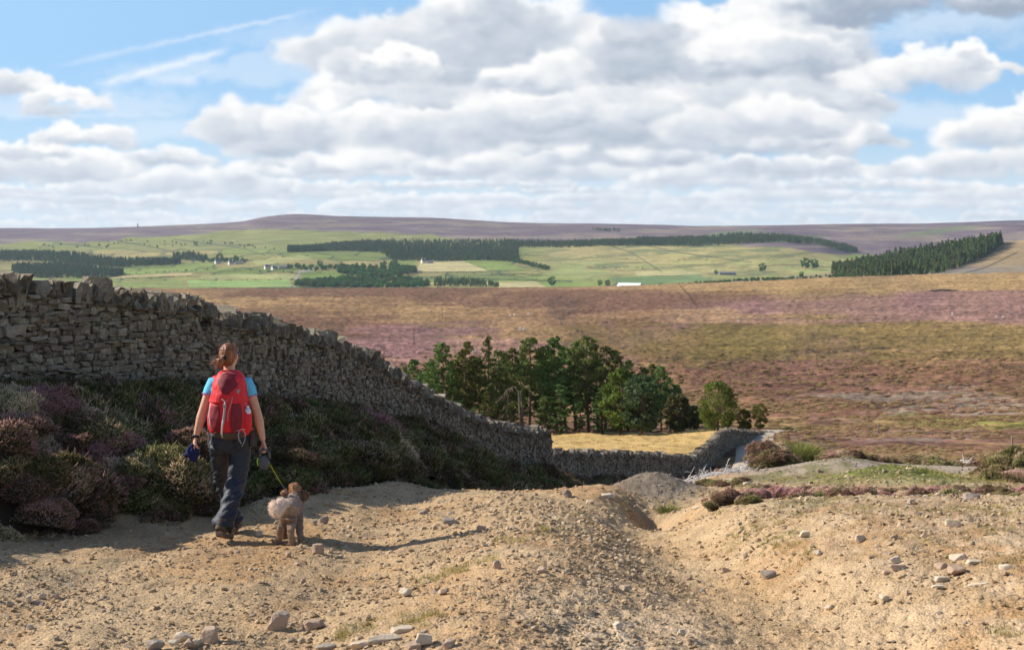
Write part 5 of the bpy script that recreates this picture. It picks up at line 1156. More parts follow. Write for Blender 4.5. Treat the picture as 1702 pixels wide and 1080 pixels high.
for (px, d, h, lab) in [(1460, 150, 1.3, 'grey wooden post standing in the rough grass of the moor right of the lane'), (1682, 110, 1.0, 'short grey post near the right edge in the purple heather')]:
    m = MB(); m.tube([(0, 0, -.2), (.02, 0, h * .5), (0, .01, h)], [.075, .07, .065], 7); o = m.build('wooden_post', M_DEAD); o.location = ground(px, d); tag(o, lab, 'post')
def ruin():
    r = np.random.default_rng(8); b = ground(1570, 1050); m = MB(); t = []
    for i in range(240):
        u = r.uniform(-11, 12); v = r.uniform(0, 1.5) * (1 - (u / 14) ** 2); V = stone_verts(r, (1.4, .9, .5), .2, .85) + np.array([u, r.normal(0, .4), v]); m.add(V, TQ); t.append(np.full(26, r.uniform(.2, 1)))
    o = link('ruined_fold', m.mesh('ruined_fold', M_WALL, False, {'tint': np.concatenate(t)})); o.location = b; tag(o, 'low ruined stone fold on the moor at upper right above the pink belt', 'ruin')
ruin()

# ------------------------------------------------------------------ lane between the wall and the heather
def lane():
    ys = np.linspace(57, 136, 120); c = np.interp(ys, [57, 64, 70, 76, 80, 85, 92, 100, 108, 118, 127, 136], [9.2, 10.3, 11.5, 12.9, 13.8, 14.7, 15.9, 17.2, 18.5, 20.2, 22.4, 26.5]); V = []; n = 13
    for i, (x, y) in enumerate(zip(c, ys)):
        for k in range(n):
            o = (k / (n - 1) - .5) * 2.9; V.append((x + o, y, 0))
    V = np.array(V); V[:, 2] = H(V[:, 0], V[:, 1]) + .05; Q = [(i * n + k, i * n + k + 1, (i + 1) * n + k + 1, (i + 1) * n + k) for i in range(119) for k in range(n - 1)]
    o = link('lane', mesh_np('lane', V, np.array(Q), True, [speckle((.42, .335, .25), .2, 1.2, .2, .02, name='lane_grit', world=True)])); o['kind'] = 'structure'
lane()
# ------------------------------------------------------------------ gravel and loose rocks on the track
def rock_material(name, stops):
    def fn(n):
        v = n.pos(); o = n.obj(); oi = n.new('ShaderNodeObjectInfo'); a = n.noise(o, 14, 5, .65); b = n.noise(v, 55, 4, .65)
        f = n.math('ADD', n.math('MULTIPLY', oi.outputs['Random'], .6), n.math('MULTIPLY', n.ramp(a, .3, .7), .4))
        c = n.mix(n.math('MULTIPLY', n.ramp(b, .45, .7), .35), n.cr(f, stops), (.60, .47, .32))
        return {'Base Color': c, 'Normal': n.bump(n.math('ADD', a, n.math('MULTIPLY', b, .5)), .7, .012)}
    return material(name, fn, rough=.93, spec=.15)
M_PEB = rock_material('pebble_stone', [(0, (.26, .165, .10)), (.3, (.40, .27, .15)), (.6, (.51, .37, .225)), (.85, (.58, .45, .30)), (.93, (.29, .25, .22)), (1, (.70, .59, .45))])
M_PALE_ROCK = rock_material('pale_sandstone', [(0, (.46, .37, .27)), (.5, (.56, .46, .34)), (1, (.66, .57, .44))])
M_GREY_ROCK = rock_material('grey_gritstone', [(0, (.20, .165, .14)), (.5, (.30, .25, .21)), (1, (.38, .32, .26))])
M_BROWN_ROCK = rock_material('brown_gritstone', [(0, (.34, .23, .16)), (.5, (.42, .30, .215)), (1, (.48, .36, .27))])
def _ico(sub):
    bm = bmesh.new(); bmesh.ops.create_icosphere(bm, subdivisions=sub, radius=1); V = np.array([tuple(v.co) for v in bm.verts]); T = np.array([[v.index for v in f.verts] for f in bm.faces]); bm.free(); return V, T
_I1, _I2, _I3 = _ico(2), _ico(3), _ico(3)
def facet_rock(r, size, cuts=7, box=.16, I=None):
    """a broken stone: the solid left between tilted planes"""
    V, T = I or _I2; N = [np.array(a) + r.normal(0, box, 3) for a in ((1, 0, 0), (-1, 0, 0), (0, 1, 0), (0, -1, 0), (0, 0, 1), (0, 0, -1))]; D = [r.uniform(.78, 1.0) for _ in N]
    for i in range(cuts): N.append(r.normal(0, 1, 3)); D.append(r.uniform(.68, 1.08))
    N = np.array([n / np.linalg.norm(n) for n in N]); q = V @ N.T; q = np.where(q > .08, np.array(D)[None] / np.maximum(q, .08), 9); R = q.min(1)
    W = V * np.minimum(R, 1.45)[:, None] * (1 + r.normal(0, .006, len(V)))[:, None]; return W * np.array(size) / 2 * .95, T
def pebbles():
    r = np.random.default_rng(61); ms = []
    for i in range(8):
        V, T = facet_rock(r, (1, r.uniform(.55, .95), r.uniform(.3, .65)), 6, .25, _I1); ms.append(mesh_np('pebble', V, None, False, [M_PEB], T))
    cp = proto_collection('pebble_kinds', ms)
    n = 230000; d = np.exp(r.uniform(math.log(6.9), math.log(23), n)); s = r.uniform(-.40, .42, n); x = s * d
    f = xF(d); onb = x < f - .05
    bx = np.interp(d, [4, 6, 8, 10, 13, 15.5, 18], [-.5, -.3, .0, .2, .27, .05, -.3]); q = x - bx
    cl = fbm(x * .9, d * .7, 211, 4, .6); cl2 = fbm(x * 3.2, d * 2.4, 212, 3)
    dens = .30 + .9 * sstep(.45, .65, cl) + .4 * np.exp(-((q - .35) / .55) ** 2) * sstep(18, 13, d) + .5 * np.exp(-((x - 2.05) / .6) ** 2 - ((d - 20.6) / 1.2) ** 2) * 2 + .5 * sstep(.5, .62, cl2)
    dens *= np.where(q > .9, .75, 1); keep = (r.random(n) < dens / 1.9) & ~onb; x, d, q = x[keep], d[keep], q[keep]; n = len(x)
    sz = .0035 + .0062 * r.exponential(1, n) ** 1.45; sz = np.clip(sz * (1 + .1 * np.exp(-((q - .3) / .6) ** 2)), .004, .055) * np.clip(d / 11, .8, 1.25)
    z = H(x, d) + sz * .12; rot = np.stack([r.uniform(-.6, .6, n), r.uniform(-.6, .6, n), r.uniform(0, 6.28, n)], 1)
    grey = ((np.exp(-((x - 2.05) / .62) ** 2 - ((d - 20.6) / 1.3) ** 2) > .25) | ((d > 20) & (x > 3.2)) | (r.random(n) < .06))
    V = np.stack([x, d, z], 1); k = r.integers(0, 8, n); scatter('gravel', cp, V[~grey], rot[~grey], sz[~grey], k[~grey])
    m2 = []
    for me in ms: c = me.copy(); c.materials.clear(); c.materials.append(M_GREY_ROCK); m2.append(c)
    scatter('gravel', proto_collection('grey_pebble_kinds', m2), V[grey], rot[grey], sz[grey], k[grey])
pebbles()
def rock(px, py, wpx, hpx, dep, mat, label, rz=0.0, seed=None, jit=.14, rnd=.84, tilt=0.0, name='rock', sink=.35, smooth=False):
    p = ground_at(px, py + hpx * .45); k = p.y / F; r = np.random.default_rng(seed if seed is not None else int(px * 7 + py)); w, h = wpx * k, max(hpx * k * 1.1, .02)
    V, T = facet_rock(r, (w, w * dep, h * (1 + sink)), 4 if rnd > .87 else 9, jit * 1.9); me = mesh_np(name, V, None, smooth, [mat], T)
    o = link(name, me); o.location = p + Vector((0, w * dep * .25, h * .5 - h * sink * .4)); o.rotation_euler = (r.uniform(-.06, .06), tilt, rz); tag(o, label, 'rock'); return o
B, G, L_ = M_BROWN_ROCK, M_GREY_ROCK, M_PALE_ROCK
for a in [
    (528, 913, 24, 15, .7, B, 'squared pinkish-brown stone block on the track just in front of the dog shadow', .1, 1, .07, .92),
    (461, 1035, 34, 26, .8, B, 'large angular tilted stone in the near track, left of centre at the bottom', .5, 2, .16, .82, .25),
    (348, 1056, 32, 22, .9, B, 'rounded brown stone with a pale top near the bottom, right of the small stone heap', -.3, 3),
    (521, 1040, 40, 13, .6, B, 'long flat brown stone lying right of the large angular tilted one', .05, 4, .09, .9),
    (253, 1074, 32, 14, .8, G, 'dark grey flat stone cut by the bottom edge at lower left', .1, 5),
    (300, 1060, 34, 13, .8, L_, 'pale tan slab in the small stone heap at lower left', .4, 6), (312, 1072, 20, 12, .8, B, 'reddish-brown stone in the small heap, below its pale slab', .2, 7), (327, 1068, 16, 12, .8, L_, 'small pale stone at the right side of the small heap', .9, 8), (288, 1070, 18, 9, .8, L_, 'small yellowish stone at the left side of the small heap', .3, 9),
    (47, 997, 10, 11, .8, L_, 'upright pale stone leftmost in the row of small stones at far left', .2, 10), (68, 992, 12, 8, .8, L_, 'pale stone highest in the row of small stones at far left', .4, 11), (61, 1001, 18, 7, .7, B, 'flat brown stone lowest in the row of small stones at far left', .0, 12), (91, 993, 16, 8, .7, B, 'brown stone rightmost in the row of small stones at far left', .1, 13), (15, 1005, 12, 8, .8, B, 'brown stone at the left edge beside the row of small stones', .1, 14), (50, 1043, 14, 7, .8, L_, 'pale flat stone below the row of small stones at far left', .1, 15), (95, 1061, 9, 9, .9, G, 'small dark grey stone alone in the track at lower left', .1, 16),
    (538, 866, 18, 9, .7, G, 'pale grey stone right behind the dog near the shadow edge', .2, 17, .12), (522, 869, 9, 7, .8, B, 'small brown stone touching the pale grey one behind the dog', .2, 18), (430, 888, 13, 8, .8, L_, 'small pale round stone between the hiker boot and the dog', .2, 19), (479, 922, 10, 8, .8, B, 'small brown stone in front of the dog paws', .2, 20), (502, 968, 11, 7, .8, B, 'small tan stone on the track below the squared block', .2, 21),
    (750, 868, 26, 11, .6, G, 'dark grey wedge-shaped stone in the middle of the track', .1, 22, .14, .8, .2), (704, 852, 16, 6, .6, G, 'flat dark slab on the track farther up beyond the grey wedge', .1, 23), (722, 877, 8, 8, .8, B, 'small upright brown stone left of the grey wedge', .2, 24), (800, 879, 18, 7, .7, B, 'low brown stone right of the grey wedge near the berm', .2, 25), (945, 822, 14, 10, .7, G, 'small grey pointed stone on the crest of the track', .5, 26, .2, .7), (1010, 826, 24, 6, .8, L_, 'pale flat slab on the crest left of the dark gravel mound', .2, 27, .08), (980, 834, 14, 5, .7, L_, 'thin pale slab just below the crest of the track', .1, 28),
    (900, 949, 16, 8, .8, B, 'reddish stone on top of the gravel berm', .1, 29), (826, 940, 16, 13, .8, B, 'rough upright brown lump on the left side of the berm', .1, 30), (735, 985, 16, 8, .8, B, 'red-brown flat stone in the track left of the berm', .3, 31), (675, 985, 22, 12, .8, L_, 'pale lumpy stone partly buried left of the berm', .3, 32), (611, 1028, 14, 8, .8, B, 'orange-brown stone near the grass wisps at the bottom', .3, 33), (585, 1046, 10, 9, .8, L_, 'small pale cube-like stone above the shale slabs', .3, 34),
    (640, 1062, 60, 11, .5, L_, 'long pale shale slab at the bottom centre-left, largest of the shale pieces', .35, 35, .08, .9), (668, 1047, 44, 9, .5, L_, 'thin pale shale slab lying above the longest one', .15, 36, .08, .9), (705, 1066, 40, 16, .6, L_, 'blocky orange-white shale piece at the bottom right of the slabs', .5, 37), (600, 1073, 44, 12, .6, L_, 'shale slab cut by the bottom edge below the small cube-like stone', .3, 38), (540, 1077, 40, 9, .6, G, 'grey-brown slab cut by the bottom edge, left of the shale slabs', .1, 39), (745, 1072, 26, 13, .7, B, 'tan shale lump right of the blocky piece at the bottom', .4, 40), (688, 1076, 34, 10, .6, B, 'orange shale slab at the bottom edge between the two lumps', .2, 41),
    (1280, 955, 24, 13, .8, G, 'grey speckled stone lying alone on the gully floor', .3, 42), (1238, 925, 10, 7, .8, B, 'small dark reddish stone left above the grey speckled one', .3, 43), (1230, 871, 8, 5, .8, G, 'tiny dark stone by the small tuft in the gully bank', .3, 44),
    (1338, 888, 22, 9, .7, L_, 'pale layered stone right of the small hollow in the bank', .2, 45, .1), (1361, 921, 14, 7, .7, L_, 'small whitish stone below the layered one in the bank', .2, 46), (1429, 896, 20, 10, .7, L_, 'white pointed stone halfway up the right-hand bank', .6, 47, .2, .75), (1487, 893, 16, 7, .7, B, 'small square-ended stone in the middle of the right-hand bank', .1, 48),
    (1583, 870, 27, 10, .6, L_, 'white flat-topped slab standing out high on the right-hand bank', -.1, 49, .09, .9, .06), (1488, 932, 26, 9, .7, L_, 'upper pale slab of the small stack in the right-hand bank', .1, 50, .09, .9), (1492, 943, 30, 8, .7, B, 'lower slab of the small stack in the right-hand bank', .2, 51, .09, .9), (1475, 952, 18, 6, .7, B, 'thin slab spilled below the small stack in the bank', .2, 52),
    (1595, 926, 30, 9, .6, L_, 'pale tilted slab above the thick block on the right-hand bank', -.2, 53, .1, .88, -.2), (1592, 948, 34, 13, .6, B, 'thick tan block half buried in the right-hand bank', .1, 54, .09, .92), (1566, 941, 20, 10, .7, B, 'squared tan stone left of the thick half-buried block', .1, 55, .09, .92), (1622, 934, 30, 6, .6, L_, 'thin whitish slab right of the pale tilted slab', .1, 56, .08, .9), (1565, 962, 24, 6, .6, L_, 'flat white slab lying below the squared tan stone', .1, 57, .08, .9), (1625, 973, 38, 5, .3, L_, 'long narrow white splinter pointing up to the right on the bank', -.45, 58, .06, .9, -.28), (1672, 943, 22, 6, .6, L_, 'thin pale slab near the right edge beside the green tuft', -.2, 59, .08, .9, -.15), (1560, 975, 26, 5, .6, L_, 'lowest thin slab under the flat white one', -.1, 60, .08),
    (1618, 826, 26, 8, .7, G, 'grey flat stone beside the heather strip near the right edge', .1, 61, .1), (1515, 834, 16, 8, .7, L_, 'pale pyramid-shaped stone below the heather strip', .4, 62, .2, .7), (1560, 822, 10, 4, .7, L_, 'tiny pale stone in the heather strip left of the grey flat one', .4, 63), (1218, 801, 22, 8, .7, L_, 'pale stone in the grass at the top of the bank right of the gully', .2, 64), (1242, 804, 14, 5, .7, L_, 'small flat stone right beside the pale one above the gully', .2, 65), (1158, 844, 16, 4, .4, L_, 'thin pale splinter on the bank just right of the gully head', -.5, 66, .08, .9, -.3), (1394, 756, 20, 6, .7, L_, 'pale flat stone on the crest beside the pink heather', .1, 67), (1378, 758, 16, 5, .7, L_, 'low pale stone at the left of the one beside the pink heather', .1, 68),
    (1381, 1010, 18, 8, .7, L_, 'oblong pale-orange stone on the gully floor at lower right', .1, 69), (1508, 986, 8, 7, .8, B, 'small dark brown stone in the sandy hollow at lower right', .1, 70), (1470, 995, 18, 8, .8, L_, 'whitish stone in the sandy hollow left of the dark brown one', .5, 71), (1362, 783, 12, 5, .8, B, 'small brown stone on the gravel mound slope', .2, 72), (1145, 960, 14, 8, .8, B, 'brown stone on the shaded side of the berm', .2, 73), (1027, 1040, 20, 9, .8, L_, 'yellow-white stone low on the berm near the bottom', .4, 74), (1133, 1052, 16, 10, .8, L_, 'pale chunky stone at the bottom right of the berm', .4, 75), (1040, 978, 20, 9, .7, B, 'flat grey-brown slab on the dark flank of the berm', .4, 76), (1205, 948, 14, 7, .8, B, 'brown stone on the edge of the gully left of the grey speckled stone', .2, 77), (1070, 1000, 12, 8, .8, B, 'rust-coloured stone amid the gravel of the berm flank', .2, 78)]:
    rock(*a)

# bleached brushwood and dead heather stems
M_WHITE = speckle((.62, .58, .54), .18, 8, .4, .01, name='bleached_wood', world=True)
def brushwood(px0, px1, d, hh, n, label, seed, thick=.012, name='brushwood_pile'):
    r = random.Random(seed); a = ground(px0, d); b = ground(px1, d + .3); c = (a + b) / 2; root = empty(name, c); tag(root, label, 'dead branches'); m = MB(); W = (b - a).length
    for i in range(n):
        t = r.random(); p = a.lerp(b, t) - c; p.z += hh * r.uniform(0, .35) * math.sin(PI * t) ** .5; p.y += r.uniform(-.3, .3); an = r.gauss(.25, .45); L = r.uniform(.18, .5) * W / 1.3; pts = [p]; dr = Vector((math.cos(an), r.uniform(-.4, .4), abs(math.sin(an)) * r.choice((.8, .3, -.1)) + .1)); q = p.copy()
        for k in range(4): dr = (dr + Vector((r.uniform(-.35, .35), r.uniform(-.3, .3), r.uniform(-.35, .25)))).normalized(); q = q + dr * L / 4; q.z = max(q.z, Hs(c.x + q.x, c.y + q.y, False) - c.z); pts.append(q.copy())
        rd = thick * r.uniform(.6, 1.3); m.tube(pts, [rd, rd * .85, rd * .65, rd * .45, rd * .2], 4)
        for k in range(3):
            s0 = pts[r.randint(1, 3)]; e = s0 + Vector((r.uniform(-1, 1), r.uniform(-.5, .5), r.uniform(0, 1))) * L * .28; m.tube([s0, s0.lerp(e, .5) + Vector((0, 0, .01)), e], [rd * .5, rd * .35, rd * .12], 3)
    m.build('branch', M_WHITE, root); return root
brushwood(1128, 1235, 25.2, .20, 140, 'tangle of bleached white branches beyond the dark gravel mound, left of the bush', 4, .013)
brushwood(1220, 1262, 25.6, .26, 8, 'few white antler-like branches between the brushwood tangle and the dark bush', 5, .015, 'dead_branches')
brushwood(1560, 1612, 25.5, .42, 12, 'white dead stems sticking up behind the green mound near the right edge', 6, .012, 'dead_branches')
brushwood(1480, 1510, 25.5, .3, 7, 'small spray of white dead stems behind the left part of the green mound', 7, .01, 'dead_branches')
# ------------------------------------------------------------------ remeshed organic bodies
def fuse(mb, voxel, smooth_it=4, disp=None, keep=None):
    """fuse overlapping solids into one continuous skin; disp(co, no) -> offsets"""
    me = mb.mesh('tmp', [], smooth=True); ob = bpy.data.objects.new('tmp', me); COL.objects.link(ob)
    m = ob.modifiers.new('r', 'REMESH'); m.mode = 'VOXEL'; m.voxel_size = voxel; m.use_smooth_shade = True
    m2 = ob.modifiers.new('s', 'SMOOTH'); m2.factor = .5; m2.iterations = smooth_it
    bpy.context.view_layer.update(); dg = bpy.context.evaluated_depsgraph_get(); ev = ob.evaluated_get(dg); me2 = bpy.data.meshes.new_from_object(ev, depsgraph=dg)
    bpy.data.objects.remove(ob); bpy.data.meshes.remove(me)
    n = len(me2.vertices); co = np.empty(n * 3, np.float32); me2.vertices.foreach_get('co', co); co = co.reshape(-1, 3)
    if disp is not None:
        no = np.empty(n * 3, np.float32); me2.vertices.foreach_get('normal', no); no = no.reshape(-1, 3); co = co + no * disp(co, no)[:, None]; me2.vertices.foreach_set('co', co.ravel())
    me2.polygons.foreach_set('use_smooth', np.ones(len(me2.polygons), bool)); me2.update(); return me2, co
def n3(co, f, seed=0):
    return np.array([mnoise.noise(Vector((c[0] * f[0] + seed, c[1] * f[1], c[2] * f[2]))) for c in co])
def setmat(me, m): me.materials.clear(); me.materials.append(m); return me
def colour_attr(me, c):
    a = me.attributes.new('Col', 'FLOAT_COLOR', 'POINT'); a.data.foreach_set('color', np.hstack([c, np.ones((len(c), 1))]).astype(np.float32).ravel())

def build_person():
    base = ground(384, 12.45); base.z = Hs(base.x, base.y, False)
    root = empty('person', base); tag(root, 'hiker seen from behind in blue T-shirt and dark trousers, walking down the track', 'person')
    D = 12.45
    J = lambda px, py, d=D: P(px, py, d) - base
    M_SKIN = speckle((.60, .33, .22), .10, 30, .15, .002, .55, .35, 'skin'); M_HAIR = material('auburn_hair', lambda n: {'Base Color': n.cr(n.noise(n.scaled(n.obj(), (90, 90, 8)), 1, 4, .6), [(.3, (.10, .032, .014)), (.55, (.24, .085, .032)), (.75, (.42, .17, .065))]), 'Normal': n.bump(n.noise(n.scaled(n.obj(), (120, 120, 8)), 1, 3, .6), .8, .006)}, rough=.45, spec=.4)
    # grounded feet
    zr = Hs(base.x + J(387, 0).x, 12.2) - base.z; zl = Hs(base.x + J(372, 0).x, 12.98) - base.z
    toeR = Vector((J(388, 0).x, 12.30 - base.y, zr + .03)); ankR = Vector((J(383, 0).x, 12.10 - base.y, zr + .165)); heelR = Vector((J(381, 0).x, 12.06 - base.y, zr + .10))
    ankL = Vector((J(372, 0).x, 12.92 - base.y, zl + .10)); toeL = Vector((J(370, 0).x, 13.13 - base.y, zl + .035)); heelL = Vector((J(372.5, 0).x, 12.87 - base.y, zl + .04))
    m = MB()
    # head, face turned slightly right
    hc = J(380, 591, D + .02); m.ball(hc, (.074, .092, .104), 20, 14); m.ball(hc + Vector((.012, .03, -.045)), (.056, .062, .062), 16, 10); m.ball(hc + Vector((.02, .085, -.075)), (.028, .02, .02), 10, 8)
    m.tube([hc + Vector((.026, .09, .005)), hc + Vector((.03, .108, -.022)), hc + Vector((.026, .098, -.034))], [.009, .014, .009], 8)
    m.tube([hc + Vector((.002, .088, -.055)), hc + Vector((.024, .097, -.055)), hc + Vector((.045, .086, -.055))], [.005, .008, .005], 6)
    for sx in (-1, 1): m.ball(hc + Vector((sx * .074, .008, -.012)), (.010, .020, .030), 10, 8)
    m.tube([J(381, 634), J(381.5, 618, D), J(381, 604, D + .02)], [.062, .052, .05], 14)
    sL, eL, wL = J(353, 638, D), J(337, 683, D - .05), J(325.5, 727, D - .08); sR, eR, wR = J(411, 638, D), J(428, 688, D - .02), J(437, 731, D - .06)
    for s_, e_, w_ in ((sL, eL, wL), (sR, eR, wR)):
        m.tube([s_, s_.lerp(e_, .35), s_.lerp(e_, .8), e_, e_.lerp(w_, .25), e_.lerp(w_, .6), w_], [.05, .047, .040, .038, .042, .034, .024], 14)
    m.tube([J(381, 632), J(381, 650), J(382, 680), J(383, 705), J(383, 728)], [.10, .13, .125, .115, .13], 16, flat=.72); m.tube([sL, J(381, 636), sR], [.05, .07, .05], 12)
    for h_, k_, a_ in ((J(366, 735), J(369, 798, 12.74), ankL), (J(399, 735), J(394, 800, 12.38), ankR)): m.tube([h_, h_.lerp(k_, .5), k_, k_.lerp(a_, .35), a_], [.08, .068, .048, .046, .034], 12)
    for a_, h_, t_ in ((ankL, heelL, toeL), (ankR, heelR, toeR)): m.tube([h_, a_.lerp(t_, .4) + Vector((0, 0, -.02)), t_], [.03, .034, .026], 10)
    def hand(w, fwd, side, out, curl, spread=.0):
        """w wrist, fwd finger direction, side across the palm towards the thumb, out palm normal (palm side)"""
        fwd, side, out = fwd.normalized(), side.normalized(), out.normalized(); pc = w + fwd * .045
        for k in range(5): o = (k - 2) * .014; m.tube([w + side * o * .6, pc + side * o, w + fwd * .085 + side * o * 1.2], [.013, .0145, .0115], 8)
        for k, L in enumerate((.066, .076, .070, .054)):
            o = .028 - k * .0185; p = w + fwd * .084 + side * o; pts = [p]; an = curl * .5
            for j, f in enumerate((.44, .32, .26)): dr = fwd * math.cos(an) + out * math.sin(an); p = p + dr * L * f; pts.append(p); an += curl * (.9 - .1 * k * .3)
            m.tube(pts, [.0100, .0092, .0085, .0070], 8); m.ball(pts[-1], .007, 8, 6)
        t0 = w + fwd * .028 + side * .030; t1 = t0 + fwd * .028 + side * .018 + out * .012; t2 = t1 + fwd * .024 + out * .018; t3 = t2 + fwd * .012 + out * .018 - side * .008; m.tube([t0, t1, t2, t3], [.014, .012, .0105, .008], 8)
    fL = (J(321, 745, D - .09) - wL); hand(wL, fL, Vector((0, -1, 0)) + Vector((.25, 0, 0)), Vector((1, .25, 0)), 1.15)
    fR = (J(441.5, 748, D - .07) - wR); hand(wR, fR, Vector((-.35, 1, 0)), Vector((-1, -.2, 0)), 1.25)
    me, co = fuse(m, .0055, 3); link('body', setmat(me, M_SKIN), root)
    # eyes and sunglasses
    for sx in (-1, 1): e = MB(); e.ball(hc + Vector((.022 + sx * .031, .083, .008)), .012, 10, 8); e.build('eye', material('eye_white', color=(.7, .68, .65), rough=.3), root)
    g = MB(); 
    for sx in (-1, 1): g.ball(hc + Vector((.022 + sx * .034, .094, .008)), (.027, .008, .020), 14, 8, (0, 0, -.25 * sx))
    g.tube([hc + Vector((-.012, .098, .012)), hc + Vector((.05, .10, .012))], .0035, 6)
    for sx in (-1, 1): g.tube([hc + Vector((.022 + sx * .058, .085, .014)), hc + Vector((sx * .076 + .004, .02, .010)), hc + Vector((sx * .075, -.005, -.004))], [.0035, .0035, .003], 6)
    g.build('sunglasses', material('dark_lenses', color=(.02, .02, .03), rough=.15, spec=.7), root)
    # hair
    m = MB(); m.ball(hc + Vector((-.002, -.012, .016)), (.079, .090, .098), 22, 14); m.ball(hc + Vector((-.006, -.05, -.022)), (.072, .052, .07), 16, 12); m.ball(hc + Vector((0, .035, .05)), (.07, .06, .055), 14, 10)
    m.tube([hc + Vector((-.02, -.088, -.012)), hc + Vector((-.045, -.12, -.035)), hc + Vector((-.05, -.118, -.075)), hc + Vector((-.038, -.10, -.105))], [.022, .032, .028, .010], 10); m.tube([hc + Vector((-.03, -.10, -.02)), hc + Vector((-.075, -.115, -.03)), hc + Vector((-.085, -.10, -.06))], [.02, .02, .008], 8)
    me, co = fuse(m, .006, 2, lambda c, n: n3(c, (70, 70, 16), 3) * .005 + n3(c, (22, 22, 12), 9) * .006); hair = link('hair', setmat(me, M_HAIR), root)
    m = MB(); r = random.Random(2)
    for i in range(170):
        a = r.uniform(0, 6.28); q = hc + Vector((-.05 + r.uniform(-.03, .03), -.105 + r.uniform(-.02, .02), -.04 + r.uniform(-.05, .03))) if i < 80 else hc + Vector((math.cos(a) * .07, math.sin(a) * .07 - .01, .075 + r.uniform(-.05, .02)))
        L = r.uniform(.03, .085); dr = Vector((-.9 + r.uniform(-.3, .5), r.uniform(-.5, .3), r.uniform(-.5, .6))).normalized() if i < 80 else Vector((r.uniform(-1, .6), r.uniform(-.5, .5), r.uniform(.1, .9))).normalized(); L *= 1 if i < 80 else .5
        m.tube([q, q + dr * L * .5 + Vector((0, 0, .005)), q + dr * L + Vector((0, 0, -.012))], [.0016, .0013, .0006], 4)
    m.build('loose_hair', M_HAIR, hair); m = MB(); m.tube([hc + Vector((-.028, -.092, .0)), hc + Vector((-.022, -.098, -.03))], [.026, .026], 10); m.build('hair_tie', material('hair_tie_black', color=(.02, .02, .02)), hair)
    # T-shirt
    m = MB(); m.tube([J(381, 624), J(381, 632), J(381, 645), J(382, 670), J(382.5, 695), J(383, 722)], [.062, .14, .178, .172, .158, .172], 20, flat=.70)
    for s_, e_ in ((sL, eL), (sR, eR)):
        q = s_.lerp(e_, .42); m.tube([J(381, 640).lerp(s_, .6), s_, s_.lerp(e_, .2), q], [.07, .064, .062, .058], 14)
    me, co = fuse(m, .008, 4, lambda c, n: n3(c, (9, 9, 5), 1) * .008 + n3(c, (28, 28, 12), 4) * .003)
    shirt = link('shirt', setmat(me, speckle((.13, .50, .72), .10, 60, .2, .001, .8, .2, 'blue_jersey')), root); M_PINK = speckle((.62, .10, .34), .1, 60, .1, .001, .7, .2, 'pink_piping')
    for s_, e_ in ((sL, eL), (sR, eR)):
        q = s_.lerp(e_, .43); dn = (e_ - s_).normalized(); m = MB(); m.tube([q - dn * .006, q], [.0605, .0605], 18); m.build('sleeve_hem', M_PINK, shirt)
    m = MB(); m.tube([J(370, 620, D - .045), J(381, 622.5, D - .07), J(392, 620, D - .045)], [.007, .008, .007], 6); m.build('collar', M_PINK, shirt)
    # trousers
    kL, kR = J(370, 797, 12.74), J(394, 798, 12.38); m = MB()
    m.tube([J(383, 712), J(383, 722), J(383, 736), J(383, 750)], [.150, .168, .172, .150], 22, flat=.74); m.ball(J(369, 736, D - .07), (.082, .072, .09)); m.ball(J(399, 736, D - .07), (.082, .072, .09))
    hemL = ankL + Vector((.0, -.005, .0)); hemR = ankR + Vector((.0, .02, -.03))
    m.tube([J(366, 735), J(367, 765, 12.58), kL, kL.lerp(hemL, .4), kL.lerp(hemL, .8), hemL], [.104, .092, .073, .070, .070, .072], 16); m.tube([J(399.5, 735), J(398, 765, 12.42), kR, kR.lerp(hemR, .4), kR.lerp(hemR, .8), hemR], [.104, .096, .078, .076, .080, .084], 16)
    def folds(c, n):
        z = c[:, 2]; kz = np.exp(-((z - kL.z) / .12) ** 2) + np.exp(-((z - (ankL.z + .08)) / .12) ** 2) * 1.5 + .5
        w = np.stack([c[:, 0] * 1.0 + z * .4, c[:, 1], z - c[:, 0] * .7], 1)
        return np.abs(n3(w, (5, 5, 17), 5)) * .026 * kz - .006 + n3(c, (6, 6, 5), 7) * .008 + (1 - np.abs(n3(w, (13, 13, 30), 15)) * 3) * .0025 * kz
    me, co = fuse(m, .007, 3, folds); M_TR = speckle((.022, .028, .042), .18, 50, .25, .001, .6, .35, 'trouser_cloth'); tr = link('trousers', setmat(me, M_TR), root)
    m = MB(); m.tube([J(403, 761, 12.36), J(411, 762, 12.40)], [.007, .006], 6); m.build('pocket_zip', speckle((.75, .05, .40), .05, 20, .1, .001, .5, .3, 'pink_zip'), tr)
    # boots
    M_BOOT = speckle((.085, .06, .045), .3, 30, .4, .002, .7, .3, 'boot_leather'); M_SOLE = speckle((.16, .12, .09), .35, 40, .6, .003, .9, .2, 'boot_sole')
    for a_, h_, t_, up in ((ankL, heelL, toeL, Vector((0, 0, 1))), (ankR, heelR, toeR, Vector((0, .55, .83)))):
        ax = (t_ - h_).normalized(); nrm = (up - ax * up.dot(ax)).normalized(); sd_ = ax.cross(nrm); m = MB()
        m.tube([h_ + nrm * .035, h_.lerp(t_, .3) + nrm * .05, h_.lerp(t_, .65) + nrm * .035, t_ + nrm * .018], [.042, .046, .046, .034], 14); m.tube([h_ + nrm * .03, a_ + nrm * .05], [.046, .050], 14); b = link('boot', setmat(fuse(m, .007, 3)[0], M_BOOT), root)
        m = MB(); V = []; L = (t_ - h_).length + .07; o = h_ - ax * .035
        prof = [(0, .026), (.06, .034), (.25, .034), (.45, .031), (.65, .042), (.85, .040), (.97, .022)]
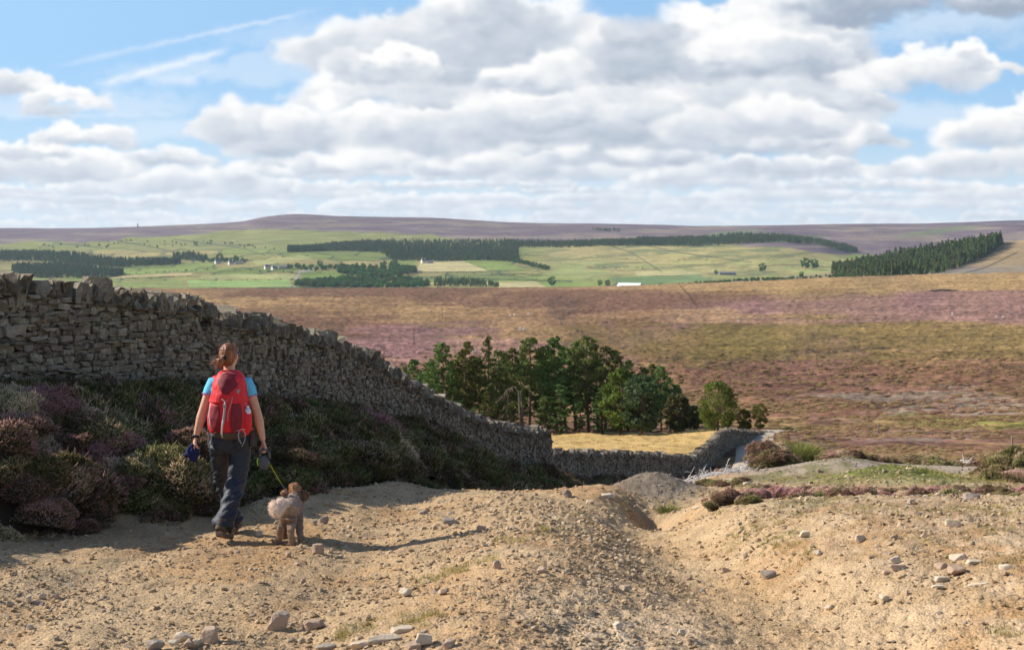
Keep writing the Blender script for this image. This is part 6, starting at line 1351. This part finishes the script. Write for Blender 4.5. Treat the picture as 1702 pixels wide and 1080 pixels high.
        for dz in (.012, -.014):
            for q, w in prof: V.append(tuple(o + ax * L * q + sd_ * w + nrm * dz)); V.append(tuple(o + ax * L * q - sd_ * w + nrm * dz))
        n = len(prof); Q = []
        for i in range(n - 1): Q += [(2 * i, 2 * i + 1, 2 * i + 3, 2 * i + 2), (2 * n + 2 * i + 1, 2 * n + 2 * i, 2 * n + 2 * i + 2, 2 * n + 2 * i + 3), (2 * i, 2 * i + 2, 2 * n + 2 * i + 2, 2 * n + 2 * i), (2 * i + 3, 2 * i + 1, 2 * n + 2 * i + 1, 2 * n + 2 * i + 3)]
        Q += [(1, 0, 2 * n, 2 * n + 1), (2 * n - 2, 2 * n - 1, 4 * n - 1, 4 * n - 2)]; m.add(V, Q)
        for i in range(7): c = o + ax * L * (.08 + .135 * i) - nrm * .017; m.tube([c - sd_ * .026, c + sd_ * .026], .0065, 4)
        m.build('sole', M_SOLE, b, smooth=False)
    # watch
    dn = (wL - eL).normalized(); c = wL - dn * .012; m = MB(); m.tube([c - dn * .011, c + dn * .011], [.0285, .028], 16); m.ball(c + Vector((-.022, -.012, 0)), (.012, .014, .018), 10, 8); m.build('wristwatch', material('watch_black', color=(.012, .012, .014), rough=.4), root)
    return root, base, J, D, dict(wL=wL, wR=wR, fL=fL, fR=fR)
PERSON, PB, PJ, PD, PH = build_person()

def build_backpack():
    D = PD; o = P(381, 720, D - .12); root = empty('backpack', o); tag(root, 'red and dark-red hiking backpack with grey straps on the hiker back', 'backpack')
    J = lambda px, py, d=D - .12: P(px, py, d) - o
    k = D / F
    RED = speckle((.64, .02, .03), .12, 24, .35, .004, .6, .3, 'red_ripstop'); DRED = speckle((.19, .014, .024), .12, 24, .35, .004, .65, .3, 'dark_red_cloth'); GREY = speckle((.33, .32, .32), .12, 50, .2, .001, .6, .3, 'grey_webbing'); LGREY = speckle((.52, .50, .47), .1, 50, .2, .001, .6, .3, 'pale_webbing'); DGREY = speckle((.075, .065, .062), .15, 30, .3, .003, .7, .25, 'charcoal_cloth')
    rows = [(616, 10, .05, 381), (620, 16, .10, 381), (628, 21.5, .14, 381), (640, 24.5, .17, 380.5), (652, 25.5, .185, 380), (662, 28, .19, 380), (672, 32, .20, 380), (682, 34.5, .20, 380), (692, 36.5, .205, 380), (706, 36.5, .20, 381), (716, 35, .18, 382), (724, 28, .14, 382), (730, 15, .08, 382)]
    ry = [a[0] for a in rows]; fw = lambda py: np.interp(py, ry, [a[1] for a in rows]); fd = lambda py: np.interp(py, ry, [a[2] for a in rows]); fc = lambda py: np.interp(py, ry, [a[3] for a in rows])
    def surf(px, py, off=0.0, ex=2.2):
        u = abs(px - fc(py)) / fw(py); y = fd(py) * max(0.0, 1 - min(u, 1) ** ex) ** (1 / ex); v = J(px, py); v.y = -(y + off) + .05; return v
    def hull(r0, r1, grow, mat, name, wr=.004, seed=1):
        V = []; n = 40; pys = np.linspace(r0, r1, 30); m = MB()
        for j, py in enumerate(pys):
            e = 1.0; t = (py - r0) / (r1 - r0); tp = min(1, math.sin(PI * min(max(t, .0), 1)) ** .35 + .0) if (j in (0, 29)) else 1
            for i in range(n):
                a = 2 * PI * i / n; ca, sa = math.cos(a), math.sin(a); W = fw(py) * k + grow; Dp = fd(py) + grow if sa < 0 else .045
                x = math.copysign(abs(ca) ** (2 / 2.25), ca) * W; y = math.copysign(abs(sa) ** (2 / 2.25), sa) * Dp; v = J(fc(py), py); V.append((v.x + x, y + .05, v.z))
        V = np.array(V); Q = [(j * n + i, (j + 1) * n + i, (j + 1) * n + (i + 1) % n, j * n + (i + 1) % n) for j in range(29) for i in range(n)]
        Q2 = []; m.add(V, Q); c0 = V[:n].mean(0); c1 = V[-n:].mean(0); m.add(np.vstack([V[:n], [c0]]), None, [(i, (i + 1) % n, n) for i in range(n)]); m.add(np.vstack([V[-n:], [c1]]), None, [((i + 1) % n, i, n) for i in range(n)])
        me, co = fuse(m, .006, 5, lambda c, nn: n3(c, (14, 10, 9), seed) * wr * 1.6 + np.abs(n3(c, (30, 20, 13), seed + 5)) * wr - wr * .5); ob = link(name, setmat(me, mat), root); return ob
    body = hull(655, 729, 0, RED, 'main_compartment'); lid = hull(616, 667, .020, RED, 'lid', .004, 4)
    def panel(name, pts, mat, off, parent=None, nn=14, ex=2.2):
        """pts rows (py, pxleft, pxright): a cloth panel sewn onto the curved front"""
        V = []; rr_ = np.linspace(pts[0][0], pts[-1][0], 26); m = MB()
        for py in rr_:
            a = float(pchip([p[0] for p in pts], [p[1] for p in pts], np.array([py]))[0]); b = float(pchip([p[0] for p in pts], [p[2] for p in pts], np.array([py]))[0])
            for i in range(nn): px = a + (b - a) * i / (nn - 1); v = surf(px, py, off + .0025 * math.sin(px * .55 + py * .2) * .6, ex); V.append(tuple(v))
        m.add(V, [(j * nn + i, j * nn + i + 1, (j + 1) * nn + i + 1, (j + 1) * nn + i) for j in range(25) for i in range(nn - 1)]); ob = m.build(name, mat, parent or root); s = ob.modifiers.new('thick', 'SOLIDIFY'); s.thickness = .004; s.offset = 0; return ob
    panel('front_panel', [(670, 357, 369), (680, 354, 370), (692, 353, 371.5), (704, 355, 371.5), (712, 359, 370), (716, 364, 367)], DRED, .008)
    panel('front_panel', [(662, 394, 401), (672, 391.5, 404), (690, 389.5, 406.5), (704, 389, 406), (712, 391, 402), (717, 394, 398)], DRED, .008)
    panel('lid_panel', [(620, 372, 392), (624, 369, 398), (632, 366, 400), (640, 369, 398), (648, 374, 390), (652, 378, 386)], DRED, .027, lid)
    panel('base_panel', [(716, 362, 409), (720, 357, 408), (725, 360, 404), (729.5, 372, 394)], DGREY, .010)
    panel('piping', [(653, 360, 400), (655, 362, 398), (657, 366, 394)], RED, .022, lid)
    def strap(name, pts, w, mat, off=.014, parent=None, flat=.35):
        m = MB(); q = [surf(p[0], p[1], off if len(p) < 3 else p[2]) for p in pts]; m.tube(q, w, 6, flat=flat); return m.build(name, mat, parent or root)
    strap('buckle_strap', [(381, 664, .03), (380.5, 671, .022), (379.5, 682, .018), (378, 694, .017), (377, 702, .018)], .0095, GREY); strap('strap_end', [(377.5, 694, .024), (376, 706, .026), (374.5, 716, .026), (373.5, 724.5, .024)], .0075, LGREY)
    strap('buckle_yoke', [(375, 659.5, .030), (380.5, 663, .032), (387, 660, .030)], .006, GREY); m = MB(); m.box(surf(380, 670.5, .030), (.026, .012, .024)); m.build('buckle', GREY, root, smooth=False)
    strap('compression_strap', [(406, 630, .012), (405, 637, .02), (401, 644, .024), (397.5, 650, .026)], .007, GREY); m = MB(); m.box(surf(399.5, 648, .032), (.026, .012, .03), (0, .5, 0)); m.build('buckle', GREY, root, smooth=False)
    strap('compression_strap', [(355, 636, .02), (352, 645, .014), (351.5, 652, .012), (356, 656, .02)], .0055, GREY); strap('side_cord', [(352, 660, .006), (347.5, 668, .006), (349, 676, .008), (346.5, 686, .006), (349.5, 696, .01), (353, 706, .01), (356, 712, .012)], .0045, GREY)
    strap('side_zip', [(354, 664, .006), (351.5, 675, .008), (351, 688, .009), (353, 700, .010), (356, 710, .012)], .006, LGREY)
    strap('bungee_cord', [(392, 655, .024), (390.5, 665, .018), (388, 674, .018), (385.5, 682, .018), (384.5, 695, .018)], .0038, GREY); strap('bungee_cord', [(404, 648, .02), (407, 656, .008), (409, 668, .004), (410, 676, .004)], .005, LGREY)
    strap('haul_loop', [(372, 620, .03), (381, 616.5, .045), (392, 620, .03)], .006, GREY); strap('lid_edge', [(372, 619, .02), (380, 618, .026), (392, 620, .026), (401, 625, .018), (405, 631, .012)], .005, LGREY, parent=lid)
    # stretch side pocket, hip belt and hanging tails
    m = MB(); m.tube([J(409, 683, D - .16), J(409.5, 695, D - .17), J(409, 706, D - .17), J(406, 714, D - .17)], [.045, .050, .052, .036], 14, flat=.9); link('side_pocket', setmat(fuse(m, .007, 3, lambda c, n: n3(c, (20, 20, 14), 3) * .004)[0], RED), root)
    m = MB(); m.tube([J(404, 712, D - .14), J(413, 712, D - .08), J(417, 713, D - .0)], [.026, .028, .026], 10, flat=.7); link('hip_belt', setmat(fuse(m, .007, 2)[0], RED), root)
    m = MB(); m.tube([J(356, 714, D - .12), J(350, 713, D - .06), J(348, 713, D)], [.022, .024, .022], 10, flat=.7); link('hip_belt', setmat(fuse(m, .007, 2)[0], DGREY), root)
    for pts, w, mt in (([(398, 716), (396, 722), (397, 730), (401, 737)], .005, GREY), ([(404, 714), (408, 721), (407, 731), (402, 742)], .0055, LGREY), ([(392, 716), (401, 713.5), (408, 713)], .0065, LGREY), ([(349, 715), (346.5, 722), (346, 734), (347, 744)], .009, GREY), ([(352, 716), (350, 722), (351, 728)], .004, LGREY)):
        m = MB(); m.tube([J(a, b, D - .27 + (.18 if a < 360 else 0)) for a, b in pts], w, 6, flat=.4); m.build('hanging_strap', mt, root)
    for sx, a in ((-1, 359), (1, 403)):
        m = MB(); m.tube([J(a + sx * -4, 632, D - .07), J(a + sx * 1, 626, D - .01), J(a + sx * 2, 629, D + .07), J(a + sx * 3, 645, D + .13), J(a + sx * 3, 668, D + .13)], [.022, .026, .026, .024, .02], 10, flat=.45); m.build('shoulder_strap', DRED if sx > 0 else RED, root)
    m = MB(); m.tube([J(420, 716, D - .02), J(421, 728, D - .03), J(420, 742, D - .03)], [.028, .040, .030], 10, flat=.8); q = link('hip_pouch', setmat(fuse(m, .007, 2)[0], DGREY)); q.location = o; tag(q, 'small dark hip pouch hanging at the right side below the red backpack', 'pouch')
    b0 = P(411.5, 683, D - .17); m = MB(); m.tube([(0, 0, -.10), (0, 0, 0), (0, 0, .02), (0, 0, .03)], [.031, .031, .022, .012], 14); w = empty('water_bottle', b0); tag(w, 'clear plastic water bottle in the right side pocket of the red backpack', 'bottle'); m.build('bottle', material('clear_plastic', color=(.62, .64, .68), rough=.15, spec=.6), w); m = MB(); m.tube([(0, 0, .03), (0, 0, .044)], [.014, .014], 12); m.build('cap', material('bottle_cap', color=(.75, .76, .8), rough=.4), w)
build_backpack()

def build_cloth_and_lead(dog_collar):
    D = PD; h = P(319, 742, D - .10); m = MB()
    m.tube([h + Vector((.018, 0, .02)), h + Vector((.0, .0, -.02)), h + Vector((-.03, 0, -.06)), h + Vector((-.06, 0, -.085))], [.03, .044, .052, .034], 12, flat=.6); m.tube([h + Vector((.03, 0, 0)), h + Vector((.03, -.01, -.05)), h + Vector((.005, 0, -.12))], [.028, .034, .03], 10, flat=.6); m.tube([h + Vector((.04, 0, .0)), h + Vector((.05, 0, -.03))], [.02, .012], 8)
    me, co = fuse(m, .006, 1, lambda c, n: (1 - np.abs(n3(c, (26, 26, 15), 2)) * 3.4) * .010 + n3(c, (60, 60, 30), 3) * .003)
    o = link('cloth', setmat(me, speckle((.014, .02, .085), .25, 40, .4, .002, .85, .2, 'navy_fleece'))); tag(o, 'crumpled navy-blue fleece hat or cloth held in the hiker left hand', 'cloth')
    c = P(437.5, 768, D - .10); root = empty('dog_lead', c); tag(root, 'retractable dog lead with rounded dark grey case and yellow tape in the hiker right hand', 'dog lead'); M_CASE = speckle((.075, .082, .095), .12, 30, .15, .001, .5, .4, 'lead_case')
    m = MB(); m.ball((0, 0, 0), (.050, .022, .062), 18, 12, (0, .25, 0)); m.ball((.01, 0, -.012), (.052, .022, .052), 16, 12); link('case', setmat(fuse(m, .005, 2)[0], M_CASE), root)
    m = MB(); m.tube([(-.032, 0, .045), (-.02, 0, .095), (.018, 0, .118), (.052, 0, .085), (.056, 0, .03)], [.012, .011, .0105, .012, .014], 10); m.build('handle', M_CASE, root)
    m = MB(); m.tube([(-.040, -.012, .040), (-.050, -.014, .01), (-.044, -.014, -.03)], [.004, .005, .003], 6); m.build('trim', speckle((.45, .75, .05), .05, 20, .1, .001, .5, .3, 'lime_trim'), root)
    a = Vector((.048, 0, .0)); e = dog_collar - c; q = a.lerp(e, .68); m = MB(); m.tube([a, a.lerp(q, .5) + Vector((0, 0, -.006)), q], .0065, 6, flat=.35); m.build('tape', speckle((.62, .66, .02), .06, 30, .1, .001, .55, .3, 'yellow_tape'), root)
    m = MB(); m.tube([q, q.lerp(e, .6), e], [.005, .004, .004], 6); m.ball(q.lerp(e, .8), .009, 8, 6); m.build('clip', speckle((.14, .17, .26), .1, 30, .1, .001, .4, .5, 'blue_cord'), root)

def build_dog():
    D0 = 12.14; b = ground(481, D0); b.z = Hs(b.x, b.y, False); root = empty('dog', b); tag(root, 'curly-coated brown dog with a cream pompom tail, standing beside the hiker and looking right', 'dog')
    Q = lambda px, py, d: P(px, py, d) - b
    def paw(px, d): x = (px - CX) / F * d; return Vector((x, d, Hs(x, d))) - b
    m = MB(); S = []
    def T(pts, rad, col, **k): m.tube(pts, rad, 14, **k); S.extend([(p, r, col) for p, r in zip(pts, rad)]); S.extend([((pts[i] + pts[i + 1]) / 2, (rad[i] + rad[i + 1]) / 2, col) for i in range(len(pts) - 1)])
    GB = (.46, .35, .285); DB = (.25, .14, .085); CR = (.95, .79, .66); HB = (.46, .25, .135)
    T([Q(482, 850, 12.02), Q(483, 843, 12.10), Q(486, 841, 12.24), Q(489, 844, 12.38), Q(490, 846, 12.45)], [.066, .080, .078, .084, .066], GB)
    T([Q(488, 840, 12.42), Q(488, 832, 12.50), Q(487, 824, 12.56)], [.07, .058, .05], GB)
    T([Q(484, 818, 12.58), Q(491, 818, 12.60), Q(497, 820, 12.60)], [.058, .068, .056], HB); T([Q(483, 812, 12.58), Q(490, 811, 12.60), Q(496, 815, 12.6)], [.044, .052, .042], HB)
    T([Q(498, 822, 12.60), Q(505, 823, 12.58), Q(510, 823, 12.56)], [.046, .045, .036], DB); T([Q(505, 827, 12.57), Q(508, 829, 12.56)], [.030, .026], DB); m.ball(Q(514, 820, 12.55), (.010, .010, .009), 8, 6)
    T([Q(478, 816, 12.55), Q(471, 820, 12.55), Q(468, 822, 12.54)], [.024, .026, .022], HB); T([Q(496, 820, 12.54), Q(497, 828, 12.52), Q(495, 833, 12.52)], [.022, .028, .02], DB)
    hl, hr, fl, fr = paw(463.5, 12.10), paw(485, 12.00), paw(472, 12.36), paw(500, 12.16)
    LB = (.38, .27, .20)
    T([Q(475, 856, 12.05), Q(470, 867, 12.10), Q(465, 879, 12.05), hl + Vector((.0, -.01, .055)), hl + Vector((0, .02, .020))], [.050, .036, .024, .021, .025], LB); T([Q(484, 858, 12.04), Q(485, 869, 12.06), Q(483, 882, 11.98), hr + Vector((.0, -.01, .055)), hr + Vector((.005, .015, .020))], [.056, .040, .027, .024, .028], LB)
    T([Q(481, 858, 12.38), Q(476, 870, 12.38), fl + Vector((0, 0, .06)), fl + Vector((0, .02, .020))], [.045, .028, .021, .025], DB); T([Q(494, 856, 12.34), Q(497, 870, 12.27), fr + Vector((-.005, 0, .07)), fr + Vector((.005, .01, .022))], [.046, .032, .025, .028], LB)
    T([Q(476, 839, 12.00), Q(470, 834, 11.96), Q(464, 835, 11.93)], [.022, .028, .034], CR); T([Q(461, 837, 11.92), Q(458, 843, 11.91), Q(460, 850, 11.90), Q(463, 855, 11.90)], [.038, .050, .046, .028], CR); T([Q(454, 838, 11.92), Q(452, 834, 11.92)], [.026, .014], CR); T([Q(466, 838, 11.93), Q(467, 846, 11.92)], [.034, .036], CR)
    sp = np.array([tuple(s[0]) for s in S]); sr = np.array([s[1] for s in S]); sc = np.array([s[2] for s in S])
    def cols(co):
        d = np.linalg.norm(co[:, None, :] - sp[None], axis=2) / sr[None]; w = np.exp(-(d - d.min(1)[:, None]) * 18); w /= w.sum(1)[:, None]; return w @ sc
    def curls(c, n): return (.5 - np.abs(n3(c, (55, 55, 55), 2)) * 2.2) * .004 + n3(c, (26, 26, 26), 8) * .004 + (.5 - np.abs(n3(c, (110, 110, 110), 4)) * 2) * .003
    me, co = fuse(m, .0055, 2, curls); c = cols(co); v = np.clip(.92 + n3(co, (45, 45, 45), 12)[:, None] * .35, .5, 1.4); colour_attr(me, c * v)
    fur = material('dog_coat', lambda n: {'Base Color': n.attr('Col'), 'Normal': n.bump(n.noise(n.obj(), 130, 3, .6), .6, .004)}, rough=.95, spec=.1); link('body', setmat(me, fur), root)
    # fur tufts: short curled locks over the whole coat
    r = np.random.default_rng(4); nrm = np.empty(len(co) * 3, np.float32); me.vertices.foreach_get('normal', nrm); nrm = nrm.reshape(-1, 3); idx = r.choice(len(co), min(15000, len(co)), replace=False); p = co[idx]; nn = nrm[idx]; n = len(p)
    cc = cols(p); tail = (np.linalg.norm(cc - np.array(CR), axis=1) < .12); L = np.where(tail, r.uniform(.014, .034, n), r.uniform(.004, .010, n))[:, None]
    t = r.normal(0, 1, (n, 3)); t -= nn * (t * nn).sum(1)[:, None]; t /= np.linalg.norm(t, axis=1)[:, None]; s2 = np.cross(t, nn); w = np.where(tail, .0016, .0018)[:, None]
    bend = np.where(tail, .5, 1.0)[:, None]; p1 = p + (nn + t * .3 * bend) * L * .6; p2 = p1 + (nn * .35 + t * .8 * bend + np.array([0, 0, -.25])) * L * .6
    V = np.stack([p - s2 * w, p + s2 * w, p1 + s2 * w, p1 - s2 * w, p2], 1).reshape(-1, 3); bi = np.arange(n)[:, None] * 5; col = np.repeat(cc * r.uniform(.88, 1.1, (n, 1)), 5, 0)
    m2 = material('dog_locks', lambda n_: {'Base Color': n_.attr('Col')}, rough=.9, spec=.1); o = link('fur', mesh_np('fur', V, bi + np.array([0, 1, 2, 3])[None], True, [m2], bi + np.array([3, 2, 4])[None], {'Col': col}), root); o['kind'] = 'stuff'
    e = MB(); e.ball(Q(501, 817, 12.545), .0075, 8, 6); e.build('eye', material('dog_eye', color=(.015, .01, .008), rough=.2), root); e = MB(); e.ball(Q(514.5, 820.5, 12.55), (.012, .012, .010), 10, 8); e.build('nose', material('dog_nose', color=(.03, .02, .018), rough=.4), root)
    m = MB(); c0 = Q(487.5, 829, 12.53); V = [c0 + Vector((math.cos(a) * .064, math.sin(a) * .058, math.cos(a) * -.012)) for a in np.linspace(0, 2 * PI, 20)]; m.tube(V, .009, 6, cap=False); m.build('collar', material('blue_collar', color=(.06, .10, .28), rough=.6), root)
    return P(479, 822, 12.50)
build_cloth_and_lead(build_dog())
